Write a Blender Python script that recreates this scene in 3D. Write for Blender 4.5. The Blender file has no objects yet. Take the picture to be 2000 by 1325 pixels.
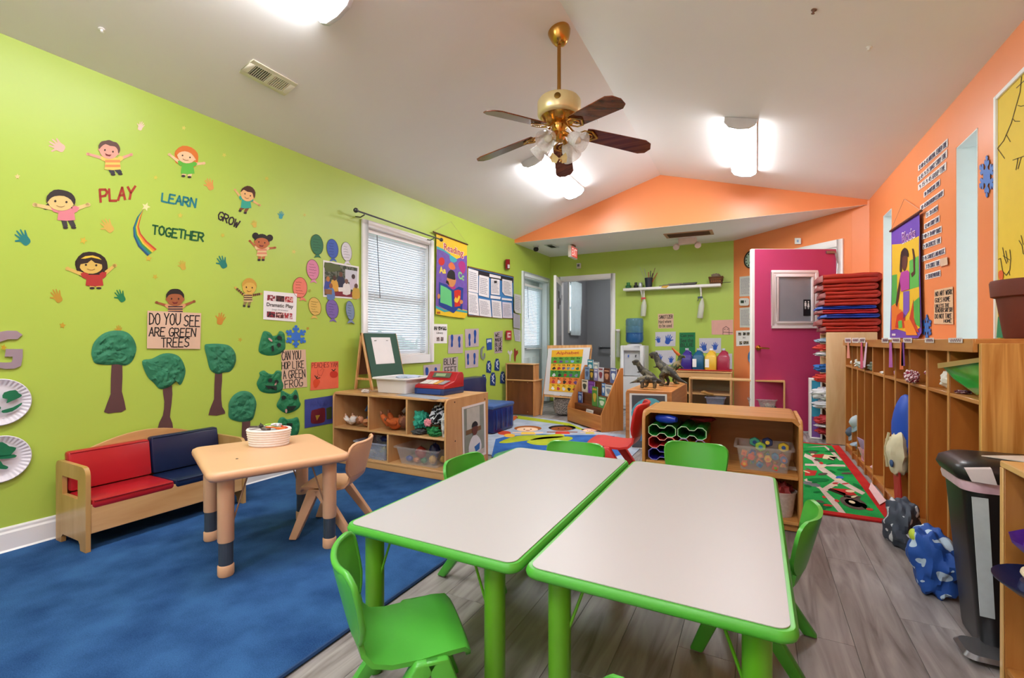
import bpy, bmesh, math, random
from mathutils import Vector, Matrix, noise as mnoise

# ------------------------------------------------------------------ camera, world, exposure
SC = bpy.context.scene
COL = SC.collection
FPX, YAW, HOR, CAMH = 914.2, 0.4816, 666.0, 1.05
cam_d = bpy.data.cameras.new('camera')
cam_d.sensor_width = 36.0
cam_d.lens = 36.0 * FPX / 2000.0
cam_d.shift_y = (HOR - 662.5) / 2000.0
cam_d.clip_start = 0.05
cam = bpy.data.objects.new('camera', cam_d)
cam.location = (0, 0, CAMH)
cam.rotation_euler = (math.pi / 2, 0, YAW)
COL.objects.link(cam)
SC.camera = cam
LAMP_E = 34.0            # radiance of the fluorescent diffusers
w = bpy.data.worlds.new('daylight')
SC.world = w
w.use_nodes = True
bg = w.node_tree.nodes['Background']
bg.inputs[0].default_value = (0.80, 0.91, 1.0, 1)
bg.inputs[1].default_value = 3.0
vs = SC.view_settings
vs.view_transform = 'Standard'
vs.look = 'None'
vs.exposure = 0.28
vs.gamma = 1.0
vs.use_curve_mapping = False

# ------------------------------------------------------------------ materials
def lin(hx):
    hx = hx.lstrip('#')
    out = []
    for i in (0, 2, 4):
        c = int(hx[i:i + 2], 16) / 255
        out.append(c / 12.92 if c <= .04045 else ((c + .055) / 1.055) ** 2.4)
    return tuple(out) + (1,)
_M = {}
def mat(hx, rough=.55, metal=0., var=.10, scale=14., bump=0., alpha=1., trans=0., emit=0., coat=0., spec=.5):
    key = ('p', hx, rough, metal, var, scale, bump, alpha, trans, emit, coat, spec)
    if key in _M: return _M[key]
    m = bpy.data.materials.new('paint_' + hx.strip('#')); m.use_nodes = True
    nt = m.node_tree; b = nt.nodes['Principled BSDF']
    col = lin(hx)
    tc = nt.nodes.new('ShaderNodeTexCoord')
    nz = nt.nodes.new('ShaderNodeTexNoise'); nz.inputs['Scale'].default_value = scale; nz.inputs['Detail'].default_value = 4
    nt.links.new(tc.outputs['Object'], nz.inputs['Vector'])
    mx = nt.nodes.new('ShaderNodeMix'); mx.data_type = 'RGBA'
    mx.inputs[6].default_value = tuple(min(1, x * (1 + var)) for x in col[:3]) + (1,)
    mx.inputs[7].default_value = tuple(x * (1 - var) for x in col[:3]) + (1,)
    nt.links.new(nz.outputs['Fac'], mx.inputs[0])
    nt.links.new(mx.outputs[2], b.inputs['Base Color'])
    b.inputs['Roughness'].default_value = rough
    b.inputs['Metallic'].default_value = metal
    b.inputs['Specular IOR Level'].default_value = spec
    if coat: b.inputs['Coat Weight'].default_value = coat
    if trans: b.inputs['Transmission Weight'].default_value = trans
    if alpha < 1: b.inputs['Alpha'].default_value = alpha
    if emit:
        b.inputs['Emission Color'].default_value = col
        b.inputs['Emission Strength'].default_value = emit
    if bump:
        bp = nt.nodes.new('ShaderNodeBump'); bp.inputs['Strength'].default_value = bump; bp.inputs['Distance'].default_value = .02
        nt.links.new(nz.outputs['Fac'], bp.inputs['Height']); nt.links.new(bp.outputs[0], b.inputs['Normal'])
    _M[key] = m
    return m
def wood(h1, h2, axis='X', scale=3., rough=.4, stretch=14., knots=0.):
    key = ('w', h1, h2, axis, scale, rough, stretch, knots)
    if key in _M: return _M[key]
    m = bpy.data.materials.new('wood_' + h1.strip('#')); m.use_nodes = True
    nt = m.node_tree; b = nt.nodes['Principled BSDF']
    tc = nt.nodes.new('ShaderNodeTexCoord'); mp = nt.nodes.new('ShaderNodeMapping')
    sc = [stretch] * 3; sc['XYZ'.index(axis)] = 1.0
    mp.inputs['Scale'].default_value = sc
    nt.links.new(tc.outputs['Object'], mp.inputs['Vector'])
    n1 = nt.nodes.new('ShaderNodeTexNoise'); n1.inputs['Scale'].default_value = scale; n1.inputs['Detail'].default_value = 7; n1.inputs['Distortion'].default_value = .6
    nt.links.new(mp.outputs[0], n1.inputs['Vector'])
    cr = nt.nodes.new('ShaderNodeValToRGB')
    cr.color_ramp.elements[0].position = .35; cr.color_ramp.elements[0].color = lin(h1)
    cr.color_ramp.elements[1].position = .68; cr.color_ramp.elements[1].color = lin(h2)
    nt.links.new(n1.outputs['Fac'], cr.inputs['Fac'])
    nt.links.new(cr.outputs[0], b.inputs['Base Color'])
    b.inputs['Roughness'].default_value = rough
    bp = nt.nodes.new('ShaderNodeBump'); bp.inputs['Strength'].default_value = .08
    nt.links.new(n1.outputs['Fac'], bp.inputs['Height']); nt.links.new(bp.outputs[0], b.inputs['Normal'])
    _M[key] = m
    return m
def carpet(h1, h2, scale=260.):
    key = ('c', h1, h2, scale)
    if key in _M: return _M[key]
    m = bpy.data.materials.new('carpet_' + h1.strip('#')); m.use_nodes = True
    nt = m.node_tree; b = nt.nodes['Principled BSDF']
    tc = nt.nodes.new('ShaderNodeTexCoord')
    n1 = nt.nodes.new('ShaderNodeTexNoise'); n1.inputs['Scale'].default_value = scale; n1.inputs['Detail'].default_value = 3
    n2 = nt.nodes.new('ShaderNodeTexNoise'); n2.inputs['Scale'].default_value = 5; n2.inputs['Detail'].default_value = 5
    for n in (n1, n2): nt.links.new(tc.outputs['Object'], n.inputs['Vector'])
    ad = nt.nodes.new('ShaderNodeMath'); ad.operation = 'ADD'
    ml = nt.nodes.new('ShaderNodeMath'); ml.operation = 'MULTIPLY'; ml.inputs[1].default_value = .6
    nt.links.new(n2.outputs['Fac'], ad.inputs[0]); nt.links.new(n1.outputs['Fac'], ml.inputs[0]); nt.links.new(ml.outputs[0], ad.inputs[1])
    cr = nt.nodes.new('ShaderNodeValToRGB')
    cr.color_ramp.elements[0].position = .55; cr.color_ramp.elements[0].color = lin(h1)
    cr.color_ramp.elements[1].position = 1.0; cr.color_ramp.elements[1].color = lin(h2)
    nt.links.new(ad.outputs[0], cr.inputs['Fac']); nt.links.new(cr.outputs[0], b.inputs['Base Color'])
    b.inputs['Roughness'].default_value = .95; b.inputs['Specular IOR Level'].default_value = .1
    bp = nt.nodes.new('ShaderNodeBump'); bp.inputs['Strength'].default_value = .5; bp.inputs['Distance'].default_value = .004
    nt.links.new(n1.outputs['Fac'], bp.inputs['Height']); nt.links.new(bp.outputs[0], b.inputs['Normal'])
    _M[key] = m
    return m
def glass(hx='#FFFFFF', alpha=.25, rough=.05):
    """thin clear plastic or pane: part clear, part glossy"""
    key = ('g', hx, alpha, rough)
    if key in _M: return _M[key]
    m = bpy.data.materials.new('clear_' + hx.strip('#')); m.use_nodes = True
    nt = m.node_tree; b = nt.nodes['Principled BSDF']
    out = nt.nodes['Material Output']
    b.inputs['Base Color'].default_value = lin(hx); b.inputs['Roughness'].default_value = rough
    tr = nt.nodes.new('ShaderNodeBsdfTransparent')
    nz = nt.nodes.new('ShaderNodeTexNoise'); nz.inputs['Scale'].default_value = 9
    rg = nt.nodes.new('ShaderNodeMapRange'); rg.inputs['To Min'].default_value = alpha * .7; rg.inputs['To Max'].default_value = min(1, alpha * 1.3)
    nt.links.new(nz.outputs['Fac'], rg.inputs['Value'])
    ms = nt.nodes.new('ShaderNodeMixShader')
    nt.links.new(rg.outputs[0], ms.inputs[0]); nt.links.new(tr.outputs[0], ms.inputs[1]); nt.links.new(b.outputs[0], ms.inputs[2])
    nt.links.new(ms.outputs[0], out.inputs['Surface'])
    _M[key] = m
    return m

WHITE = mat('#F2F0EE', .45, var=.03)
PAPER = mat('#EDEAEA', .8, var=.04)
INK = mat('#1B1718', .8, var=.05)
INKG = mat('#77747C', .8, var=.15)
KRAFT = mat('#D9B79C', .85, var=.06)
BLACK = mat('#15151A', .5)
DARK = mat('#2B2A2E', .6)
STEEL = mat('#9A9BA0', .28, .9)
BRASS = mat('#C9974B', .22, .95, var=.15, scale=6)
MAPLE = wood('#C8955F', '#D8AA74', 'Z', 1.6, .38, 7)
MAPLEX = wood('#C8955F', '#D8AA74', 'X', 1.6, .38, 7)
MAPLEY = wood('#C8955F', '#D8AA74', 'Y', 1.6, .38, 7)
BROWN = wood('#5A2D12', '#74401D', 'Z', 1.6, .42, 6)

# ------------------------------------------------------------------ pixel <-> place (2000 x 1325 frame): rays met with the room's real planes
CS, SN = math.cos(YAW), math.sin(YAW)
def ray(px, py):
    u = (px - 1000) / FPX; v = (HOR - py) / FPX
    return Vector((CS * u - SN, SN * u + CS, v))
EYE = Vector((0, 0, CAMH))
def FL(px, py, z=0.):
    r = ray(px, py); return EYE + r * ((z - CAMH) / r.z)
class Plane:
    def __init__(s, p, n): s.p = Vector(p); s.n = Vector(n).normalized()
    def __call__(s, px, py, off=0.):
        r = ray(px, py); q = s.p + s.n * off
        return EYE + r * ((q - EYE).dot(s.n) / r.dot(s.n))
ZW, ZR, ZS = 2.5665, 3.2005, 2.5223
XL = lambda y: -3.293 + .0096 * y
XR = lambda y: 1.151 - .012 * y
XRID, YG, YB = -1.1044, 6.2664, 7.6032
PL = Plane((-3.293, 0, 0), (1, -.0096, 0))
PR_ = Plane((1.151, 0, 0), (-1, -.012, 0))
PB = Plane((0, YB, 0), (0, -1, 0))
DA, DB = Vector((-.299, YB, 0)), Vector((.925, 6.39, 0))
_dd = (DB - DA).normalized()
PD = Plane(DA, (-abs(_dd.y), -abs(_dd.x), 0))
SLL, SLR = (ZR - ZW) / (XRID + 3.26), (ZR - ZW) / (1.1 - XRID)
PCL = Plane((XRID, 0, ZR), (SLL, 0, -1))
PCR = Plane((XRID, 0, ZR), (-SLR, 0, -1))
PF = Plane((0, 0, 0), (0, 0, 1))
PZ = Plane((0, 0, ZS), (0, 0, -1))

# ------------------------------------------------------------------ mesh helpers
class MB:
    def __init__(s): s.v = []; s.f = []
    def add(s, vs_, fs):
        o = len(s.v); s.v += [Vector(q) for q in vs_]; s.f += [tuple(i + o for i in f) for f in fs]; return s
    def box(s, x0, x1, y0, y1, z0, z1):
        return s.add([(x, y, z) for z in (z0, z1) for y in (y0, y1) for x in (x0, x1)],
                     [(0, 2, 3, 1), (4, 5, 7, 6), (0, 1, 5, 4), (2, 6, 7, 3), (0, 4, 6, 2), (1, 3, 7, 5)])
    def hexa(s, b, t):   # bottom quad, top quad (ccw seen from above)
        return s.add(list(b) + list(t), [(3, 2, 1, 0), (4, 5, 6, 7)] + [(i, (i + 1) % 4, 4 + (i + 1) % 4, 4 + i) for i in range(4)])
    def prism(s, pts, vec):   # planar loop swept by vec
        n = len(pts); vec = Vector(vec); pts = [Vector(q) for q in pts]
        return s.add(pts + [q + vec for q in pts], [tuple(range(n))[::-1], tuple(range(n, 2 * n))] + [(i, (i + 1) % n, n + (i + 1) % n, n + i) for i in range(n)])
    def tube(s, pts, r, n=8, caps=True, flat=1., closed=False):
        pts = [Vector(q) for q in pts]; m = len(pts)
        rs = r if isinstance(r, (list, tuple)) else [r] * m
        up = None; o = len(s.v); vs_ = []
        for i, q in enumerate(pts):
            if closed: t = (pts[(i + 1) % m] - pts[i - 1])
            else: t = pts[min(i + 1, m - 1)] - pts[max(i - 1, 0)]
            t = t.normalized() if t.length > 1e-9 else Vector((0, 0, 1))
            if up is None:
                up = Vector((0, 0, 1)) if abs(t.z) < .9 else Vector((0, 1, 0))
            a = t.cross(up)
            if a.length < 1e-6: a = t.orthogonal()
            a.normalize(); b = a.cross(t).normalized(); up = b
            for k in range(n):
                an = 2 * math.pi * k / n
                vs_.append(q + (a * math.cos(an) + b * math.sin(an) * flat) * rs[i])
        fs = []
        for i in range(m if closed else m - 1):
            j = (i + 1) % m
            for k in range(n):
                k2 = (k + 1) % n
                fs.append((i * n + k, i * n + k2, j * n + k2, j * n + k))
        if caps and not closed:
            fs.append(tuple(range(n))[::-1]); fs.append(tuple((m - 1) * n + k for k in range(n)))
        return s.add(vs_, fs)
    def lathe(s, prof, n=20, c=(0, 0, 0), axis=None, caps=True):
        c = Vector(c); R = Matrix.Identity(3)
        if axis is not None: R = Vector((0, 0, 1)).rotation_difference(Vector(axis)).to_matrix()
        vs_ = [c + R @ Vector((r * math.cos(2 * math.pi * k / n), r * math.sin(2 * math.pi * k / n), z)) for r, z in prof for k in range(n)]
        fs = [(i * n + k, i * n + (k + 1) % n, (i + 1) * n + (k + 1) % n, (i + 1) * n + k) for i in range(len(prof) - 1) for k in range(n)]
        if caps:
            if prof[0][0] > 1e-5: fs.append(tuple(range(n))[::-1])
            if prof[-1][0] > 1e-5: fs.append(tuple((len(prof) - 1) * n + k for k in range(n)))
        return s.add(vs_, fs)
    def ball(s, c, r, nu=14, nv=9, amp=0., freq=6., seed=0):
        c = Vector(c); r = Vector(r if isinstance(r, (list, tuple, Vector)) else (r, r, r)); vs_ = []; fs = []
        for j in range(nv + 1):
            ph = math.pi * j / nv
            for i in range(nu):
                th = 2 * math.pi * i / nu
                d = Vector((math.sin(ph) * math.cos(th), math.sin(ph) * math.sin(th), -math.cos(ph)))
                k = 1 + (amp * mnoise.noise(d * freq * .35 + Vector((seed * 3.7, seed * 1.3, 0))) * 1.6 if amp else 0)
                vs_.append(c + Vector((d.x * r.x, d.y * r.y, d.z * r.z)) * k)
        for j in range(nv):
            for i in range(nu):
                fs.append((j * nu + i, j * nu + (i + 1) % nu, (j + 1) * nu + (i + 1) % nu, (j + 1) * nu + i))
        return s.add(vs_, fs)
    def grid(s, rows):   # rows of points -> quads
        n = len(rows[0])
        return s.add([q for r in rows for q in r], [(i * n + k, i * n + k + 1, (i + 1) * n + k + 1, (i + 1) * n + k) for i in range(len(rows) - 1) for k in range(n - 1)])
    def shell(s, rows, th):   # thick sheet from a grid of points
        R = [[Vector(q) for q in r] for r in rows]; m, n = len(R), len(R[0])
        N = []
        for i in range(m):
            row = []
            for k in range(n):
                a = R[min(i + 1, m - 1)][k] - R[max(i - 1, 0)][k]; b = R[i][min(k + 1, n - 1)] - R[i][max(k - 1, 0)]
                row.append(a.cross(b).normalized())
            N.append(row)
        top = [q for r in R for q in r]; bot = [R[i][k] - N[i][k] * th for i in range(m) for k in range(n)]
        o = m * n; fs = []
        for i in range(m - 1):
            for k in range(n - 1):
                q = (i * n + k, i * n + k + 1, (i + 1) * n + k + 1, (i + 1) * n + k)
                fs.append(q[::-1]); fs.append(tuple(x + o for x in q))
        bd = [k for k in range(n)] + [i * n + n - 1 for i in range(1, m)] + [(m - 1) * n + k for k in range(n - 2, -1, -1)] + [i * n for i in range(m - 2, 0, -1)]
        for a, b in zip(bd, bd[1:] + bd[:1]): fs.append((a, b, b + o, a + o))
        return s.add(top + bot, fs)
    def xf(s, M):
        s.v = [M @ q for q in s.v]; return s

W = {}
def tag(o, label=None, cat=None, group=None, kind=None):
    if label: o['label'] = label
    if cat: o['category'] = cat
    if group: o['group'] = group
    if kind: o['kind'] = kind
    return o
def thing(name, label, cat, loc=(0, 0, 0), rz=None, group=None):
    """an Empty at the thing's base; with rz its parts are given in its own axes, else in room coordinates"""
    o = bpy.data.objects.new(name, None); o.empty_display_size = .03
    COL.objects.link(o); o.location = loc
    if rz is not None: o.rotation_euler = (0, 0, rz); W[o.name] = Vector((0, 0, 0))
    else: W[o.name] = Vector(loc)
    return tag(o, label, cat, group)
def obj(name, mb, material, parent=None, bevel=0., smooth=None, label=None, remesh=0., sub=0):
    me = bpy.data.meshes.new(name)
    if parent is None:
        lo = [min(q[i] for q in mb.v) for i in range(3)]; hi = [max(q[i] for q in mb.v) for i in range(3)]
        org = Vector(((lo[0] + hi[0]) / 2, (lo[1] + hi[1]) / 2, lo[2]))
    else: org = W[parent.name]
    me.from_pydata([tuple(q - org) for q in mb.v], [], mb.f)
    bm = bmesh.new(); bm.from_mesh(me)
    bmesh.ops.remove_doubles(bm, verts=bm.verts, dist=1e-6)
    bmesh.ops.recalc_face_normals(bm, faces=bm.faces)
    if bevel:
        es = [e for e in bm.edges if len(e.link_faces) == 2 and e.calc_face_angle(0) > .5]
        bmesh.ops.bevel(bm, geom=es, offset=bevel, segments=2 if bevel > .004 else 1, affect='EDGES', profile=.5, clamp_overlap=True)
    bm.to_mesh(me); bm.free()
    me.materials.append(material)
    if smooth is None: smooth = 40 if (bevel or len(me.polygons) > 30) else 0
    if smooth:
        me.shade_smooth(); me.set_sharp_from_angle(angle=math.radians(smooth))
    o = bpy.data.objects.new(name, me); COL.objects.link(o)
    if parent is None: o.location = org; W[o.name] = org
    else: o.parent = parent; W[o.name] = W[parent.name]
    if remesh:
        md = o.modifiers.new('remesh', 'REMESH'); md.mode = 'VOXEL'; md.voxel_size = remesh; md.use_smooth_shade = True
        ms = o.modifiers.new('smooth', 'SMOOTH'); ms.iterations = 4; ms.factor = .6
    if sub:
        md = o.modifiers.new('subsurf', 'SUBSURF'); md.levels = sub; md.render_levels = sub
    if label: o['label'] = label
    return o
def box(name, x0, x1, y0, y1, z0, z1, m, parent=None, bevel=.003, **k):
    return obj(name, MB().box(x0, x1, y0, y1, z0, z1), m, parent, bevel, **k)
def copy_tree(o, parent=None):
    c = o.copy(); COL.objects.link(c); c.parent = parent; W[c.name] = W[o.name].copy()
    for ch in list(o.children): copy_tree(ch, c)
    return c
def struct(name, mb, m, **k):
    return tag(obj(name, mb, m, **k), kind='structure')

# ------------------------------------------------------------------ flat work on planes, outlined in the photograph's pixels
def smooth_loop(pts, k=4):
    out = []; n = len(pts)
    for i in range(n):
        p0, p1, p2, p3 = [Vector(pts[(i + j) % n]) for j in (-1, 0, 1, 2)]
        for q in range(k):
            t = q / k
            out.append(.5 * ((2 * p1) + (p2 - p0) * t + (2 * p0 - 5 * p1 + 4 * p2 - p3) * t * t + (3 * p1 - p0 - 3 * p2 + p3) * t ** 3))
    return [tuple(q) for q in out]
def fpoly(mb, pl, pts, off, th=.0008):
    a = [pl(x, y, off + th) for x, y in pts]; b = [pl(x, y, off) for x, y in pts]; n = len(a)
    return mb.add(a + b, [tuple(range(n)), tuple(range(n, 2 * n))[::-1]] + [(i, (i + 1) % n, n + (i + 1) % n, n + i) for i in range(n)])
def flat(name, pl, pts, m, parent=None, off=.002, th=.0008, smooth=0, **k):
    if smooth: pts = smooth_loop(pts, smooth)
    return obj(name, fpoly(MB(), pl, pts, off, th), m, parent, smooth=0, **k)
def ell(cx, cy, rx, ry, ang=0, n=18, a0=0, a1=360):
    ca, sa = math.cos(math.radians(ang)), math.sin(math.radians(ang)); out = []
    full = a1 - a0 >= 360
    for i in range(n if full else n + 1):
        t = math.radians(a0 + (a1 - a0) * i / n)
        x, y = rx * math.cos(t), ry * math.sin(t); out.append((cx + x * ca - y * sa, cy + x * sa + y * ca))
    return out
def quad(x0, y0, x1, y1): return [(x0, y0), (x1, y0), (x1, y1), (x0, y1)]
def lerpq(q, u, v):   # q = TL,TR,BR,BL ; v down
    (ax, ay), (bx, by), (cx, cy), (dx, dy) = q
    return ((ax * (1 - u) + bx * u) * (1 - v) + (dx * (1 - u) + cx * u) * v, (ay * (1 - u) + by * u) * (1 - v) + (dy * (1 - u) + cy * u) * v)
def subq(q, u0, v0, u1, v1): return [lerpq(q, u0, v0), lerpq(q, u1, v0), lerpq(q, u1, v1), lerpq(q, u0, v1)]
_T = {}
def text_geo(s, bold=0.):
    if (s, bold) in _T: return _T[(s, bold)]
    cu = bpy.data.curves.new('t', 'FONT'); cu.body = s; cu.resolution_u = 3; cu.offset = bold
    o = bpy.data.objects.new('t', cu); COL.objects.link(o)
    dg = bpy.context.evaluated_depsgraph_get()
    me = o.evaluated_get(dg).to_mesh()
    vs_ = [(q.co.x, q.co.y) for q in me.vertices]; fs = [tuple(p.vertices) for p in me.polygons]
    x0 = min(q[0] for q in vs_); x1 = max(q[0] for q in vs_); y0 = min(q[1] for q in vs_); y1 = max(q[1] for q in vs_)
    vs_ = [((a - x0) / (x1 - x0), 1 - (b - y0) / (y1 - y0)) for a, b in vs_]
    o.evaluated_get(dg).to_mesh_clear(); bpy.data.objects.remove(o); bpy.data.curves.remove(cu)
    _T[(s, bold)] = (vs_, fs); return vs_, fs
def ptext(pl, s, q, m, parent=None, off=.004, bold=.0, name='lettering', **k):
    vs_, fs = text_geo(s, bold)
    return obj(name, MB().add([pl(*lerpq(q, u, v), off) for u, v in vs_], fs), m, parent, smooth=0, **k)
GL = {'A': ['0,0 2,6 4,0', '.8,2.2 3.2,2.2'], 'B': ['0,0 0,6 2.6,6 3.4,5 2.6,3.3 0,3.2', '2.4,3.2 3.8,2 3,.3 0,0'], 'C': ['4,5 3,6 1,5.6 0,3 1,.4 3,0 4,1'],
      'D': ['0,0 0,6 2.2,5.7 4,3.4 3,.8 0,0'], 'E': ['4,6 .3,6 0,0 4,0', '.2,3.2 3,3.2'], 'F': ['4,6 0,5.8 0,0', '0,3 3,3.2'], 'G': ['4,5.2 2.6,6 .8,5.2 0,2.8 1,.3 3,0 4,1 4,2.6 2.2,2.6'],
      'H': ['0,6 0,0', '4,6 4,0', '0,3 4,3'], 'I': ['1,6 3,6', '2,6 2,0', '1,0 3,0'], 'J': ['4,6 4,1 2.6,0 .6,.6'], 'K': ['0,6 0,0', '4,6 0,2.6 4,0'], 'L': ['0,6 .2,.3 4,0'],
      'M': ['0,0 .4,6 2,2 3.6,6 4,0'], 'N': ['0,0 .2,6 3.8,0 4,6'], 'O': ['2,6 .4,5 0,3 .6,.8 2,0 3.5,.8 4,3 3.5,5.2 2,6'], 'P': ['0,0 0,6 3,5.8 4,4.4 2.8,2.8 0,2.6'],
      'R': ['0,0 0,6 3,5.8 3.8,4.5 2.8,3 0,2.8', '1.5,2.9 4,0'], 'S': ['4,5.2 2.4,6 .4,5 1,3.4 3.4,2.6 3.8,1 2,0 0,.8'], 'T': ['0,6 4,6', '2,6 2,0'],
      'U': ['0,6 .1,1.4 1.6,0 3.4,.7 4,2 4,6'], 'V': ['0,6 2,0 4,6'], 'W': ['0,6 1,0 2,4 3,0 4,6'], 'X': ['0,6 4,0', '4,6 0,0'], 'Y': ['0,6 2,3 4,6', '2,3 1.6,0'], 'Z': ['0,6 4,6 0,0 4,0'],
      '0': ['2,6 0,4 0,2 2,0 4,2 4,4 2,6'], '1': ['1,5 2,6 2,0'], '2': ['0,5 2,6 4,4.6 0,0 4,0'], '3': ['0,6 4,6 2,3.4 4,2 2.4,0 0,.6'], '4': ['3,0 3,6 0,2 4,2'], '5': ['4,6 .4,6 .2,3.4 3,3.6 4,2 2.4,0 0,.4'],
      '6': ['3.6,6 .6,3 0,1.4 2,0 4,1.6 2,3.2 .4,2'], '7': ['0,6 4,6 1.4,0'], '8': ['2,3.2 .4,4.6 2,6 3.6,4.6 2,3.2 0,1.4 2,0 4,1.4 2,3.2'], '9': ['3.6,4 2,3 .2,4.6 2,6 3.8,4.8 3,0'],
      ':': ['2,4 2,4.5', '2,1.4 2,2'], '-': ['.5,3 3.5,3'], '/': ['0,0 4,6'], '!': ['2,6 2,2', '2,.5 2,0'], '.': ['1,0 1,.4'], "'": ['2,6 1.6,4.6'], '&': ['4,0 .6,4.6 2,6 3,4.6 .2,1.6 1.6,0 4,2.4']}
GLC = {k: [[tuple(float(z) for z in p.split(',')) for p in st.split()] for st in v] for k, v in GL.items()}
def ribbon(mb, pl, pts, wd, off):
    for (a, b) in zip(pts, pts[1:]):
        dx, dy = b[0] - a[0], b[1] - a[1]; l = math.hypot(dx, dy) or 1e-6
        nx, ny = -dy / l * wd / 2, dx / l * wd / 2; ex, ey = dx / l * wd * .3, dy / l * wd * .3
        c = [(a[0] + nx - ex, a[1] + ny - ey), (b[0] + nx + ex, b[1] + ny + ey), (b[0] - nx + ex, b[1] - ny + ey), (a[0] - nx - ex, a[1] - ny - ey)]
        mb.add([pl(x, y, off) for x, y in c], [(0, 1, 2, 3)])
    return mb
def hand(pl, s, q, m, parent=None, off=.004, wd=1.6, name='lettering', jit=.25, mb=None, **k):
    rnd = random.Random(s); own = mb is None; mb = mb or MB(); n = len(s); x = 0; tot = sum(.55 if ch == ' ' else 1. for ch in s)
    for ch in s:
        cw = .55 if ch == ' ' else 1.
        jy = rnd.uniform(-jit, jit) * .12
        for st in GLC.get(ch, []):
            pts = [lerpq(q, (x + (.1 + .8 * a / 4) * cw) / tot, 1 - b / 6 + jy) for a, b in st]
            ribbon(mb, pl, pts, wd, off)
        x += cw
    return obj(name, mb, m, parent, smooth=0, **k) if own else mb
def strokes(name, pl, lines, wd, m, parent=None, off=.004, **k):
    mb = MB()
    for l in lines: ribbon(mb, pl, l, wd, off)
    return obj(name, mb, m, parent, smooth=0, **k)
def textlines(pl, q, rows, m_, parent, off=.004, wd=.5, name='printed_lines', seed=0, u0=.1, u1=.9, v0=.1, v1=.9):
    """rows of small print too far away to read"""
    rnd = random.Random(seed + rows); mb = MB(); m = mat('#A6A2AA', .8, var=.1)
    for r in range(rows):
        v = v0 + (v1 - v0) * (r + .5) / rows; u = u0; h = (v1 - v0) / rows * .28
        end = u1 - rnd.random() * .25 * (u1 - u0)
        while u < end:
            l = rnd.uniform(.05, .16)
            mb.add([pl(*lerpq(q, a, b), off) for a, b in ((u, v - h), (min(u + l, end), v - h), (min(u + l, end), v + h), (u, v + h))], [(0, 1, 2, 3)])
            u += l + .025
    return obj(name, mb, m, parent, smooth=0)
def sheet(name, label, cat, pl, q, m, group=None, off=.002, th=.001):
    """a paper thing on a wall: Empty + the sheet itself"""
    c = pl(sum(p[0] for p in q) / len(q), max(p[1] for p in q), 0)
    t = thing(name, label, cat, c, None, group)
    flat('sheet', pl, q, m, t, off, th)
    return t
def puff(name, pl, pts, m, parent=None, off=.003, hgt=.02, seed=0, rings=5, k=3, amp=.5, **kw):
    """crumpled paper: an outline raised towards its middle with folds"""
    pts = smooth_loop(pts, k) if k else pts; n = len(pts)
    cx = sum(p[0] for p in pts) / n; cy = sum(p[1] for p in pts) / n
    mb = MB(); vs_ = []
    for j in range(rings + 1):
        t = j / rings
        for i, (x, y) in enumerate(pts):
            X, Y = x + (cx - x) * t, y + (cy - y) * t
            P = pl(X, Y)
            f = .9 * abs(mnoise.noise(P * 17 + Vector((seed * 5.1, 0, 0)))) + .7 * abs(mnoise.noise(P * 36 + Vector((0, seed * 2.3, 0))))
            h_ = 0 if j == 0 else hgt * (min(1, t * 4) ** .5 * (1 - amp) + 2.2 * amp * f * min(1, t * 5))
            vs_.append(P + pl.n * (off + max(0.001, h_) if j else off))
    fs = [(j * n + i, j * n + (i + 1) % n, (j + 1) * n + (i + 1) % n, (j + 1) * n + i) for j in range(rings) for i in range(n)]
    mb.add(vs_, fs)
    return obj(name, mb, m, parent, smooth=9, **kw)

# ------------------------------------------------------------------ the room
GREEN = mat('#AFC952', .38, var=.05, scale=2.5, bump=.02)
ORANGE = mat('#F29058', .36, var=.05, scale=2.5, bump=.02)
CEIL = mat('#F4F1F2', .5, var=.03, scale=2., bump=.02)
TRIM = mat('#EFEFEF', .4, var=.03)
GREY = mat('#8E8E93', .6, var=.05, scale=3)
REVEAL = mat('#E4EBE9', .5, var=.03)
Y0 = -1.6
def lwall(mb, y0, y1, z0, z1, t=.14):
    mb.hexa([(XL(y0) - t, y0, z0), (XL(y0), y0, z0), (XL(y1), y1, z0), (XL(y1) - t, y1, z0)], [(XL(y0) - t, y0, z1), (XL(y0), y0, z1), (XL(y1), y1, z1), (XL(y1) - t, y1, z1)])
def rwall(mb, y0, y1, z0, z1, t=.42):
    mb.hexa([(XR(y0), y0, z0), (XR(y0) + t, y0, z0), (XR(y1) + t, y1, z0), (XR(y1), y1, z0)], [(XR(y0), y0, z1), (XR(y0) + t, y0, z1), (XR(y1) + t, y1, z1), (XR(y1), y1, z1)])
WY0, WY1, WZ0, WZ1 = 3.275, 4.215, .90, 2.12       # window opening in the left wall
DY0, DY1, DZ = 6.56, 7.50, 2.06                     # outside door opening in the left wall
mb = MB()
lwall(mb, Y0, WY0, 0, ZW + .05); lwall(mb, WY0, WY1, 0, WZ0); lwall(mb, WY0, WY1, WZ1, ZW + .05)
lwall(mb, WY1, DY0, 0, ZW + .05); lwall(mb, DY0, DY1, DZ, ZW + .05); lwall(mb, DY1, 7.72, 0, ZW + .05)
struct('wall_left', mb, GREEN)
mb = MB()
RS = [(3.564, 3.88), (5.36, 5.67)]                  # tall slot windows in the right wall
rwall(mb, Y0, RS[0][0], 0, ZW + .05); rwall(mb, RS[0][1], RS[1][0], 0, ZW + .05); rwall(mb, RS[1][1], 6.5, 0, ZW + .05)
for a, b in RS: rwall(mb, a, b, 0, 1.0); rwall(mb, a, b, 2.255, ZW + .05)
struct('wall_right', mb, ORANGE)
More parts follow.
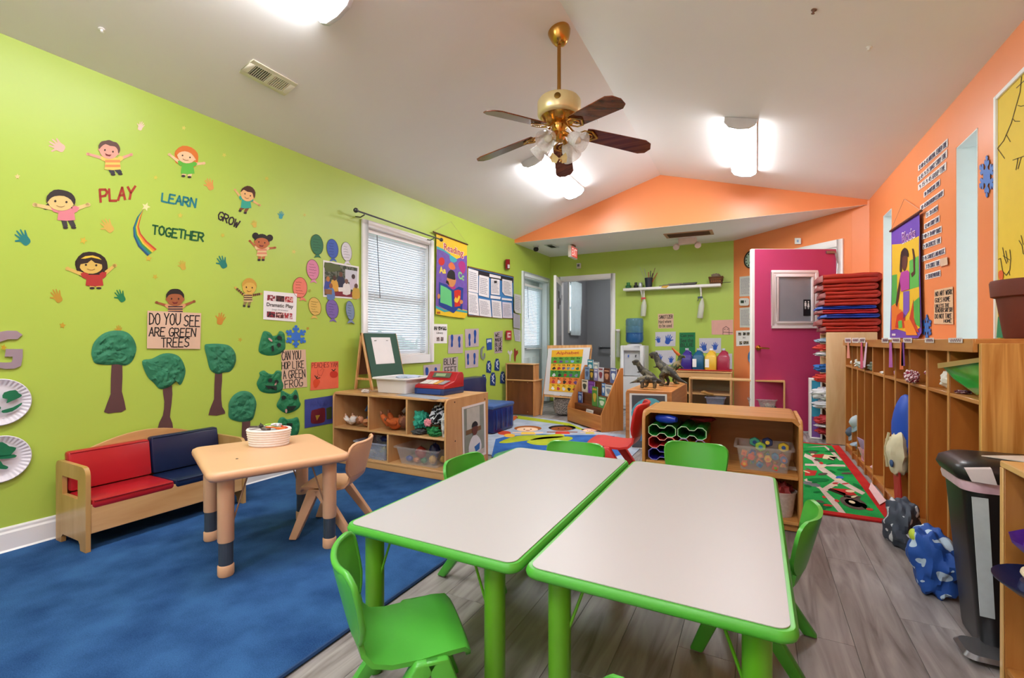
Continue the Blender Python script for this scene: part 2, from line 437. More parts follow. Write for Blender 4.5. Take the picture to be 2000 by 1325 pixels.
for i, (a, b) in enumerate(RS):
    mb = MB(); x0, x1 = XR(a) - .002, XR(a) + .40
    mb.box(x0, x1, b - .006, b + .0, 1.0, 2.255); mb.box(x0, x1, a, a + .006, 1.0, 2.255)
    mb.box(x0, x1, a, b, 2.249, 2.255); mb.box(x0, x1, a, b, 1.0, 1.006)
    o = struct('window_%d' % (i + 2), mb, REVEAL)
    box('pane', x1 - .02, x1 - .01, a + .006, b - .006, 1.006, 2.249, glass('#DCEBF2', .35), o, 0)
# back wall, with the opening to the washroom
BX0, BX1, BZ = -3.02, -2.125, 2.09
mb = MB(); mb.box(-3.4, BX0, YB, YB + .1, 0, ZS + .05); mb.box(BX0, BX1, YB, YB + .1, BZ, ZS + .05); mb.box(BX1, -.28, YB, YB + .1, 0, ZS + .05)
struct('wall_back', mb, GREEN)
mb = MB(); mb.box(-.30, .6, YB + .02, YB + .1, 0, .1)
# diagonal wall with the classroom door
DDIR = (DB - DA).normalized(); DN = PD.n
def dpt(t, z, o=0.): return DA + DDIR * t + DN * o + Vector((0, 0, z))
DLEN = (DB - DA).length
D0, D1 = .20, 1.60 - .0
def dwall(mb, t0, t1, z0, z1, o0=-.12, o1=0.):
    mb.hexa([dpt(t0, z0, o1), dpt(t1, z0, o1), dpt(t1, z0, o0), dpt(t0, z0, o0)], [dpt(t0, z1, o1), dpt(t1, z1, o1), dpt(t1, z1, o0), dpt(t0, z1, o0)])
D0, D1 = .62, 1.585                                   # door opening along the diagonal
mb = MB(); dwall(mb, 0, D0, 0, ZS + .05); dwall(mb, D0, D1, 2.13, ZS + .05); dwall(mb, D1, DLEN + .02, 0, ZS + .05)
mb.hexa([DB, (1.078, 6.25, 0), (1.25, 6.3, 0), (1.0, 6.5, 0)], [DB + Vector((0, 0, ZW)), (1.078, 6.25, ZW), (1.25, 6.3, ZW), (1.0, 6.5, ZW)])
struct('wall_diagonal', mb, ORANGE)
# hall seen past the open classroom door
mb = MB(); mb.hexa([dpt(-.3, 0, -1.5), dpt(2.6, 0, -1.5), dpt(2.6, 0, -1.6), dpt(-.3, 0, -1.6)], [dpt(-.3, 2.6, -1.5), dpt(2.6, 2.6, -1.5), dpt(2.6, 2.6, -1.6), dpt(-.3, 2.6, -1.6)])
struct('wall_hall', mb, mat('#B9B9BD', .6))
# gable wall above the lower ceiling
mb = MB(); xa, xb = XL(YG), XR(YG)
mb.prism([(xa, YG, ZS + .002), (xb + .05, YG, ZS + .002), (xb + .05, YG, ZW + .02), (XRID, YG, ZR + .02), (xa, YG, ZW + .02)], (0, .1, 0))
struct('wall_gable', mb, ORANGE)
# wall behind the camera
mb = MB(); mb.prism([(-3.35, Y0, 0), (1.2, Y0, 0), (1.2, Y0, ZW), (XRID, Y0, ZR + .02), (-3.35, Y0, ZW)], (0, -.1, 0))
struct('wall_front', mb, mat('#ECE9E6', .5))
def slope(mb, xa, za, xb, zb, t=.08):
    mb.hexa([(xa, Y0 - .1, za), (xb, Y0 - .1, zb), (xb, YG + .1, zb), (xa, YG + .1, za)], [(xa, Y0 - .1, za + t), (xb, Y0 - .1, zb + t), (xb, YG + .1, zb + t), (xa, YG + .1, za + t)])
mb = MB(); slope(mb, XRID - 2.35, ZR - 2.35 * SLL, XRID, ZR); slope(mb, XRID, ZR, XRID + 2.5, ZR - 2.5 * SLR)
struct('ceiling', mb, CEIL)
mb = MB(); mb.box(-3.4, 1.3, YG - .0005, YB + .1, ZS, ZS + .0018); mb.box(-3.4, 1.3, YG + .101, YB + .1, ZS + .0018, ZS + .06)
struct('ceiling_lower', mb, CEIL)
# washroom behind the back wall
mb = MB(); mb.box(-3.42, -3.26, YB + .1, 8.62, 0, 2.5); mb.box(-3.42, -3.26, 9.30, 9.75, 0, 2.5); mb.box(-3.42, -3.26, 8.62, 9.30, 0, 1.22); mb.box(-3.42, -3.26, 8.62, 9.30, 2.2, 2.5)
mb.box(-3.42, -1.4, 9.75, 9.85, 0, 2.5); mb.box(-1.5, -1.4, YB + .1, 9.75, 0, 2.5)
struct('wall_washroom', mb, GREY)
struct('ceiling_washroom', MB().box(-3.42, -1.4, YB + .1, 9.85, 2.5, 2.55), CEIL)

# floor: grey vinyl boards
struct('floor', MB().box(-3.45, 1.6, Y0, 9.85, -.06, -.004), mat('#5E5651', .5))
fl = bpy.data.objects['floor']
def plank_mat():
    m = bpy.data.materials.new('vinyl_plank'); m.use_nodes = True
    nt = m.node_tree; b = nt.nodes['Principled BSDF']
    tc = nt.nodes.new('ShaderNodeTexCoord'); oi = nt.nodes.new('ShaderNodeObjectInfo')
    mp = nt.nodes.new('ShaderNodeMapping'); mp.inputs['Scale'].default_value = (7, .8, 1)
    cx = nt.nodes.new('ShaderNodeCombineXYZ'); ml = nt.nodes.new('ShaderNodeMath'); ml.operation = 'MULTIPLY'; ml.inputs[1].default_value = 40
    nt.links.new(oi.outputs['Random'], ml.inputs[0]); nt.links.new(ml.outputs[0], cx.inputs[2]); nt.links.new(ml.outputs[0], cx.inputs[1])
    ad = nt.nodes.new('ShaderNodeVectorMath'); ad.operation = 'ADD'
    nt.links.new(tc.outputs['Object'], ad.inputs[0]); nt.links.new(cx.outputs[0], ad.inputs[1]); nt.links.new(ad.outputs[0], mp.inputs[0])
    n1 = nt.nodes.new('ShaderNodeTexNoise'); n1.inputs['Scale'].default_value = 2.6; n1.inputs['Detail'].default_value = 8; n1.inputs['Distortion'].default_value = 1.1
    nt.links.new(mp.outputs[0], n1.inputs['Vector'])
    cr = nt.nodes.new('ShaderNodeValToRGB')
    e = cr.color_ramp.elements
    e[0].position = .25; e[0].color = lin('#615855'); e[1].position = .8; e[1].color = lin('#B5AEAC')
    x = e.new(.45); x.color = lin('#8B8381')
    nt.links.new(n1.outputs['Fac'], cr.inputs[0]); nt.links.new(cr.outputs[0], b.inputs['Base Color'])
    b.inputs['Roughness'].default_value = .42
    bp = nt.nodes.new('ShaderNodeBump'); bp.inputs['Strength'].default_value = .06
    nt.links.new(n1.outputs['Fac'], bp.inputs['Height']); nt.links.new(bp.outputs[0], b.inputs['Normal'])
    return m
PLM = plank_mat()
PW, PLEN = .18, 1.22
pm = None
for i in range(26):
    for j in range(9):
        x = -3.30 + i * PW; y = -1.3 + j * PLEN - (i * .47 % 1.22)
        if x + PW < -1.35 and y + PLEN < 4.0: continue
        if y + PLEN < .55 or y > 7.6 or x > 1.14 or x < -3.28: continue
        if pm is None:
            o = obj('plank', MB().box(.0006, PW - .0006, .0006, PLEN - .0006, -.004, 0), PLM, fl, .0006, smooth=0); pm = o.data
        else:
            o = bpy.data.objects.new('plank', pm); COL.objects.link(o); o.parent = fl
        o.location = (x, y, 0)
# baseboards and trims
def bboard(name, pl_pts, h=.13, t=.014):
    (a, b) = [Vector(q) for q in pl_pts]; d = (b - a).normalized(); n = Vector((-d.y, d.x, 0))
    prof = [(0, 0), (t + .008, 0), (t + .008, .012), (t, .02), (t, h - .03), (t * .6, h - .02), (t * .6, h - .008), (t * .3, h), (0, h)]
    mb = MB(); mb.prism([a + n * u + Vector((0, 0, z)) for u, z in prof], b - a)
    return struct(name, mb, TRIM)
bboard('baseboard_left', [(XL(DY0 - .08), DY0 - .08, 0), (XL(-1.5), -1.5, 0)])
bboard('baseboard_right', [(XR(-1.5), -1.5, 0), (XR(6.24), 6.24, 0)])
bboard('baseboard_back', [(-.32, YB, 0), (BX1 + .07, YB, 0)])
# washroom door casing
mb = MB()
mb.box(BX0 - .07, BX0, YB - .018, YB, 0, BZ + .07); mb.box(BX1, BX1 + .07, YB - .018, YB, 0, BZ + .07); mb.box(BX0, BX1, YB - .018, YB, BZ, BZ + .07)
mb.box(BX0, BX0 + .015, YB, YB + .1, 0, BZ); mb.box(BX1 - .015, BX1, YB, YB + .1, 0, BZ); mb.box(BX0, BX1, YB, YB + .1, BZ - .015, BZ)
struct('trim_1', mb, TRIM, bevel=.003)
# classroom door casing on the diagonal
mb = MB(); dwall(mb, D0 - .08, D0, 0, 2.21, 0, .02); dwall(mb, D1, D1 + .07, 0, 2.21, 0, .02); dwall(mb, D0, D1, 2.13, 2.21, 0, .02)
dwall(mb, D1 - .02, D1, 0, 2.13, -.12, 0); dwall(mb, D0, D0 + .02, 0, 2.13, -.12, 0); dwall(mb, D0, D1, 2.11, 2.13, -.12, 0)
struct('trim_2', mb, TRIM, bevel=.003)

# ---- blinds
SLAT = mat('#EEF2F5', .55, var=.02)
_nt = SLAT.node_tree; _tl = _nt.nodes.new('ShaderNodeBsdfTranslucent'); _tl.inputs[0].default_value = (.85, .9, .95, 1); _mx = _nt.nodes.new('ShaderNodeMixShader'); _mx.inputs[0].default_value = .28
_nt.links.new(_nt.nodes['Principled BSDF'].outputs[0], _mx.inputs[1]); _nt.links.new(_tl.outputs[0], _mx.inputs[2]); _nt.links.new(_mx.outputs[0], _nt.nodes['Material Output'].inputs[0])
def blind(parent, y0, y1, z0, z1, x, pitch=.0245, wd=.022, wand=True, tilt=52):
    n = int((z1 - z0 - .05) / pitch); ta = math.radians(tilt); me = None
    box('head_rail', x - .02, x + .02, y0, y1, z1 - .035, z1, WHITE, parent, .003)
    for i in range(n):
        z = z1 - .055 - i * pitch
        if me is None:
            mb = MB(); dx, dz = wd / 2 * math.cos(ta), wd / 2 * math.sin(ta)
            rows = [[(x - dx, y, z - dz), (x - .003, y, z + .002), (x + dx, y, z + dz)] for y in (y0 + .004, y1 - .004)]
            o = obj('slat', mb.shell(rows, .0012), SLAT, parent, smooth=60); me = o.data; zz = z
        else:
            o = bpy.data.objects.new('slat', me); COL.objects.link(o); o.parent = parent; o.location = (0, 0, z - zz)
    box('bottom_rail', x - .014, x + .014, y0, y1, z - pitch - .012, z - pitch + .004, WHITE, parent, .003)
    for f in (.12, .88): obj('ladder_cord', MB().tube([(x + .014, y0 + (y1 - y0) * f, z1 - .03), (x + .014, y0 + (y1 - y0) * f, z - pitch)], .0012, 5), WHITE, parent)
    if wand: obj('tilt_wand', MB().tube([(x + .028, y0 + .13 * (y1 - y0) / .9, z1 - .04), (x + .03, y0 + .17 * (y1 - y0) / .9, z1 - .62 * (z1 - z0) + .1)], .004, 6), mat('#5A5F63', .3), parent)
# ---- window in the left wall
xw = XL(3.7)
t = tag(thing('window_1', None, None, (xw, 3.75, WZ0)), kind='structure')
mb = MB()
for a in ((WY0 - .07, WY0, WZ0 - .09, WZ1 + .065), (WY1, WY1 + .075, WZ0 - .09, WZ1 + .065)): mb.box(xw - .002, xw + .022, a[0], a[1], a[2], a[3])
mb.box(xw - .002, xw + .022, WY0, WY1, WZ1, WZ1 + .065)
obj('casing', mb, TRIM, t, .004)
box('window_sill', xw - .1, xw + .026, WY0, WY1, WZ0 - .09, WZ0, TRIM, t, .004)
mb = MB(); fx0, fx1 = xw - .12, xw - .08
for a in ((WY0, WY0 + .045, WZ0, WZ1), (WY1 - .045, WY1, WZ0, WZ1)): mb.box(fx0, fx1, *a)
for z0, z1 in ((WZ0, WZ0 + .05), (WZ1 - .05, WZ1), (1.46, 1.53)): mb.box(fx0, fx1, WY0 + .045, WY1 - .045, z0, z1)
obj('sash', mb, TRIM, t, .003)
for z0, z1 in ((WZ0 + .05, 1.46), (1.53, WZ1 - .05)): box('pane', xw - .105, xw - .10, WY0 + .045, WY1 - .045, z0, z1, glass('#E8F4FA', .12), t, 0)
mb = MB()
for a in ((WY0 - .001, WY0 + .006, WZ0, WZ1), (WY1 - .006, WY1 + .001, WZ0, WZ1)): mb.box(xw - .13, xw + .0, *a)
mb.box(xw - .13, xw, WY0 + .006, WY1 - .006, WZ1 - .004, WZ1 + .001)
obj('jamb', mb, TRIM, t)
b = tag(thing('window_blind', 'white horizontal slat blind lowered in the left wall window', 'blind', (xw - .03, 3.75, WZ0)))
blind(b, WY0 + .010, WY1 - .010, WZ0 + .01, WZ1 - .005, xw - .035)
# outside: lawn and hedge
struct('ground_outside', MB().box(-14, -3.5, -6, 16, -.3, -.2), mat('#8FA08A', .9))
rnd = random.Random(4)
for i, (yy, rr) in enumerate(((1.2, 1.0), (4.2, .8), (7.0, 1.1), (10.2, 1.0))):
    o = obj('garden_shrub', MB().ball((-7.5 - .4 * (i % 2), yy, rr * .6 - .3), (rr * .8, rr, rr * .8), 22, 14, .5, 9, i), mat('#7E9483', .9, var=.4, scale=6))
    tag(o, ['pale round shrub outside, dimly seen through the window blind', 'smaller shrub outside at the middle of the window blind', 'wide shrub outside between the window and the garden door', 'shrub outside seen through the door blind'][i], 'shrub', 'shrubs outside')

# ---- outside door in the left wall
xd = XL(7.0)
mb = MB()
mb.box(xd - .002, xd + .02, DY0 - .075, DY0, 0, DZ + .075); mb.box(xd - .002, xd + .02, DY1, DY1 + .075, 0, DZ + .075); mb.box(xd - .002, xd + .02, DY0, DY1, DZ, DZ + .075)
mb.box(xd - .14, xd, DY0, DY0 + .015, 0, DZ); mb.box(xd - .14, xd, DY1 - .015, DY1, 0, DZ); mb.box(xd - .14, xd, DY0 + .015, DY1 - .015, DZ - .015, DZ)
struct('trim_3', mb, mat('#E6F0EF', .4, var=.03), bevel=.003)
DOORW = mat('#DCE9E7', .42, var=.03)
t = tag(thing('door_1', None, None, (xd - .1, 7.0, 0)), kind='structure')
x0, x1 = xd - .135, xd - .09; y0, y1 = DY0 + .018, DY1 - .018; GZ0, GZ1 = .98, 1.90
mb = MB(); mb.box(x0, x1, y0, y0 + .13, .01, DZ - .02); mb.box(x0, x1, y1 - .13, y1, .01, DZ - .02)
mb.box(x0, x1, y0 + .13, y1 - .13, .01, GZ0); mb.box(x0, x1, y0 + .13, y1 - .13, GZ1, DZ - .02)
obj('door_leaf', mb, DOORW, t, .003)
for a, b_ in ((y0 + .13, 7.0 - .04), (7.0 + .04, y1 - .13)):
    box('raised_panel', x1 - .004, x1 + .006, a, b_, .16, .78, DOORW, t, .005)
box('pane', x0 + .015, x0 + .02, y0 + .13, y1 - .13, GZ0, GZ1, glass('#E8F4FA', .12), t, 0)
mb = MB(); mb.lathe([(.028, 0), (.028, .008), (.012, .012), (.012, .04)], 14, (x1, y0 + .06, .93), (1, 0, 0)); mb.tube([(x1 + .04, y0 + .06, .93), (x1 + .045, y0 + .17, .925)], .009, 8)
obj('lever_handle', mb, mat('#B9BDBF', .3, .8), t)
b = thing('door_blind', 'white slat blind on the glazed garden door beside the washroom', 'blind', (xd - .07, 7.0, GZ0))
blind(b, y0 + .09, y1 - .09, .92, 1.96, xd - .06)

# ---- washroom: open door leaf, window with curtain, grab bar, toilet
H0 = Vector((BX0 + .01, YB - .03, 0)); ang = math.atan2(-.965, .262)
t = tag(thing('door_2', None, None, tuple(H0), ang), kind='structure')
box('door_leaf', 0, .78, -.02, .02, .012, 2.08, WHITE, t, .003)
box('plastic_cover', .06, .76, .021, .026, .35, 1.98, glass('#B9B6BB', .55, .12), t, .001)
for k, (a, c) in enumerate(((.45, 1.8), (.5, 1.62), (.3, 1.7))):
    box('taped_sheet', a - .09, a + .09, .0262, .028, c - .05, c + .06, mat('#4A4248', .6), t, 0)
for yy in (-.02, .02):
    s_ = 1 if yy > 0 else -1
    obj('door_knob', MB().lathe([(.02, 0), (.012, .006), (.012, .03), (.026, .04), (.026, .055), (.01, .062)], 14, (.71, yy, .95), (0, s_, 0)), STEEL, t)
for hz in (.3, 1.75): box('hinge', -.012, .012, .0, .03, hz, hz + .09, STEEL, t, .001)
t = tag(thing('window_4', None, None, (-3.26, 8.96, 1.22)), kind='structure')
mb = MB(); 
for a in ((8.60, 8.65, 1.2, 2.22), (9.27, 9.32, 1.2, 2.22)): mb.box(-3.27, -3.24, *a)
mb.box(-3.27, -3.24, 8.65, 9.27, 2.17, 2.22); mb.box(-3.27, -3.24, 8.65, 9.27, 1.2, 1.25); mb.box(-3.30, -3.27, 8.65, 9.27, 1.68, 1.73)
obj('casing', mb, TRIM, t, .003)
box('pane', -3.31, -3.30, 8.65, 9.27, 1.25, 2.17, glass('#E8F4FA', .15), t, 0)
rows = [[(-3.22 + .018 * math.sin(y * 70) * (1 - .3 * (z - 1.2)), 8.66 + (y - 8.66) * (.85 if z < 1.8 else 1), z) for y in [8.66 + .6 * k / 28 for k in range(29)]] for z in (2.24, 2.1, 1.8, 1.5, 1.16)]
t = thing('washroom_curtain', 'thin pale curtain over the small washroom window', 'curtain', (-3.22, 8.96, 1.16))
obj('fabric', MB().shell(rows, .002), mat('#DCE8EE', .7, alpha=.75), t)
obj('curtain_rod', MB().tube([(-3.215, 8.58, 2.245), (-3.215, 9.34, 2.245)], .007, 8), STEEL, t)
t = thing('grab_bar', 'dark wall grab bar beside the washroom toilet', 'grab bar', (-2.5, 9.7, .85))
obj('bar', MB().tube([(-2.95, 9.69, .90), (-2.93, 9.66, .90), (-2.2, 9.66, .90), (-2.18, 9.69, .90)], .018, 10), mat('#4A4A50', .3, .7), t)
for xx in (-2.95, -2.18): obj('flange', MB().lathe([(.04, 0), (.04, .006), (.02, .012)], 16, (xx, 9.7 - .012, .90), (0, -1, 0)), STEEL, t)
t = thing('toilet', 'small white toilet in the grey washroom', 'toilet', (-2.45, 9.4, 0))
CER = mat('#D9DADF', .15, var=.02)
box('tank', -2.66, -2.24, 9.5, 9.7, .36, .72, CER, t, .02); box('tank_lid', -2.68, -2.22, 9.48, 9.71, .72, .755, CER, t, .008)
obj('bowl', MB().lathe([(.11, 0), (.12, .05), (.1, .2), (.18, .34), (.185, .38)], 20, (-2.45, 9.3, 0)), CER, t)
obj('seat', MB().lathe([(.19, .38), (.195, .39), (.19, .4)], 20, (-2.45, 9.3, 0)), WHITE, t)

# ---- classroom door standing open, covered in pink paper
PINK = mat('#C23E70', .5, var=.08, scale=4, bump=.12)
HG = dpt(D1 - .03, 0, .03)
t = tag(thing('door_3', None, None, tuple(HG), math.atan2(-.4632, -.8863)), kind='structure')
LW_ = .965
box('door_leaf', 0, LW_, -.0, .042, .012, 2.10, WHITE, t, .003)
mb = MB(); rr = random.Random(3)
rows = [[(x, .0455 + .0025 * mnoise.noise(Vector((x * 4, z * 2, 3))), z) for x in [.0 + .93 * k / 14 for k in range(15)]] for z in [.02 + 2.075 * k / 22 for k in range(23)]]
obj('paper_cover', mb.shell(rows, .002), PINK, t, label='wrinkled magenta paper')
def dfr(x0, x1, z0, z1, w_, y0, y1):
    m_ = MB(); m_.box(x0, x1, y0, y1, z0, z0 + w_); m_.box(x0, x1, y0, y1, z1 - w_, z1); m_.box(x0, x0 + w_, y0, y1, z0 + w_, z1 - w_); m_.box(x1 - w_, x1, y0, y1, z0 + w_, z1 - w_); return m_
wx0, wx1, wz0, wz1 = .215, .745, 1.19, 1.855
FRM = mat('#F0E4E6', .4, var=.02)
obj('window_frame', dfr(wx0, wx1, wz0, wz1, .03, .046, .062), FRM, t, .004); obj('window_frame', dfr(wx0 + .028, wx1 - .028, wz0 + .028, wz1 - .028, .03, .046, .056), FRM, t, .004)
obj('window_frame', dfr(wx0 + .056, wx1 - .056, wz0 + .056, wz1 - .056, .022, .046, .068), FRM, t, .005)
p = box('pane', wx0 + .07, wx1 - .07, .046, .05, wz0 + .07, wz1 - .07, mat('#8F9097', .2, var=.15, scale=5), t, 0)
s = box('restroom_sign', wx0 + .082, wx0 + .165, .0505, .0535, wz0 + .145, wz0 + .33, mat('#1E1F24', .4), p, .001, label='small black restroom sign with two white figures')
mb = MB()
for k, xx in enumerate((wx0 + .142, wx0 + .108)):
    mb.lathe([(.008, 0), (.008, .0006)], 12, (xx, .0537, wz0 + .305), (0, 1, 0))
    if k: mb.prism([(xx - .006, .0537, wz0 + .292), (xx + .006, .0537, wz0 + .292), (xx + .014, .0537, wz0 + .245), (xx - .014, .0537, wz0 + .245)], (0, .0006, 0))
    else: mb.box(xx - .011, xx + .011, .0537, .0543, wz0 + .255, wz0 + .294)
    for q in (-.006, .003): mb.box(xx + q, xx + q + .004, .0537, .0543, wz0 + .222, wz0 + .256)
obj('figures', mb, WHITE, s, smooth=0)
mb = MB(); mb.lathe([(.03, 0), (.03, .008), (.013, .014), (.013, .045)], 16, (.895, .047, .97), (0, 1, 0)); mb.tube([(.9, .09, .97), (.86, .095, .968), (.79, .09, .962)], [.011, .01, .008], 8)
obj('lever_handle', mb, BRASS, t)
mb = MB(); mb.box(.02, .12, .047, .06, 2.045, 2.075); mb.tube([(.02, .055, 2.06), (-.0, .07, 1.93), (.01, .07, 1.80)], .006, 6)
obj('door_closer', mb, STEEL, t)

# ------------------------------------------------------------------ ceiling fittings
LAMP = bpy.data.materials.new('lamp_diffuser'); LAMP.use_nodes = True
_b = LAMP.node_tree.nodes['Principled BSDF']; _b.inputs['Base Color'].default_value = (.9, .9, .9, 1)
_b.inputs['Emission Color'].default_value = (.97, .985, 1, 1); _b.inputs['Emission Strength'].default_value = LAMP_E
_n = LAMP.node_tree.nodes.new('ShaderNodeTexNoise'); _n.inputs['Scale'].default_value = 3
_r = LAMP.node_tree.nodes.new('ShaderNodeMapRange'); _r.inputs['To Min'].default_value = LAMP_E * .95; _r.inputs['To Max'].default_value = LAMP_E * 1.05
LAMP.node_tree.links.new(_n.outputs['Fac'], _r.inputs[0]); LAMP.node_tree.links.new(_r.outputs[0], _b.inputs['Emission Strength'])
def fixture(x, y0, y1, side, label):
    sl = SLL if side < 0 else -SLR
    z = ZR + sl * (x - XRID) if side < 0 else ZR + sl * (x - XRID)
    n = Vector((sl, 0, -1)).normalized(); u = Vector((1, 0, sl)).normalized()
    c = Vector((x, (y0 + y1) / 2, z)); hw = .125
    t = thing('ceiling_light', label, 'ceiling light', tuple(c), None, 'fluorescent ceiling lights')
    def P(a, h, y): return Vector((x, y, z)) + u * a + n * h
    mb = MB(); mb.prism([P(-hw, .001, y0), P(hw, .001, y0), P(hw, .025, y0), P(-hw, .025, y0)], (0, y1 - y0, 0))
    obj('housing', mb, WHITE, t, .002)
    arc = [(-hw + .001, .026), (-hw + .006, .042), (-.08, .072), (0, .082), (.08, .072), (hw - .006, .042), (hw - .001, .026)]
    mb = MB(); mb.prism([P(a, h, y0 + .02) for a, h in arc], (0, y1 - y0 - .04, 0))
    obj('diffuser', mb, LAMP, t, smooth=50)
    for ya, yb in ((y0 - .008, y0 + .019), (y1 - .019, y1 + .008)):
        mb = MB(); mb.prism([P(a * 1.04, h * 1.08 if h > .04 else .001, ya) for a, h in arc], (0, yb - ya, 0))
        obj('end_cap', mb, mat('#D8D8DA', .4), t, .002)
fixture(-2.07, .62, 1.85, -1, 'bright fluorescent ceiling light above the left wall decals')
fixture(-2.03, 4.33, 5.58, -1, 'fluorescent ceiling light glowing just beyond the fan')
fixture(-.115, 4.36, 5.68, 1, 'fluorescent ceiling light on the right slope before the orange gable')
fixture(-.3, -1.3, -.1, 1, 'added fluorescent fill light on the right slope, unseen behind the viewer')  # unseen fixture added to even out the room light
fixture(-1.8, -1.2, -.1, -1, 'added fluorescent fill light on the left slope, unseen behind the viewer')  # another added fixture out of view, for flat ambient light

# ceiling vents
def vent(name, label, c, u, v, n, lu, lv, nsl, m, slm, gap=None):
    c = Vector(c); u = Vector(u).normalized(); v = Vector(v).normalized(); n = Vector(n).normalized()
    t = thing(name, label, 'vent', tuple(c))
    def B(a0, a1, b0, b1, h0, h1):
        return MB().add([c + u * a + v * b_ + n * h for h in (h0, h1) for b_ in (b0, b1) for a in (a0, a1)], [(0, 2, 3, 1), (4, 5, 7, 6), (0, 1, 5, 4), (2, 6, 7, 3), (0, 4, 6, 2), (1, 3, 7, 5)])
    w_ = min(lv * .2, .03)
    mb = B(-lu / 2, lu / 2, -lv / 2, -lv / 2 + w_, 0, .008); 
    for q in (B(-lu / 2, lu / 2, lv / 2 - w_, lv / 2, 0, .008), B(-lu / 2, -lu / 2 + w_ * 1.3, -lv / 2 + w_, lv / 2 - w_, 0, .008), B(lu / 2 - w_ * 1.3, lu / 2, -lv / 2 + w_, lv / 2 - w_, 0, .008)): mb.add(q.v, q.f)
    obj('frame', mb, m, t, .002)
    obj('opening', B(-lu / 2 + w_, lu / 2 - w_, -lv / 2 + w_, lv / 2 - w_, .0005, .0015), BLACK, t)
    a0, a1 = -lu / 2 + w_ * 1.3, lu / 2 - w_ * 1.3
    for k in range(nsl):
        a = a0 + (a1 - a0) * (k + .5) / nsl
        wd = (a1 - a0) / nsl * (.28 if k < nsl / 2 else .55)
        if gap == 'long':
            b_ = -lv / 2 + w_ + (lv - 2 * w_) * (k + .5) / nsl
            obj('louvre', B(a0, a1, b_ - .004, b_ + .004, .002, .010), slm, t)
        else: obj('louvre', B(a - wd / 2, a + wd / 2, -lv / 2 + w_, lv / 2 - w_, .002, .007), slm, t)
    if gap == 'mid': obj('divider', B(-.012, .012, -lv / 2 + w_, lv / 2 - w_, .002, .0085), m, t)
CV = mat('#E4DFC8', .4)
xv = -2.74; zv = ZR + SLL * (xv - XRID)
vent('ceiling_vent', 'cream louvred register on the left ceiling slope near the wall', (xv, 1.92, zv), (0, 1, 0), (1, 0, SLL), (SLL, 0, -1), .31, .145, 18, CV, CV, 'mid')
vent('return_air_vent', 'long brown slotted vent in the lower ceiling before the shelf', (-.83, 6.84, ZS), (1, .06, 0), (0, 1, 0), (0, 0, -1), .62, .30, 7, mat('#B98A72', .5), mat('#6B4A3C', .5), 'long')
vent('small_vent', 'small dark vent in the lower ceiling beside the exit sign', (-2.82, 6.72, ZS), (0, 1, 0), (1, 0, 0), (0, 0, -1), .28, .14, 6, mat('#C8CDCB', .5), DARK, 'long')
# exit sign, camera, emergency light, sensors
t = thing('exit_sign', 'small lit red exit sign hanging under the lower ceiling', 'exit sign', (-2.5, 6.76, ZS - .2))
e0 = Vector((-2.50, 6.80, ZS)); 
M_ = Matrix.Translation(e0) @ Matrix.Rotation(math.radians(1), 4, 'Z')
obj('housing', MB().box(-.025, .025, -.15, .15, -.205, -.03).xf(M_), mat('#E6DAD2', .4), t, .006)
obj('canopy', MB().box(-.03, .03, -.05, .05, -.03, -.001).xf(M_), mat('#8C5A44', .4), t, .004)
obj('red_face', MB().box(.0252, .027, -.13, .13, -.19, -.045).xf(M_), mat('#F04038', .4, emit=.35), t, smooth=0)
g, f_ = text_geo('EXIT', .02)
obj('lettering', MB().add([M_ @ Vector((.0275, -.11 + .22 * a, -.06 - .115 * b_)) for a, b_ in g], f_), mat('#FFD9CF', .4, emit=.5), t, smooth=0)
t = thing('security_camera', 'small black dome camera on the lower ceiling near the left wall', 'camera', (-3.0, 6.6, ZS - .09))
obj('mount', MB().lathe([(.045, 0), (.045, -.02), (.03, -.028)], 18, (-3.03, 6.60, ZS)), mat('#B9BEBC', .5), t)
obj('dome', MB().lathe([(.028, -.025), (.04, -.04), (.04, -.065), (.025, -.085), (0, -.09)], 18, (-3.03, 6.60, ZS)), BLACK, t)
t = thing('emergency_light', 'pink beige emergency light with two round heads under the lower ceiling', 'emergency light', (-.87, 7.1, 2.38))
EL = mat('#E3C9BE', .45)
box('battery_box', -1.0, -.755, 7.07, 7.14, 2.435, ZS - .001, EL, t, .008)
for xx in (-1.02, -.74): obj('lamp_head', MB().lathe([(.025, 0), (.042, .02), (.045, .055), (.04, .07)], 16, (xx, 7.10, 2.425), (.1 if xx > -.9 else -.1, -.8, -.5)), EL, t)
t = thing('wall_sensor', 'small white box sensor high on the green wall above the washroom door', 'sensor', (-2.68, 7.58, 2.3))
box('case', -2.715, -2.645, 7.56, 7.603, 2.28, 2.37, mat('#D8D3C6', .5), t, .006); box('grille', -2.70, -2.66, 7.556, 7.56, 2.31, 2.35, INKG, t, .001)
t = thing('door_sensor', 'small white square alarm above the pink door', 'alarm', tuple(PD(1558, 478)))
flat('case', PD, quad(1552, 465, 1564.5, 477), WHITE, t, 0, .03, bevel=.006); flat('button', PD, quad(1556, 468.5, 1560, 473.5), mat('#9DB4D6', .5), t, .031, .001)
for i, (pl, px, py, lab) in enumerate(((PCL, 198, 57, 'small white hook patch on the ceiling at the upper left'), (PCL, 1166, 235, 'white plastic hook on the ceiling behind the fan blade'), (PZ, 1190, 462, 'tiny white hook on the lower ceiling'), (PCR, 1698, 92, 'small white hook on the right ceiling slope'), (PCR, 1590, 19, 'small brown knot of tape on the right ceiling slope'))):
    c = pl(px, py); nn = pl.n
    o = obj('ceiling_hook', MB().lathe([(.014, 0), (.014, .003), (.006, .005), (.005, .014), (.009, .02), (0, .024)], 12, c, nn), WHITE if i < 4 else mat('#8A6A58', .6)); tag(o, lab, 'hook', 'hooks on the ceiling')

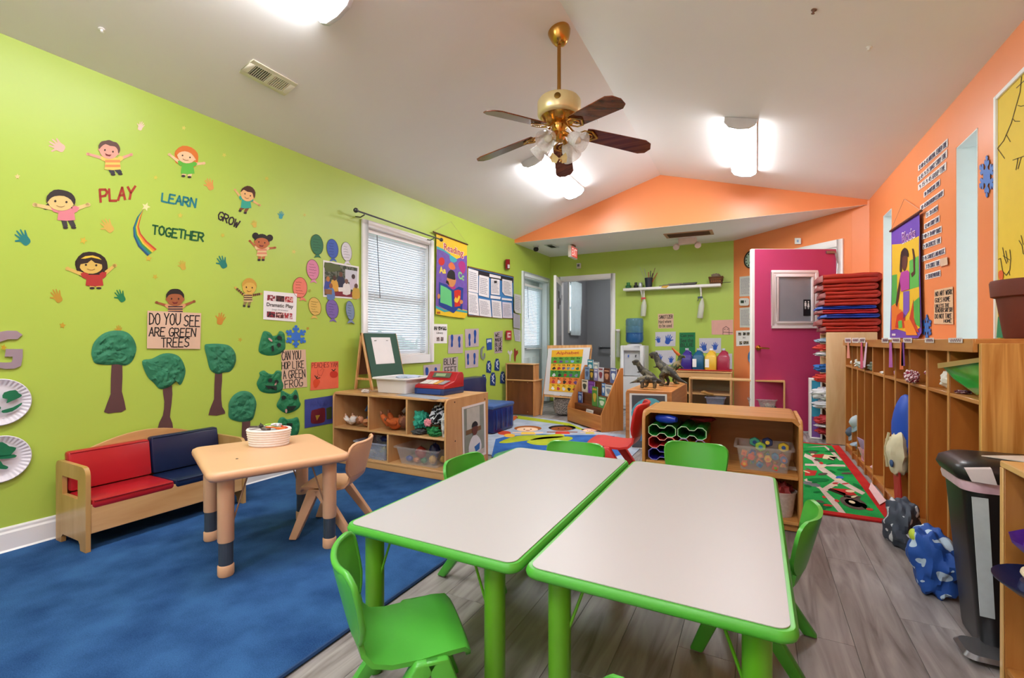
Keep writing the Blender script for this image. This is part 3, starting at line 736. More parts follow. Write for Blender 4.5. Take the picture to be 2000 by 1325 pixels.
t = thing('washroom_fill_light', 'added round fill lamp out of sight inside the washroom', 'ceiling light', (-2.4, 8.7, 2.44))  # unseen lamp, added to brighten the dark washroom
obj('diffuser', MB().lathe([(.16, 0), (.15, -.03), (.1, -.055), (0, -.06)], 24, (-2.4, 8.7, 2.498)), LAMP, t)
# ------------------------------------------------------------------ ceiling fan
fx, fy = -1.198, 2.988; fz = ZR + SLL * (fx - XRID)
t = thing('ceiling_fan', 'brass ceiling fan with five brown wooden blades and glass shades', 'ceiling fan', (fx, fy, 2.3))
nC = Vector((SLL * .5, 0, -1)).normalized()
obj('canopy', MB().lathe([(.075, -.012), (.078, .004), (.075, .02), (.06, .06), (.04, .09), (.022, .10), (0, .10)], 24, (fx, fy, fz - .004), nC), BRASS, t)
obj('downrod', MB().tube([(fx, fy, fz - .08), (fx, fy, 2.69)], .013, 12), mat('#A9793A', .3, .9), t)
GOLD = mat('#EBD8A0', .32, .45, var=.06)
h = obj('motor_housing', MB().lathe([(.03, 2.735), (.06, 2.72), (.135, 2.70), (.148, 2.68), (.148, 2.60), (.14, 2.585), (.12, 2.575), (0, 2.575)], 32, (fx, fy, 0)), GOLD, t)
mb = MB().lathe([(.128, 2.575), (.10, 2.545), (.07, 2.535), (.0, 2.535)], 32, (fx, fy, 0)); obj('lower_housing', mb, BRASS, t)
for k in range(28):
    a = 2 * math.pi * k / 28; d = Vector((math.cos(a), math.sin(a), 0)); e = Vector((-math.sin(a), math.cos(a), 0))
    c0 = Vector((fx, fy, 2.5745)) + d * .124; c1 = Vector((fx, fy, 2.552)) + d * .104
    obj('cooling_slot', MB().add([c0 + e * .006, c0 - e * .006, c1 - e * .005, c1 + e * .005], [(0, 1, 2, 3)]).xf(Matrix.Translation(Vector((0, 0, -.002)))), BLACK, h, smooth=0)
obj('badge', MB().lathe([(.022, 0), (.02, .004), (.01, .006), (0, .006)], 16, Vector((fx, fy, 2.655)) + Vector((.30, -.95, 0)).normalized() * .146, (.30, -.95, 0)), mat('#7A5A22', .35, .9), t)
BLW = wood('#54210E', '#8C4526', 'X', 2.4, .22, 12)
for k in range(5):
    a = math.radians(-108.5 + 72 * k)
    R = Matrix.Translation((fx, fy, 2.505)) @ Matrix.Rotation(a, 4, 'Z') @ Matrix.Rotation(math.radians(9), 4, 'Y') @ Matrix.Rotation(math.radians(-13), 4, 'X')
    pts = [(.19, -.055), (.22, -.062), (.60, -.072), (.645, -.05), (.665, -.0), (.645, .05), (.60, .072), (.22, .062), (.19, .055)]
    bl = obj('blade', MB().prism([Vector((x, y, -.004)) for x, y in pts], (0, 0, .007)).xf(R), BLW, t, .001)
    mb = MB()
    R2 = Matrix.Translation((fx, fy, 2.505)) @ Matrix.Rotation(a, 4, 'Z') @ Matrix.Rotation(math.radians(9), 4, 'Y')
    mb.tube([R2 @ Vector(q) for q in ((.06, 0, .03), (.10, 0, .0), (.15, 0, -.012))], .012, 8, flat=.5)
    for s_ in (-1, 1): mb.tube([R @ Vector(q) for q in ((.13, 0, -.012), (.17, s_ * .045, -.012), (.22, s_ * .05, -.012), (.275, 0, -.012))], .008, 6, flat=.5)
    mb.tube([R @ Vector((.215 + .022 * math.cos(q), .022 * math.sin(q), -.012)) for q in [2 * math.pi * j / 12 for j in range(12)]], .005, 6, closed=True)
    obj('blade_iron', mb, BRASS, bl)
obj('light_kit', MB().lathe([(.05, 2.535), (.055, 2.50), (.04, 2.47), (.045, 2.45), (.03, 2.42), (0, 2.41)], 20, (fx, fy, 0)), BRASS, t)
SH = glass('#F4F2F0', .42, .08)
for k, a in enumerate((-100, -10, 80, 170)):
    a = math.radians(a); d = Vector((math.cos(a), math.sin(a), -.75)).normalized(); c = Vector((fx, fy, 2.455)) + Vector((math.cos(a), math.sin(a), 0)) * .05
    obj('lamp_arm', MB().tube([c - d * .02, c + d * .05], .016, 10), BRASS, t)
    sh = obj('lamp_shade', MB().lathe([(.022, .04), (.035, .055), (.048, .085), (.052, .115), (.062, .145), (.07, .16), (.068, .16), (.058, .14), (.048, .11), (.044, .085), (.03, .058)], 24, c, d, caps=False), SH, t)
    obj('bulb', MB().lathe([(.012, .05), (.014, .07), (.024, .10), (.024, .12), (.012, .138), (0, .142)], 14, c, d), mat('#F2EFE4', .2, var=.02), sh)
mb = MB(); cc = Vector((fx, fy, 2.30)); rv = Vector((CS, SN, 0)); 
for s_ in (-1, 1):
    mb.add([cc, cc + rv * s_ * .045 + Vector((0, 0, .04)), cc + rv * s_ * .06 + Vector((0, -.01, .005)), cc + rv * s_ * .05 + Vector((0, 0, -.03)), cc + rv * s_ * .02 + Vector((0, 0, -.035))], [(0, 1, 2, 3, 4)])
obj('paper_butterfly', mb, mat('#E9D79A', .7), t, label='pale yellow paper butterfly hanging from the light kit')
mb = MB().tube([(fx + .02, fy - .02, 2.42), (fx + .02, fy - .02, 2.28)], .0015, 5); mb.ball((fx + .02, fy - .02, 2.27), .01, 8, 6)
obj('pull_chain', mb, BRASS, t)

# ------------------------------------------------------------------ furniture
def XatY(px, Y): u = (px - 1000) / FPX; return Y * (CS * u - SN) / (SN * u + CS)
def V(*a): return Vector(a)
# rugs
t = thing('carpet', 'dark blue carpet under the bench and tan table', 'carpet', (-2.2, 1.6, 0))
obj('pile', MB().prism([(-3.275, -1.0, .001), (-1.31, -1.0, .001), (-1.31, 2.83, .001), (-3.255, 2.83, .001)], (0, 0, .011)), carpet('#1B3A68', '#365F92'), t, .003)
obj('binding', MB().tube([(-1.306, -1.0, .008), (-1.306, 2.835, .008), (-3.25, 2.835, .008)], .008, 6), mat('#1B3B68', .9), t)
t = thing('world_rug', 'grey and blue rug printed with children and green land', 'rug', (-2.2, 4.9, 0))
RUGZ = Plane((0, 0, .009), (0, 0, 1))
rug = [(-3.2, 3.7), (-1.0, 3.7), (-1.0, 4.58), (-1.17, 4.6), (-1.17, 5.18), (-1.60, 5.18), (-2.22, 5.71), (-2.55, 5.78), (-3.2, 5.78)]
base = obj('pile', MB().prism([V(x, y, .001) for x, y in rug], (0, 0, .008)), carpet('#8E99AC', '#B4BDCC'), t)
fl_ = lambda n, pts, m, par=base, off=0., sm=0: flat(n, RUGZ, pts, m, par, .0004 + off, .0005, sm)
LIME = carpet('#8F9A1E', '#B2BC38'); RB = carpet('#244C8E', '#3E6FB8')
fl_('lime_border', [(1008, 818), (1012, 812), (1112, 827), (1148, 842), (1130, 839), (1100, 830)], LIME)
fl_('orange_corner', [(985, 818), (1008, 812), (1012, 816), (1000, 824), (985, 822)], carpet('#B5522A', '#D4703A'))
fl_('blue_sea', [(968, 858), (990, 852), (1060, 848), (1110, 850), (1160, 850), (1200, 852), (1220, 886), (1180, 900), (1000, 905), (960, 892)], RB)
fl_('lime_land', [(975, 864), (1010, 852), (1060, 850), (1095, 848), (1100, 854), (1060, 858), (1020, 862), (990, 866)], LIME, off=.0004, sm=3)
fl_('lime_land', [(1030, 862), (1060, 854), (1110, 853), (1118, 858), (1100, 864), (1085, 869), (1055, 870), (1035, 867)], LIME, off=.0004, sm=3)
fl_('green_edge', [(966, 888), (990, 880), (1015, 876), (1000, 890), (968, 898)], carpet('#4B8A62', '#6DAA7E'), off=.0004, sm=3)
SKN, SKD, HRO = carpet('#E2B48C', '#F0CDAE'), carpet('#7E3F20', '#9A5530'), carpet('#8A4A20', '#A86432')
for cx, cy, sk, hr, sh in ((1031, 840, SKN, HRO, carpet('#D9A93A', '#E8C260')), (1098, 839, SKD, carpet('#1A1412', '#2E2420'), carpet('#B8342A', '#D24C3A')), (1152, 842, SKN, carpet('#C07B7B', '#D69A98'), carpet('#C6A93C', '#DCC562'))):
    k = 1 if cx < 1150 else .62
    fl_('printed_hair', ell(cx, cy - 3 * k, 27 * k, 5.2 * k), hr); fl_('printed_face', ell(cx - 1, cy - 1 * k, 21 * k, 4.2 * k), sk, off=.0005)
    for dx_ in (-7, 6): fl_('printed_eye', ell(cx + dx_ * k, cy - 1.2 * k, 1.8 * k, .8 * k, 0, 8), carpet('#1A1412', '#2E2420'), off=.001)
    fl_('printed_mouth', ell(cx, cy + 1.2 * k, 5 * k, .6 * k, 0, 8), carpet('#8E2A22', '#A84032'), off=.001)
    fl_('printed_shirt', [(cx - 12 * k, cy + 4 * k), (cx + 12 * k, cy + 4 * k), (cx + 16 * k, cy + 9 * k), (cx - 14 * k, cy + 9 * k)], sh, off=.0004)
    fl_('printed_arm', [(cx - 30 * k, cy + 4.5 * k), (cx + 30 * k, cy + 4.5 * k), (cx + 30 * k, cy + 6 * k), (cx - 30 * k, cy + 6 * k)], sk, off=.0003)
fl_('printed_balloon', ell(985, 846, 13, 4), carpet('#B23A2A', '#CF5338')); fl_('printed_balloon', ell(995, 851, 11, 3.5), carpet('#D69A2A', '#E6B84A'), off=.0003)
t = thing('town_rug', 'green play rug with pale roads, little houses and red edging', 'rug', (.55, 4.4, 0))
gr = obj('pile', MB().prism([(-.35, 3.43, .001), (.705, 3.40, .001), (.69, 5.6, .001), (-.35, 5.6, .001)], (0, 0, .008)), carpet('#17823A', '#2FA552'), t)
mb = MB(); mb.box(.235, .725, 3.37, 3.43, .001, .011); mb.box(-.37, .235, 3.41, 3.43, .001, .011); mb.hexa([(.668, 3.43, .001), (.73, 3.43, .001), (.725, 5.63, .001), (.66, 5.6, .001)], [(.668, 3.43, .011), (.73, 3.43, .011), (.725, 5.63, .011), (.66, 5.6, .011)]); mb.box(-.37, .66, 5.59, 5.63, .001, .011)
obj('red_edging', mb, carpet('#A81E20', '#C8332E'), t)
fl_ = lambda n, pts, m, off=0., sm=0: flat(n, RUGZ, pts, m, gr, .0004 + off, .0005, sm)
ROAD = carpet('#BDA59A', '#DCC8BE', 90); HB = carpet('#4A3A34', '#6A5850'); HRD = carpet('#A82626', '#C94038'); CRM = carpet('#D2B890', '#EAD6B4'); DG = carpet('#0C5F2C', '#1B7A3E')
fl_('road', [(1570, 938), (1600, 955), (1612, 970), (1640, 1003), (1652, 1003), (1630, 975), (1608, 955), (1575, 935)], ROAD)
fl_('road', [(1572, 886), (1590, 893), (1605, 910), (1640, 935), (1690, 963), (1684, 967), (1632, 940), (1600, 918), (1586, 900), (1570, 892)], ROAD)
fl_('road', [(1572, 906), (1650, 908), (1652, 912), (1572, 910)], ROAD, .0003); fl_('road', [(1605, 955), (1632, 938), (1640, 944), (1615, 960)], ROAD, .0003)
fl_('road', [(1574, 874), (1610, 873), (1640, 900), (1646, 900), (1630, 884), (1612, 871)], ROAD, .0002)
for n, pts, m in (('house_roof', [(1588, 888), (1610, 887), (1605, 895), (1585, 893)], HRD), ('house_wall', [(1610, 888), (1634, 891), (1628, 899), (1606, 896)], CRM), ('house_roof', [(1572, 918), (1596, 920), (1592, 929), (1572, 930)], HRD),
                  ('house_shadow', [(1620, 892), (1636, 893), (1628, 900), (1616, 898)], HB), ('barn_side', [(1616, 957), (1622, 954), (1652, 964), (1650, 970)], carpet('#2A1512', '#3E211A')), ('barn_roof', [(1622, 954), (1660, 956), (1674, 968), (1650, 968)], HRD),
                  ('house_wall', [(1650, 966), (1672, 970), (1668, 974), (1648, 971)], HB), ('pond_ring', ell(1667, 983, 28, 11, 18), HB), ('pond', ell(1667, 983, 18, 6.5, 18), carpet('#5C8C2A', '#86B048')), ('tree_clump', ell(1598, 938, 22, 4), DG),
                  ('tree_clump', ell(1650, 918, 16, 3), DG), ('tree_clump', ell(1585, 882, 16, 2.5), DG), ('tree_clump', ell(1625, 882, 14, 2), DG), ('bridge', ell(1585, 946, 18, 4, 12), carpet('#5A5A5E', '#7A7A7E')), ('fish_pond', ell(1640, 933, 8, 3), RB), ('tree_clump', ell(1690, 990, 14, 4, 30), DG),
                  ('tree_clump', ell(1605, 988, 14, 6), DG), ('house_wall', ell(1655, 925, 12, 2), HB), ('tree_clump', ell(1676, 950, 12, 3, 25), DG)):
    fl_(n, pts, m, .0006)
rnd = random.Random(21)
for k in range(34):
    x, y = rnd.uniform(1575, 1700), rnd.uniform(876, 1000)
    if x > 1625 + (y - 876) * .62: continue
    p = ell(x, y, rnd.uniform(4, 10), rnd.uniform(1, 2.6), rnd.uniform(-10, 25), 9)
    fl_(['tree_clump', 'house_wall', 'flower_bed', 'house_roof'][k % 4], p, [DG, HB, CRM, HRD][k % 4], .0009)
fl_('pond_island', ell(1664, 981, 7, 2.5, 18), CRM, .0012)

# ---- stacking chairs of moulded plastic
def chair(name, label, loc, rz, m, group=None, k=1., hole=False, proto=[{}]):
    t = thing(name, label, 'chair', loc, rz, group)
    src = proto[0].get((m.name, hole))
    if src:
        for ch in src.children:
            c2 = ch.copy(); COL.objects.link(c2); c2.parent = t
        return t
    def rows(prof, n=13):
        out = []
        for y, z, hw, cv in prof:
            out.append([V(hw * (2 * i / (n - 1) - 1), y + cv * abs(2 * i / (n - 1) - 1) ** 2.4, z) for i in range(n)])
        return out
    seat = [(.150, .236, .118, 0), (.152, .252, .128, -.004), (.142, .268, .135, -.01), (.09, .270, .140, 0), (.02, .263, .138, 0), (-.05, .262, .134, 0), (-.095, .270, .128, .004), (-.122, .292, .122, .012), (-.136, .322, .118, .02)]
    obj('seat', MB().shell(rows(seat), .012), m, t, smooth=60)
    back = [(-.137, .323, .118, .02), (-.143, .342, .135, .03), (-.150, .37, .148, .038), (-.160, .41, .154, .042), (-.170, .45, .157, .044), (-.176, .474, .154, .044), (-.179, .488, .140, .038), (-.180, .494, .120, .03)]
    bk = obj('backrest', MB().shell(rows(back), .012), m, t, smooth=60)
    R = rows(back); edge = [r[0] for r in R] + R[-1][1:-1] + [r[-1] for r in R[::-1]]
    obj('rim', MB().tube([q + V(0, -.006, 0) for q in edge], .0085, 8), m, bk, smooth=60)
    if hole:
        q = [V(-.06, -.122, .326), V(.06, -.122, .326), V(.066, -.128, .350), V(-.066, -.128, .350)]
        obj('hand_slot', MB().prism(q, (0, -.002, 0)), DARK, bk, smooth=0)
    for sx in (-1, 1):
        for f in (1, -1):
            a, b_ = V(sx * .136, .045 + f * .010, .262), V(sx * .156, f * .155 + .005, .004)
            w1, w2 = .031, .021
            mb = MB().hexa([b_ + V(-w2 * .8, -w2, 0), b_ + V(w2 * .8, -w2, 0), b_ + V(w2 * .8, w2, 0), b_ + V(-w2 * .8, w2, 0)], [a + V(-w1 * .7, -w1, 0), a + V(w1 * .7, -w1, 0), a + V(w1 * .7, w1, 0), a + V(-w1 * .7, w1, 0)])
            obj('leg', mb, m, t, .007)
    proto[0][(m.name, hole)] = t
    return t
GP = mat('#4FAE3A', .34, var=.08, scale=5)
TANP = mat('#DFAE86', .4, var=.04, scale=5)
REDP = mat('#CF2A2C', .36, var=.06, scale=5)
G = 'green moulded chairs around the white tables'
chair('stacking_chair', 'green plastic chair in the near left foreground with its seat in view', (-.848, 1.0, 0), math.radians(-43), GP, G)
chair('stacking_chair', 'green plastic chair tucked under the left side of the tables', (-1.09, 1.86, 0), math.radians(-92), GP, G)
chair('stacking_chair', 'green plastic chair at the far end of the left table', (-.86, 2.27, 0), math.radians(185), GP, G)
chair('stacking_chair', 'green plastic chair at the far end of the right table before the bottle shelf', (-.285, 2.56, 0), math.radians(183), GP, G)
chair('stacking_chair', 'green plastic chair at the right side of the tables facing left', (.0, 1.83, 0), math.radians(82), GP, G)
chair('stacking_chair', 'green plastic chair cut by the bottom edge with only its back rim showing', (-.08, .925, 0), math.radians(2), GP, G)
chair('toddler_chair', 'tan moulded toddler chair pulled up to the tan table', (-2.063, 1.844, .0125), math.radians(116), TANP, None, 1., True)
chair('red_chair', 'red moulded plastic chair standing between the rug and the bottle shelf', (-.895, 3.30, 0), math.radians(94), REDP).scale = (1.25, 1.25, 1.25)

# ---- tables
def rrect(x0, x1, y0, y1, r, n=6):
    out = []
    for cx, cy, a in ((x1 - r, y1 - r, 0), (x0 + r, y1 - r, 90), (x0 + r, y0 + r, 180), (x1 - r, y0 + r, 270)):
        for k in range(n + 1):
            t_ = math.radians(a + 90 * k / n); out.append((cx + r * math.cos(t_), cy + r * math.sin(t_)))
    return out
def loop_stack(mb, loops):
    n = len(loops[0]); vs_ = [V(*q) for l in loops for q in l]
    fs = [(j * n + i, j * n + (i + 1) % n, (j + 1) * n + (i + 1) % n, (j + 1) * n + i) for j in range(len(loops) - 1) for i in range(n)]
    fs += [tuple(range(n))[::-1], tuple((len(loops) - 1) * n + i for i in range(n))]
    return mb.add(vs_, fs)
def tabletop(hx, hy, z, r, th, inset=.018):
    L = lambda d, zz: [(x, y, zz) for x, y in rrect(-hx + d, hx - d, -hy + d, hy - d, max(.004, r - d))]
    return loop_stack(MB(), [L(.012, z - th), L(.002, z - th * .75), L(0, z - th * .45), L(.004, z - th * .15), L(inset * .6, z), L(inset, z - .001)])
GLEG = mat('#5FA51F', .4, var=.1, scale=6); LAM = mat('#B4B1B1', .4, var=.015, scale=1.5)
def green_table(label, cx, cy, hx, hy, lx, ly):
    t = thing('activity_table', label, 'table', (cx, cy, 0), 0., 'white topped green tables')
    top = obj('table_rim', tabletop(hx, hy, .48, .04, .028, .012), GP, t, smooth=60)
    loop = [(x, y, .4795) for x, y in rrect(-hx + .016, hx - .016, -hy + .016, hy - .016, .028)]
    mb = MB(); loop_stack(mb, [loop, [(x, y, .4815) for x, y, z in loop]]); obj('white_laminate', mb, LAM, top, smooth=0)
    for x in lx:
        for y in ly:
            lg = obj('leg', MB().lathe([(.027, .10), (.029, .105), (.0295, .448), (.034, .452)], 20, (x, y, 0)), GLEG, t)
            obj('steel_tube', MB().lathe([(.02, .05), (.02, .101)], 16, (x, y, 0)), STEEL, lg); obj('foot', MB().lathe([(.024, 0), (.027, .006), (.027, .055), (.022, .062)], 18, (x, y, 0)), GP, lg)
            s_ = -1 if x > 0 else 1
            obj('brace_rod', MB().tube([(x + s_ * .02, y, .30), (x + s_ * .075, y, .452)], .004, 6), GLEG, lg)
    return t
green_table('white topped green table on the left of the joined pair', -.8385, 1.643, .3045, .6, (-.24, .2), (-.523, .523))
green_table('white topped green table on the right of the joined pair', -.2245, 1.650, .3005, .6, (-.226, .225), (-.523, .523))
# tan table
t = thing('toddler_table', 'tan plastic toddler table with adjustable legs', 'table', (-2.215, 1.55, .0125), math.atan2(-.389, .922), None)
obj('table_top', tabletop(.33, .305, .478, .05, .042, .03), TANP, t, smooth=60)
for i, (x, y) in enumerate(((-.245, -.03),)): obj('screw_hole', MB().lathe([(.006, .4775), (.006, .4785)], 10, (.1, -.16, 0)), DARK, t)
for sx in (-1, 1):
    for sy in (-1, 1):
        x, y = sx * .238, sy * .225
        lg = obj('leg', MB().lathe([(.031, .15), (.033, .156), (.034, .435), (.04, .44)], 20, (x, y, 0)), TANP, t)
        sl = obj('sleeve', MB().lathe([(.029, .04), (.029, .151)], 18, (x, y, 0)), mat('#4A525C', .4, .3), lg); obj('foot', MB().lathe([(.03, 0), (.033, .006), (.033, .045), (.029, .05)], 18, (x, y, 0)), TANP, lg)
        obj('brace_rod', MB().tube([(x, y - sy * .03, .24), (x, y - sy * .09, .44)], .004, 6), mat('#9A7A5E', .5), lg)
# basket of brushes on it
BC = V(-2.33, 1.63, .4915)
t = thing('woven_basket', 'white woven oval basket on the tan table', 'basket', tuple(BC), math.radians(30))
WV = mat('#E9E3E0', .85, var=.08, scale=60)
for i in range(7):
    z = .006 + i * .0125; rx = .095 + .012 * i / 6; ry = .07 + .01 * i / 6
    mb = MB(); N = 44
    mb.tube([((rx + .003 * math.sin(k * 2 * math.pi / 4 * 2 + i * 3.14)) * math.cos(2 * math.pi * k / N), (ry + .003 * math.sin(k * 2 * math.pi / 4 * 2 + i * 3.14)) * math.sin(2 * math.pi * k / N), z) for k in range(N)], .0078, 6, closed=True)
    obj('woven_coil', mb, WV, t)
obj('basket_floor', MB().lathe([(.0, .002), (.068, .002), (.07, .008), (0, .008)], 20), WV, t)
for i, (dx, dy, dz, sx, sy, sz, rot, hx, lab, cat) in enumerate(((-.055, .015, .088, .05, .016, .012, 20, '#4A3A34', 'dark brown brush lying in the white basket', 'brush'), (-.02, -.025, .092, .042, .015, .012, -25, '#6E625E', 'grey toy comb lying in the white basket', 'comb'),
      (.0, .03, .098, .035, .02, .012, 50, '#9FD33C', 'lime green toy bottle in the white basket', 'bottle'), (.03, .01, .103, .03, .016, .014, 70, '#E8EEF2', 'white toy tube in the white basket', 'tube'), (.045, -.025, .092, .048, .01, .009, 12, '#E0702A', 'orange toy comb in the white basket', 'comb'), (.07, .012, .09, .03, .012, .01, -40, '#C8442A', 'red handled toy brush at the right of the white basket', 'brush'), (-.04, -.005, .105, .03, .01, .008, -60, '#2E2A2C', 'small black toy brush on top of the white basket', 'brush'))):
    M_ = Matrix.Translation(BC) @ Matrix.Rotation(math.radians(30), 4, 'Z') @ Matrix.Translation((dx, dy, dz)) @ Matrix.Rotation(math.radians(rot), 4, 'Z') @ Matrix.Rotation(.15, 4, 'Y')
    mb = MB().tube([(-sx, 0, 0), (-sx * .2, 0, sz * .3), (sx * .15, 0, 0)], [sz * .45, sz * .5, sz * .5], 8); mb.box(sx * .1, sx, -sy, sy, -sz * .6, sz * .6)
    tag(obj('toy_' + cat, mb.xf(M_), mat(hx, .5), None, .002), lab, cat, 'grooming toys in the white basket')

# ---- bench with red and blue cushions
BW = wood('#C0905A', '#D8AE78', 'Y', 1.6, .3, 7); BWZ = wood('#B08648', '#CBA268', 'Z', 1.6, .3, 7)
t = thing('settee', 'wooden toddler settee with red and navy vinyl cushions', 'settee', (-3.07, 1.46, 0))
bx0, bx1, by0, by1 = -3.235, -2.90, 1.06, 1.868
out = [(bx0, .0), (bx0 + .06, 0), (bx0 + .065, .03), (bx0 + .08, .045), (bx1 - .08, .045), (bx1 - .065, .03), (bx1 - .06, 0), (bx1, 0), (bx1, .375), (bx1 - .006, .395), (bx1 - .02, .41), (bx1 - .04, .415), (bx0 + .03, .418), (bx0 + .01, .41), (bx0, .39)]
hole = [(bx0 + .075, .25), (bx1 - .085, .25), (bx1 - .085, .345), (bx0 + .075, .345)]
for ya, yb in ((by0, by0 + .02), (by1 - .02, by1)):
    # ring: outer outline bridged to the hand hole
    n1 = len(out); loop = out[:9] + [] ; mb = MB()
    path = out[:8] + [(bx1, .25)] + [hole[1], hole[0], hole[3], hole[2], hole[1], (bx1, .25)] + out[8:]
    lo = [(bx0, 0)] + out[1:8] + [(bx1, .25), hole[1], hole[0], (bx0, .25)]
    up = [(bx0, .345), hole[3], hole[2], (bx1, .345)] + out[8:]
    for poly in (lo, up): mb.prism([V(x, ya, z) for x, z in poly], (0, yb - ya, 0))
    mb.box(bx0, hole[0][0], ya, yb, .25, .345); mb.box(hole[1][0], bx1, ya, yb, .25, .345)
    obj('side_panel', mb, BWZ, t, smooth=30)
arc = [(by0 + .02, .12)] + [(by0 + .02 + (by1 - by0 - .04) * k / 16, .405 + .105 * math.sin(math.pi * k / 16)) for k in range(17)] + [(by1 - .02, .12)]
obj('back_panel', MB().prism([V(bx0, y, z) for y, z in arc], (.016, 0, 0)), BW, t, .002)
box('front_panel', bx1 - .022, bx1 - .004, by0 + .02, by1 - .02, .085, .228, BW, t, .003)
box('seat_board', bx0 + .02, bx1 - .022, by0 + .02, by1 - .02, .19, .205, BW, t, .002)
REDV = mat('#AE1C26', .3, var=.1, scale=4); NAVY = mat('#142244', .3, var=.12, scale=4)
ym = 1.455
def cushion(nm, x0, x1, y0, y1, z0, z1, m, lean=0.):
    mb = MB().box(x0, x1, y0, y1, z0, z1)
    if lean: mb.v = [V(v.x - lean * (v.z - z0), v.y, v.z) for v in mb.v]
    c = obj(nm, mb, m, t, .014)
    pth = [(x1 - lean * (z1 - z0), y0 + .01, z1 - .006), (x1 - lean * (z1 - z0), y1 - .01, z1 - .006)]
    obj('piping', MB().tube(pth, .004, 6), m, c)
cushion('seat_cushion', bx0 + .07, bx1 - .0, by0 + .024, ym, .206, .252, REDV); cushion('seat_cushion', bx0 + .07, bx1 - .0, ym + .003, by1 - .024, .206, .252, NAVY)
cushion('back_cushion', bx0 + .045, bx0 + .10, by0 + .024, ym, .256, .458, REDV, .14); cushion('back_cushion', bx0 + .05, bx0 + .105, ym + .003, by1 - .024, .256, .468, NAVY, .14)

t.location.z = .0125
# ---- big low shelf in the middle of the left side
def tub(parent, name, x0, x1, y0, y1, z0, z1, m, tp=.03, th=.003, lip=.008):
    """open tapered plastic bin"""
    mb = MB(); A = lambda d, z: [(x, y, z) for x, y in rrect(x0 + d, x1 - d, y0 + d, y1 - d, .02)]
    L = [A(tp, z0), A(tp * .1, z1 - .01), A(-lip, z1 - .01), A(-lip, z1), A(th, z1), A(tp * .1 + th, z1 - .012), A(tp + th, z0 + th)]
    loop_stack(mb, L)
    return obj(name, mb, m, parent, smooth=40)
t = thing('toy_shelf', 'maple toy shelf with five open compartments holding dolls and bins', 'shelf', (-2.64, 3.15, 0))
sx0, sx1, sy0, sy1, sz = -3.235, -2.045, 2.855, 3.47, .61
for a, b_ in ((sx0, sx0 + .018), (sx1 - .018, sx1)):
    mb = MB().prism([V(a, y, z) for y, z in ((sy0, 0), (sy1, 0), (sy1, sz), (sy0 + .035, sz), (sy0 + .012, sz - .01), (sy0, sz - .035))], (b_ - a, 0, 0)); obj('side_panel', mb, MAPLE, t, .002)
def dv(nm, px, z0, z1): 
    x = XatY(px, sy0); return box(nm, x - .008, x + .008, sy0 + .004, sy1 - .02, z0, z1, MAPLE, t, .002)
box('top_board', sx0 + .018, sx1 - .018, sy0 + .002, sy1, sz - .02, sz - .002, MAPLEX, t, .003)
box('shelf_board', sx0 + .018, sx1 - .018, sy0 + .002, sy1 - .02, .30, .316, MAPLEX, t, .003)
box('bottom_board', sx0 + .018, sx1 - .018, sy0 + .002, sy1 - .02, .055, .073, MAPLEX, t, .003)
box('kick_board', sx0 + .018, sx1 - .018, sy0 + .006, sy0 + .022, .005, .055, MAPLEX, t, .002)
box('back_board', sx0 + .018, sx1 - .018, sy1 - .02, sy1 - .004, .005, sz - .02, wood('#8A5A30', '#A87444', 'X', 2), t, .002)
dv('divider', 718.5, .316, sz - .02); dv('divider', 793, .316, sz - .02); dv('divider', 756, .073, .30)
for px, py in ((888, 786), (947, 780), (889, 862), (948, 842)): 
    q = Plane((sx1, 0, 0), (1, 0, 0))(px, py); obj('bolt_cap', MB().lathe([(.006, 0), (.006, .002)], 10, q, (1, 0, 0)), mat('#4A2E1C', .4), t)
PS = Plane((sx1, 0, 0), (1, 0, 0))
for i, q in enumerate(([(700, 762), (760, 770), (750, 764), (690, 757)], [(770, 772), (850, 781), (880, 778), (800, 768)])):
    flat('wrapping_scrap', Plane((0, 0, sz - .002), (0, 0, 1)), q, mat(['#B08A6C', '#9AA0AC'][i], .7), t, .0005, .0006)
# framed print on its end
q = [(902, 796), (948, 784), (949.5, 887), (904.5, 912)]
t = sheet('child_photo', 'photo print of a child in a white shirt on the end of the toy shelf', 'photo', PS, q, PAPER)
flat('photo_ground', PS, subq(q, .08, .04, .93, .95), mat('#8E968C', .5, var=.35, scale=9), t, .0035)
flat('photo_wall', PS, subq(q, .2, .05, .75, .42), mat('#C3C6BE', .5, var=.2), t, .0045)
flat('photo_chair', PS, subq(q, .15, .42, .8, .50), mat('#7A5A30', .5), t, .005)
flat('photo_table', PS, subq(q, .08, .86, .93, .95), mat('#C6C2BC', .5), t, .005)
sh_ = [lerpq(q, u, v) for u, v in ((.36, .6), (.5, .55), (.64, .58), (.78, .7), (.8, .85), (.62, .88), (.42, .9), (.28, .84), (.26, .72))]
flat('photo_shirt', PS, sh_, mat('#DCE2EC', .6), t, .006, smooth=2)
flat('photo_head', PS, [lerpq(q, .54 + .12 * math.cos(a), .45 + .11 * math.sin(a)) for a in [k * .4 for k in range(16)]], mat('#6A3A26', .5), t, .007)
flat('photo_hair', PS, [lerpq(q, .54 + .13 * math.cos(a), .40 + .09 * math.sin(a)) for a in [math.pi + k * .314 for k in range(11)]], mat('#1E1614', .5), t, .0075)
flat('photo_bowl', PS, [lerpq(q, u, v) for u, v in ((.5, .76), (.74, .72), (.72, .84), (.56, .86))], mat('#2F6FC0', .5), t, .0075)

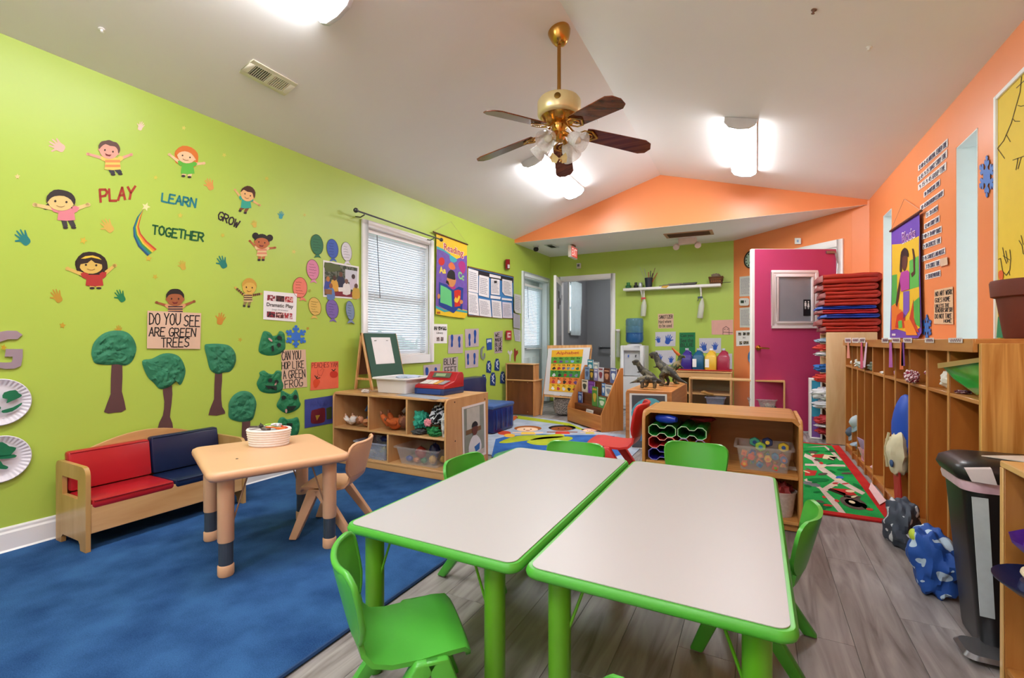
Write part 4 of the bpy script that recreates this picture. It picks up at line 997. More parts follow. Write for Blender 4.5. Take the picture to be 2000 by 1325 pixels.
# ---- shelf with bottle carriers (foreground)
OAK = wood('#B77B3D', '#D39A58', 'X', 2.0, .36); OAKZ = wood('#B77B3D', '#D39A58', 'Z', 2.0, .36)
t = thing('bottle_shelf', 'maple two-tier shelf behind the white tables', 'shelf', (-.21, 3.17, 0))
fx0, fx1, fy0, fy1, fzz = -.632, .222, 2.955, 3.40, .625
for a, b_ in ((fx0, fx0 + .02), (fx1 - .02, fx1)):
    obj('side_panel', MB().prism([V(a, y, z) for y, z in ((fy0, 0), (fy1, 0), (fy1, fzz - .01), (fy0 + .05, fzz - .01), (fy0 + .015, fzz - .025), (fy0, fzz - .06))], (b_ - a, 0, 0)), OAKZ, t, .003)
c_ = .04
mb = MB().prism([V(x, fy0 + .012, z) for x, z in ((fx0 - .002, fzz - .05), (fx0 + .03, fzz - .004), (fx0 + .045, fzz), (fx1 - .045, fzz), (fx1 - .03, fzz - .004), (fx1 + .002, fzz - .05), (fx1 - .016, fzz - .05), (fx1 - .05, fzz - .02), (fx0 + .05, fzz - .02), (fx0 + .016, fzz - .05))], (0, fy1 - fy0 - .012, 0))
obj('top_board', mb, OAK, t, .002)
box('shelf_board', fx0 + .02, fx1 - .02, fy0 + .004, fy1 - .02, .290, .312, OAK, t, .004)
box('bottom_board', fx0 + .02, fx1 - .02, fy0 + .004, fy1 - .02, .045, .066, OAK, t, .003); box('kick_board', fx0 + .02, fx1 - .02, fy0 + .03, fy0 + .045, .005, .045, OAK, t, .002)
box('back_board', fx0 + .02, fx1 - .02, fy1 - .02, fy1 - .006, .01, fzz - .02, wood('#9A6030', '#B87A44', 'X', 1.6, .4, 5), t, .002)
flat('label_card', Plane((0, 0, .312), (0, 0, 1)), [(1531, 910), (1560, 913), (1560, 920), (1533, 918)], mat('#E8D9C8', .6), t, .0004, .0006)
# six-bottle carriers: hollow trays with two octagon cells in the end, stacked
def carrier(label, cx, z0, m, y0=2.975, L=.30):
    s_ = .0345; pts = []
    oct_ = lambda c, a0, a1: [(c + s_ * 1.06 * math.cos(math.radians(a)), s_ + s_ * 1.06 * math.sin(math.radians(a))) for a in range(a0, a1 + 1, 45)]
    o1 = [(cx - .046 + x, z) for x, z in [(-.034, .014), (-.034, .052), (-.014, .069), (.014, .069), (.032, .050), (.06, .050), (.078, .069), (.106, .069), (.126, .052), (.126, .014), (.106, 0), (.078, 0), (.06, .018), (.032, .018), (.014, 0), (-.014, 0)]]
    t = thing('bottle_carrier', label, 'bottle carrier', (cx, y0 + L / 2, z0), None, 'moulded bottle carriers on the shelf')
    n = len(o1); cxx = cx + 0.; 
    inn = [(cxx + (x - cxx) * .94 , .0345 + (z - .0345) * .9) for x, z in o1]
    mb = MB(); P = lambda l, y: [V(x, y, z0 + z) for x, z in l]
    loops = [P(o1, y0), P(o1, y0 + L), P(inn, y0 + L), P(inn, y0)]
    vs_ = [q for l in loops for q in l]; fs = []
    for j in range(4):
        for i in range(n): fs.append((j * n + i, j * n + (i + 1) % n, ((j + 1) % 4) * n + (i + 1) % n, ((j + 1) % 4) * n + i))
    mb.add(vs_, fs); obj('shell', mb, m, t, smooth=20)
    obj('end_wall', MB().prism(P(inn, y0 + L * .8), (0, .004, 0)), m, t, smooth=0)
    mb = MB().tube([V(x, y0, z0 + z) for x, z in o1], .0022, 6, closed=True); obj('lip', mb, mat('#CFE8C8' if m is CG else ('#F0A8A0' if m is CRD else '#8C86D8'), .4), t)
CG, CRD, CBL = mat('#14882A', .35), mat('#C0202A', .35), mat('#231A86', .35)
x1c, x2c = -.515, -.365
carrier('purple blue bottle carrier at the bottom of the stack', x1c, .3155, CBL); carrier('red bottle carrier in the middle of the left stack', x1c, .3893, CRD); carrier('green bottle carrier on top of the left stack', x1c, .4631, CG)
carrier('purple blue bottle carrier hidden low in the right stack', x2c + .022, .3155, CBL); carrier('orange bottle carrier under the right green one', x2c + .022, .3893, mat('#D8761E', .35)); carrier('green bottle carrier on top of the right stack', x2c + .022, .4631, CG)
mb = MB().lathe([(.0, 0), (.02, .002), (.028, .03), (.028, .09), (.02, .12), (.016, .135), (0, .137)], 18).xf(Matrix.Translation((-.555, 3.03, .5665)) @ Matrix.Rotation(math.radians(88), 4, 'Y') @ Matrix.Rotation(.4, 4, 'X'))
tag(obj('toy_bottle', mb, mat('#1A36A8', .25)), 'dark blue toy bottle lying on the green bottle carrier', 'bottle')
tag(obj('red_cloth', MB().ball((-.30, 3.17, .5585), (.075, .06, .017), 18, 10, .2, 8, 3), mat('#8E1A22', .7)), 'dark red cloth lying on the right green bottle carrier', 'cloth')
# clear bin of magnetic tiles
CLR = glass('#EFEAE8', .15, .08)
t = thing('clear_bin', 'clear plastic bin of printed shapes on the shelf behind the tables', 'bin', (.03, 3.1, .313))
tub(t, 'tub', -.105, .175, 2.97, 3.20, .3137, .452, CLR, .022, .0025, .012)
rnd = random.Random(12)
cols = ['#E0652A', '#D94A28', '#2F7FA8', '#E8B23A', '#D8482E', '#2C4F8F', '#E87A34', '#6FA03A']
k = 0
for iy in range(3):
    for ix in range(6):
        x = -.062 + ix * .039 + rnd.uniform(-.004, .004); y = 3.005 + iy * .055; z = .338 + rnd.uniform(0, .012) + (.045 if (ix + iy) % 2 else 0)
        n = rnd.choice((3, 4, 5, 6)); r = .020; a0 = rnd.uniform(0, 6)
        tl = thing('shape_block', '%s %s block in the %s row of the clear bin' % (['orange', 'red', 'teal', 'yellow', 'vermilion', 'navy', 'bright orange', 'olive'][k % 8], {3: 'triangular', 4: 'square', 5: 'five-sided', 6: 'six-sided'}[n], ['front', 'middle', 'back'][iy]), 'block', (x, y, z), None, 'printed shape blocks in the clear bin')
        obj('shape', MB().prism([V(x + r * math.cos(a0 + 2 * math.pi * j / n), y - .016, z + r * math.sin(a0 + 2 * math.pi * j / n)) for j in range(n)], (0, .032, 0)), mat(cols[k % 8], .4), tl, .002)
        obj('spot', MB().lathe([(.0085, 0), (.0085, .0008)], 14, (x, y - .0165, z), (0, -1, 0)), mat(cols[(k + 3) % 8], .4), tl); k += 1
for i, (x, y, z, hx, hx2) in enumerate(((-.01, 3.07, .462, '#3E8C78', '#1E3C78'), (.055, 3.06, .468, '#1E2C58', '#D8B83A'), (.02, 3.03, .445, '#8FB23A', '#2F7FA8'), (.135, 3.07, .445, '#C7A62E', '#2C4F8F'))):
    tl = thing('shape_block', ['teal six-sided block heaped above the rim of the clear bin', 'dark navy round block heaped above the rim of the clear bin', 'lime block between the heaped blocks in the clear bin', 'yellow block heaped at the right of the clear bin'][i], 'block', (x, y, z), None, 'printed shape blocks in the clear bin')
    obj('shape', MB().prism([V(x + .03 * math.cos(.5 + 2 * math.pi * j / 6), y - .016, z + .026 * math.sin(.5 + 2 * math.pi * j / 6)) for j in range(6)], (0, .034, 0)), mat(hx, .4), tl, .003)
    obj('spot', MB().lathe([(.011, 0), (.011, .001)], 14, (x, y - .0165, z), (0, -1, 0)), mat(hx2, .4), tl)
t = thing('storage_bucket', 'clear bucket low in the foreground shelf beside the right green chair', 'bucket', (.13, 3.1, .067))
obj('tub', MB().lathe([(.06, .067), (.078, .20), (.082, .202), (.082, .208), (.075, .205), (.057, .072), (0, .072)], 22, (.12, 3.06, 0), caps=False), glass('#E8D9D0', .5, .2), t)
obj('toy_heap', MB().ball((.12, 3.06, .20), (.06, .06, .05), 16, 10, .4, 9, 5), mat('#8E2A2A', .6, var=.4, scale=30), t)

# ------------------------------------------------------------------ on and in the toy shelf
def cloth(name, label, cat, c, r, m, seed=0, amp=.34, rot=0, freq=9, group=None):
    mb = MB().ball((0, 0, 0), r, 40, 26, amp * .8, freq, seed); wf = 4.5 / max(r)
    mb.v = [v + V(.09 * r[0] * math.sin(v.z * wf + v.y * wf * .5 + seed), .09 * r[1] * math.sin(v.x * wf * .9 + seed), 0) for v in mb.v]
    mb.v = [V(v.x, v.y, max(v.z, -.8 * r[2])) for v in mb.v]
    for ax in range(3):      # fill exactly the box c +- r, so that neighbours never cut into each other
        lo, hi = min(v[ax] for v in mb.v), max(v[ax] for v in mb.v)
        for v in mb.v: v[ax] = (v[ax] - lo) / (hi - lo) * 2 * r[ax] - r[ax]
    return tag(obj(name, mb.xf(Matrix.Translation(c) @ Matrix.Rotation(math.radians(rot), 4, 'Z')), m), label, cat, group)
def stripes(h1, h2, scale=40., wave=True, rot=0.):
    key = ('s', h1, h2, scale, wave, rot)
    if key in _M: return _M[key]
    m = bpy.data.materials.new('pattern_' + h1.strip('#')); m.use_nodes = True
    nt = m.node_tree; b = nt.nodes['Principled BSDF']; tc = nt.nodes.new('ShaderNodeTexCoord')
    mp = nt.nodes.new('ShaderNodeMapping'); mp.inputs['Rotation'].default_value = (0, rot, rot)
    wv = nt.nodes.new('ShaderNodeTexWave'); wv.inputs['Scale'].default_value = scale; wv.inputs['Distortion'].default_value = 5 if wave else 0; wv.inputs['Detail'].default_value = 0; wv.inputs['Detail Scale'].default_value = 3
    wv.bands_direction = 'Z'
    nt.links.new(tc.outputs['Object'], mp.inputs[0]); nt.links.new(mp.outputs[0], wv.inputs['Vector'])
    cr = nt.nodes.new('ShaderNodeValToRGB'); cr.color_ramp.interpolation = 'CONSTANT'; cr.color_ramp.elements[0].color = lin(h1); cr.color_ramp.elements[1].color = lin(h2); cr.color_ramp.elements[1].position = .52
    nt.links.new(wv.outputs['Fac'], cr.inputs[0]); nt.links.new(cr.outputs[0], b.inputs['Base Color']); b.inputs['Roughness'].default_value = .8
    _M[key] = m; return m
def blobs(h1, h2, scale=20., th=.55):
    key = ('b', h1, h2, scale, th)
    if key in _M: return _M[key]
    m = bpy.data.materials.new('print_' + h1.strip('#')); m.use_nodes = True
    nt = m.node_tree; b = nt.nodes['Principled BSDF']; tc = nt.nodes.new('ShaderNodeTexCoord'); nz = nt.nodes.new('ShaderNodeTexNoise'); nz.inputs['Scale'].default_value = scale; nz.inputs['Detail'].default_value = 1
    nt.links.new(tc.outputs['Object'], nz.inputs['Vector'])
    cr = nt.nodes.new('ShaderNodeValToRGB'); cr.color_ramp.interpolation = 'CONSTANT'; cr.color_ramp.elements[0].color = lin(h1); cr.color_ramp.elements[1].color = lin(h2); cr.color_ramp.elements[1].position = th
    nt.links.new(nz.outputs['Fac'], cr.inputs[0]); nt.links.new(cr.outputs[0], b.inputs['Base Color']); b.inputs['Roughness'].default_value = .7
    _M[key] = m; return m
def doll(label, bx, rz, lean, skin, suit, hair):
    """baby doll fitted into the box bx = (x0, x1, y0, y1, z0, z1) of its compartment"""
    R = Matrix.Rotation(rz, 4, 'Z') @ Matrix.Rotation(lean, 4, 'Y'); P = []
    mb = MB().ball((0, 0, .06), (.045, .04, .062), 16, 12)
    for sy in (-1, 1):
        mb.tube([(.0, sy * .03, .095), (.015, sy * .065, .075), (.04, sy * .075, .05)], [.02, .018, .014], 10); mb.tube([(0, sy * .02, .02), (.05, sy * .035, -.005), (.085, sy * .04, -.02)], [.026, .024, .018], 10)
    P.append(('suit', mb, suit)); P.append(('head', MB().ball((.005, 0, .150), (.044, .041, .045), 18, 12), skin))
    for sy in (-1, 1):
        P += [('hand', MB().ball((.047, sy * .077, .045), (.014, .011, .012), 10, 7, .2), skin), ('foot', MB().ball((.095, sy * .041, -.024), (.022, .013, .013), 10, 7, .15), skin), ('ear', MB().ball((0, sy * .042, .15), (.008, .006, .011), 8, 6), skin), ('eye', MB().ball((.046, sy * .015, .156), (.004, .006, .005), 8, 6), INK)]
    P += [('nose', MB().ball((.049, 0, .146), (.006, .006, .005), 8, 6), skin), ('hair', MB().ball((-.004, 0, .158), (.0455, .043, .042), 16, 10, .06), hair)]
    for _, m_, _c in P: m_.xf(R)
    A = [v for _, m_, _c in P for v in m_.v]; lo = [min(v[k] for v in A) for k in range(3)]; hi = [max(v[k] for v in A) for k in range(3)]
    s_ = min((bx[2 * k + 1] - bx[2 * k]) / (hi[k] - lo[k]) for k in range(3)) * .96
    o_ = V((bx[0] + bx[1]) / 2, (bx[2] + bx[3]) / 2, bx[4] + .003) - V((lo[0] + hi[0]) / 2, (lo[1] + hi[1]) / 2, lo[2]) * s_
    t = thing('doll', label, 'doll', tuple(o_), None, 'dolls on the toy shelf')
    for n, m_, c_ in P: obj(n, m_.xf(Matrix.Translation(o_) @ Matrix.Scale(s_, 4)), c_, t, remesh=.006 if n == 'suit' else 0.)
    return t
SK1, SK2, SK3 = mat('#D9A98A', .6), mat('#8A5236', .6), mat('#C98E6A', .6)
S0 = .318
doll('blue plush doll with a round head in the first compartment of the toy shelf', (-3.21, -3.005, 3.06, 3.38, S0, .585), math.radians(-75), .15, mat('#5C8CC8', .8), mat('#4F7FBE', .85), mat('#5C8CC8', .8))
doll('white suited baby doll lying low in the first compartment', (-3.212, -3.022, 2.862, 3.055, S0, .45), math.radians(150), -1.2, SK1, mat('#E6DDD8', .8), mat('#E6DDD8', .8))
doll('tan baby doll lying at the front of the first compartment', (-3.018, -2.835, 2.862, 3.055, S0, .45), math.radians(35), -1.2, SK3, mat('#B97C50', .8), mat('#8A5A38', .8))
doll('pale pink dressed doll leaning at the back of the first compartment', (-3.0, -2.835, 3.06, 3.35, S0, .58), math.radians(-100), .1, SK1, mat('#D9B7BC', .8), mat('#D9B7BC', .8))
doll('dark skinned doll in a white shirt in the second compartment', (-2.805, -2.58, 3.07, 3.40, S0, .585), math.radians(-85), -.1, SK2, mat('#DCD6CE', .8), mat('#4A2A1C', .8))
doll('baby doll in a rust orange suit lying across the second compartment', (-2.80, -2.435, 2.862, 3.062, S0, .50), math.radians(180), -1.35, SK2, mat('#B8561E', .8), mat('#6A3A26', .8))
GC = 'dress-up clothes in the third compartment'
def cbox(nm, lab, cat, x0, x1, y0, y1, z0, z1, m, seed, amp=.34, group=None): return cloth(nm, lab, cat, V((x0 + x1) / 2, (y0 + y1) / 2, (z0 + z1) / 2), ((x1 - x0) / 2, (y1 - y0) / 2, (z1 - z0) / 2), m, seed, amp, 0, 9, group)
for lab, b_, m_, sd in (('dark grey cloth under the teal one in the third compartment', (-2.41, -2.282, 2.866, 2.97, .3175, .362), mat('#4A4C4E', .8), 6), ('dark green cloth at the bottom of the third compartment', (-2.278, -2.132, 2.866, 2.97, .3175, .392), mat('#1C7A42', .8, var=.3), 3), ('teal cloth heaped at the front of the third compartment', (-2.41, -2.28, 2.87, 3.03, .363, .505), mat('#2E9C82', .8, var=.25), 1), ('pink cloth patch in the middle of the third compartment', (-2.277, -2.205, 2.866, 2.905, .393, .455), mat('#E08C98', .8), 5),
      ('black and white checked cloth at the top of the third compartment', (-2.277, -2.132, 2.908, 3.07, .394, .572), stripes('#16181E', '#D8DCE4', 9, True, .6), 2), ('white and grey garment hanging at the right of the third compartment', (-2.128, -2.068, 2.87, 2.99, .3175, .53), mat('#C9CCCB', .8), 4)):
    cbox('doll_clothes', lab, 'clothing', *b_, m_, sd, .36, GC)
# bins in the lower row
def toyfood(label, c, r, hx, stem, seed, cat='toy food'):
    t = thing('toy_food', label, cat, c, None, 'play food in the clear bins')
    obj('fruit', MB().ball(c, r, 16, 11, .15, 6, seed), mat(hx, .4), t); obj('stem', MB().tube([V(*c) + V(0, 0, r[2] * .9), V(*c) + V(.008, 0, r[2] * 1.25)], [.005, .003], 6), mat(stem, .6), t)
BZ0 = .0735
t = thing('clear_bin', 'clear plastic bin of play food in the lower left compartment', 'bin', (-2.83, 2.99, BZ0)); tub(t, 'tub', -3.0, -2.655, 2.87, 3.13, BZ0, BZ0 + .14, glass('#B9C2D8', .42, .12), .02, .0025, .01)
t = thing('clear_bin', 'wide clear plastic bin of play food in the lower right compartment', 'bin', (-2.34, 2.98, BZ0)); tub(t, 'tub', -2.55, -2.135, 2.865, 3.13, BZ0, BZ0 + .14, CLR, .03, .0025, .012)
for a in (('yellow green toy pear in the left lower bin', (-2.74, 2.945, .135), (.034, .028, .042), '#B9B43A', '#5A6A22', 1), ('cream toy roll in the left lower bin', (-2.86, 2.945, .113), (.035, .028, .028), '#CBBBA0', '#8A7A5A', 2), ('dark green toy pepper in the left lower bin', (-2.8, 3.045, .122), (.04, .035, .035), '#3E5A3A', '#2A3A22', 3), ('blue toy pan resting on the left lower bin', (-2.8, 3.055, .212), (.07, .05, .026), '#1C2E8A', '#1C2E8A', 4),
          ('red toy tomato in the right lower bin', (-2.42, 3.03, .14), (.05, .045, .046), '#B23A2A', '#3A6A2A', 5), ('yellow orange toy squash in the right lower bin', (-2.24, 2.95, .122), (.03, .028, .032), '#C99A4A', '#6A5A2A', 6), ('navy toy cup standing in the right lower bin', (-2.29, 3.045, .165), (.045, .042, .058), '#1A2050', '#1A2050', 7), ('blue toy lid in the right lower bin', (-2.465, 2.94, .108), (.032, .022, .022), '#2E4A9A', '#2E4A9A', 8),
          ('green toy lettuce in the right lower bin', (-2.315, 2.94, .108), (.028, .022, .022), '#2E7A4A', '#2E7A4A', 9), ('orange toy carrot piece in the right lower bin', (-2.39, 2.94, .106), (.026, .022, .02), '#C9743A', '#4A7A2A', 10), ('yellow toy lemon at the right end of the right lower bin', (-2.20, 3.03, .112), (.026, .026, .026), '#C7A030', '#5A6A22', 11)):
    toyfood(*a)
tag(obj('toy_baton', MB().tube([(-2.90, 2.95, .22), (-2.83, 2.93, .29)], .012, 10), mat('#B02A28', .4)), 'red toy handle sticking up from the left lower bin', 'toy')
# tub, cash register, tissues and tabletop easel on top
t = thing('dish_tub', 'white plastic dish tub standing on the toy shelf', 'tub', (-2.66, 3.17, .609))
tub(t, 'tub', -2.89, -2.55, 3.0, 3.33, .611, .735, mat('#DDDBDC', .35, var=.03), .014, .005, .016)
obj('rim', MB().tube([V(x, y, .732) for x, y in rrect(-2.91, -2.53, 2.98, 3.35, .035)], .009, 8, closed=True), mat('#E6E4E6', .35, var=.03), t)
obj('folded_cloth', MB().ball((-2.70, 3.2, .735), (.11, .08, .02), 18, 10, .25), mat('#B9C6DE', .8), t)
t = thing('toy_cash_register', 'red and blue toy cash register on the toy shelf', 'cash register', (-2.37, 3.2, .609))
RX0, RX1, RY0, RY1 = -2.52, -2.22, 3.07, 3.36
CRED = mat('#B01C24', .32); CBLU = mat('#20386E', .35)
dr = box('drawer', RX0, RX1, RY0, RY1, .609, .660, CBLU, t, .006)
box('drawer_front', RX0 + .03, RX1 - .03, RY0 - .004, RY0 + .002, .615, .654, mat('#27458A', .35), dr, .002)
obj('body', MB().prism([V(RX0, y, z) for y, z in ((RY0, .660), (RY0 + .01, .685), (RY0 + .15, .715), (RY0 + .21, .785), (RY1 - .02, .785), (RY1, .76), (RY1, .660))], (RX1 - RX0, 0, 0)), CRED, t, .006)
sn = V(0, -.03, .14).normalized()
mk = lambda x0, x1, v0, v1, A, B, h: [V(x, A[0] + (B[0] - A[0]) * v, A[1] + (B[1] - A[1]) * v) + h for v in (v0, v1) for x in (x0, x1)]
A_, B_ = (RY0 + .01, .685), (RY0 + .15, .715)
for i, (x0, x1, v0, v1, hx) in enumerate(((-2.49, -2.42, .15, .9, '#D8D4D0'), (-2.41, -2.36, .15, .9, '#E3DAD0'), (-2.35, -2.31, .15, .9, '#D8A24A'), (-2.30, -2.25, .15, .9, '#9A9AA4'))):
    for j in range(3):
        p = mk(x0, x1, v0 + (v1 - v0) * j / 3 + .02, v0 + (v1 - v0) * (j + 1) / 3 - .02, A_, B_, V(0, -.001, .003))
        obj('key', MB().prism([p[0], p[1], p[3], p[2]], (0, -.0012, .005)), mat(hx, .5), t, .001)
A_, B_ = (RY0 + .15, .715), (RY0 + .21, .785)
p = mk(-2.46, -2.28, .3, .85, A_, B_, V(0, -.003, .002)); obj('display', MB().prism([p[0], p[1], p[3], p[2]], (0, -.002, .002)), mat('#5E6A5A', .3), t, smooth=0)
p = mk(-2.43, -2.33, .42, .72, A_, B_, V(0, -.006, .005)); obj('screen', MB().prism([p[0], p[1], p[3], p[2]], (0, -.001, .001)), mat('#9DB48A', .3), t, smooth=0)
cloth('crumpled_tissue', 'crumpled white tissue on the toy shelf before the tub', 'tissue', V(-2.95, 2.95, .622), (.045, .03, .018), mat('#D8CFCB', .8), 8, .5)
t = thing('tabletop_easel', 'small wooden easel with green chalkboard and paper on the toy shelf', 'easel', (-3.13, 3.34, .609))
PINE = wood('#C98F58', '#E0B27C', 'Z', 3, .4)
ap = lambda y: V(-3.17, y, 1.122)
for y in (3.125, 3.565):
    for x, n in ((-3.04, 'front_leg'), (-3.245, 'rear_leg')):
        d = (V(x, y, .609) - ap(y)); 
        mb = MB(); u = V(0, .011, 0); w_ = V(.009, 0, .0)
        mb.hexa([V(x, y, .609) - u - w_, V(x, y, .609) - u + w_, V(x, y, .609) + u + w_, V(x, y, .609) + u - w_], [ap(y) - u - w_, ap(y) - u + w_, ap(y) + u + w_, ap(y) + u - w_]); obj(n, mb, PINE, t, .002)
    box('stay', -3.235, -3.05, y - .006, y + .006, .695, .715, PINE, t, .002)
sl = (V(-3.04, 0, .609) - V(-3.17, 0, 1.122)); sl = sl / sl.z
def eb(z, off=0.): return -3.17 + (z - 1.122) * sl.x + .012 + off
for n, z0, z1, y0, y1, m, o in (('chalkboard', .715, 1.118, 3.135, 3.555, mat('#2C5344', .7, var=.12, scale=7), 0.), ('paper_sheet', .835, 1.08, 3.21, 3.46, PAPER, .0085)):
    obj(n, MB().prism([V(eb(z0, o), y0, z0), V(eb(z0, o), y1, z0), V(eb(z1, o), y1, z1), V(eb(z1, o), y0, z1)], (.008 if o == 0 else .001, 0, .002)), m, t, smooth=0)
# rear board
obj('rear_board', MB().prism([V(-3.225, 3.135, .74), V(-3.225, 3.555, .74), V(-3.178, 3.555, 1.115), V(-3.178, 3.135, 1.115)], (-.006, 0, 0)), mat('#6E4428', .6), t, smooth=0)
for y in (3.255, 3.41): obj('clip', MB().box(eb(1.05, .0095), eb(1.05, .013), y - .012, y + .012, 1.05, 1.054), DARK, t)

# ------------------------------------------------------------------ back left: sofa, cabinet, easel, pouf, book rack
BV = mat('#16266A', .3, var=.15, scale=5)
t = thing('vinyl_sofa', 'dark blue vinyl child sofa against the green wall', 'sofa', (-2.9, 4.75, 0))
box('seat_block', -3.10, -2.585, 4.50, 5.0, .012, .30, BV, t, .025); box('seat_pad', -3.10, -2.58, 4.495, 5.005, .285, .325, mat('#3A5C9A', .35), t, .015)
mb = MB().box(-3.2, -3.02, 4.48, 5.12, .30, .60); mb.v = [V(v.x - .08 * (v.z - .3), v.y, v.z) for v in mb.v]; obj('back_block', mb, mat('#1A2450', .3, var=.15), t, .03)
for k in range(4): obj('pleat', MB().tube([(-2.578, 4.56 + k * .12, .05), (-2.574, 4.565 + k * .12, .16), (-2.578, 4.56 + k * .12, .27)], .006, 6), mat('#2C4490', .25), t)
t = thing('wooden_cabinet', 'brown backed wooden play cabinet with stepped maple top', 'cabinet', (-2.93, 6.0, 0))
box('side_panel', -3.165, -3.147, 5.86, 6.0, .005, .728, MAPLE, t, .002)
mb = MB().prism([V(-2.735, y, z) for y, z in ((5.86, .005), (6.12, .005), (6.12, .5), (6.02, .5), (6.02, .728), (5.86, .728))], (.018, 0, 0)); obj('side_panel', mb, wood('#C0804A', '#D29A62', 'Z'), t, .002)
box('lower_back', -3.147, -2.735, 5.866, 5.876, .02, .49, BROWN, t, .001); box('upper_back', -3.147, -2.735, 5.866, 5.876, .505, .715, wood('#4E2C16', '#63391D', 'Z', 1.6, .42, 6), t, .001)
box('counter_board', -3.17, -2.70, 5.855, 6.125, .488, .506, MAPLEX, t, .003); box('top_board', -3.17, -2.71, 5.855, 6.02, .715, .730, MAPLEX, t, .003)
for x in (-3.05, -2.82):
    for z in (.47, .06): obj('screw', MB().lathe([(.006, 0), (.006, .002)], 8, (x, 5.866, z), (0, -1, 0)), mat('#B98A5A', .4), t)
# alphabet easel
t = thing('alphabet_easel', 'wooden floor easel with whiteboard and yellow alphabet chart', 'easel', (-2.3, 6.1, 0))
EY = 6.03
PE = Plane((0, EY, 0), (0, -1, 0))
for px0, px1 in (((1072, 684), (1057, 812)), ((1154, 682), (1140, 808))):
    a, b_ = PE(*px0), PE(*px1); b_.z = 0.004
    obj('front_leg', MB().tube([a + V(0, .02, .02), b_ + V(0, .0, 0)], .014, 6), PINE, t)
for x in (-2.50, -2.06): obj('rear_leg', MB().tube([(x, EY + .03, .95), (x - .03, EY + .42, .004)], .014, 6), mat('#6A4A34', .5), t)
flat('top_bar', PE, [(1069, 675), (1156, 674), (1156, 682), (1069, 683)], PINE, t, -.02, .035)
wb = flat('whiteboard', PE, [(1071, 681), (1153, 679), (1140, 777), (1062, 770)], mat('#DCDDE2', .3, var=.03), t, .016, .008)
Q = [(1078, 684.5), (1139.5, 682.5), (1128, 768), (1072, 763.5)]
ch = flat('alphabet_chart', PE, Q, mat('#EEB52A', .6), t, .026, .001, label='yellow chart headed Alphabet')
ptext(PE, 'Alphabet', subq(Q, .14, .04, .88, .125), mat('#C2442E', .6), ch, .029, .01)
rowsc = ['#5FA43A', '#EEB52A', '#3F8F3A', '#E8803A', '#F0BE2E']; let = ['Aa Bb Cc Dd Ee', 'Ff Gg Hh Ii Jj Kk', 'Ll Mm Nn Oo Pp', 'Qq Rr Ss Tt Uu', 'Vv Ww Xx Yy Zz']
pics = ['#B0302A', '#7FB0D8', '#F0F0F0', '#2A2A2A', '#7A8CA0', '#8A3A2A', '#D8D8E0', '#6A4A8A', '#3A6A3A', '#C03A4A']
for r in range(5):
    v0 = .17 + r * .163; v1 = v0 + .16
    flat('chart_band', PE, subq(Q, 0, v0, 1, v1), mat(rowsc[r], .6), ch, .0275, .0004)
    words_ = let[r].split(); n = len(words_)
    for i, wd_ in enumerate(words_):
        u0 = .04 + i * .94 / n; du = .94 / n
        ptext(PE, wd_, subq(Q, u0 + du * .2, v0 + .012, u0 + du * .75, v0 + .055), INK, ch, .0285, .015)
        cx, cy = lerpq(Q, u0 + du * .47, v0 + .11); hx = pics[(r * 3 + i * 7) % 10]
        pts = [(cx + 3.2 * (1 + .3 * math.sin(a * 3 + i)) * math.cos(a), cy + 3. * (1 + .25 * math.cos(a * 2 + r)) * math.sin(a)) for a in [k * .524 for k in range(12)]]
        flat('chart_picture', PE, pts, mat(hx, .6), ch, .0285, .0003)
flat('tray', PE, [(1064, 771), (1140, 778), (1140, 781), (1064, 775)], PINE, t, .0, .05)
cp = V(-2.42, 6.22, 0)
t = thing('floor_pouf', 'black and white zigzag floor basket under the alphabet easel', 'pouf', tuple(cp))
obj('body', MB().lathe([(.09, .012), (.13, .03), (.15, .10), (.15, .17), (.135, .24), (.12, .25)], 26, cp), stripes('#2A282A', '#CFCBC8', 26, True, .5), t)
obj('rim', MB().tube([cp + V(.128 * math.cos(a), .128 * math.sin(a), .247) for a in [k * .3 for k in range(21)]], .008, 6, closed=True), mat('#3A3636', .8), t)
cloth('red_cushion', 'red cushion behind the zigzag basket', 'cushion', V(-2.28, 6.52, .26), (.14, .09, .10), mat('#B01C26', .6), 4, .1)
# book rack
f0, f1 = V(-2.19, 5.75, 0), V(-1.575, 5.225, 0)
rz = math.atan2((f1 - f0).y, (f1 - f0).x); L = (f1 - f0).length; D = .30; Hh = .73
t = thing('book_rack', 'sloping maple book display rack beside the water cooler', 'book rack', tuple(f0), rz)
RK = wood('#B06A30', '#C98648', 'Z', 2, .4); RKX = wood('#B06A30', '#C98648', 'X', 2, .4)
for x0, x1 in ((0, .018), (L - .018, L)): obj('side_panel', MB().prism([V(x0, y, z) for y, z in ((0, .0), (D, .0), (D, Hh), (D - .045, Hh), (0, .2))], (x1 - x0, 0, 0)), RK, t, .003)
box('front_board', .018, L - .018, 0, .016, .012, .185, RKX, t, .003); box('floor_board', .018, L - .018, .016, D - .02, .02, .035, RKX, t, .002)
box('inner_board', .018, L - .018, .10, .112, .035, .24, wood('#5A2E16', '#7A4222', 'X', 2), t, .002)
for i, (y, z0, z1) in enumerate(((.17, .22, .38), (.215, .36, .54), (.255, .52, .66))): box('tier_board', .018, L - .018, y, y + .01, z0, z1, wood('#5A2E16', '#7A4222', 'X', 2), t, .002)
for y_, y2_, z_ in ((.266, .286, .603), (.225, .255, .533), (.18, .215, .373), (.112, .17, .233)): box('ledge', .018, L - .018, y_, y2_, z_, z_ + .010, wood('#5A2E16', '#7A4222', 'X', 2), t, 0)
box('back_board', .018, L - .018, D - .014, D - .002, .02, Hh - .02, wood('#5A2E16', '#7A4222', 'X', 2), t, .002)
F0 = f0.copy()
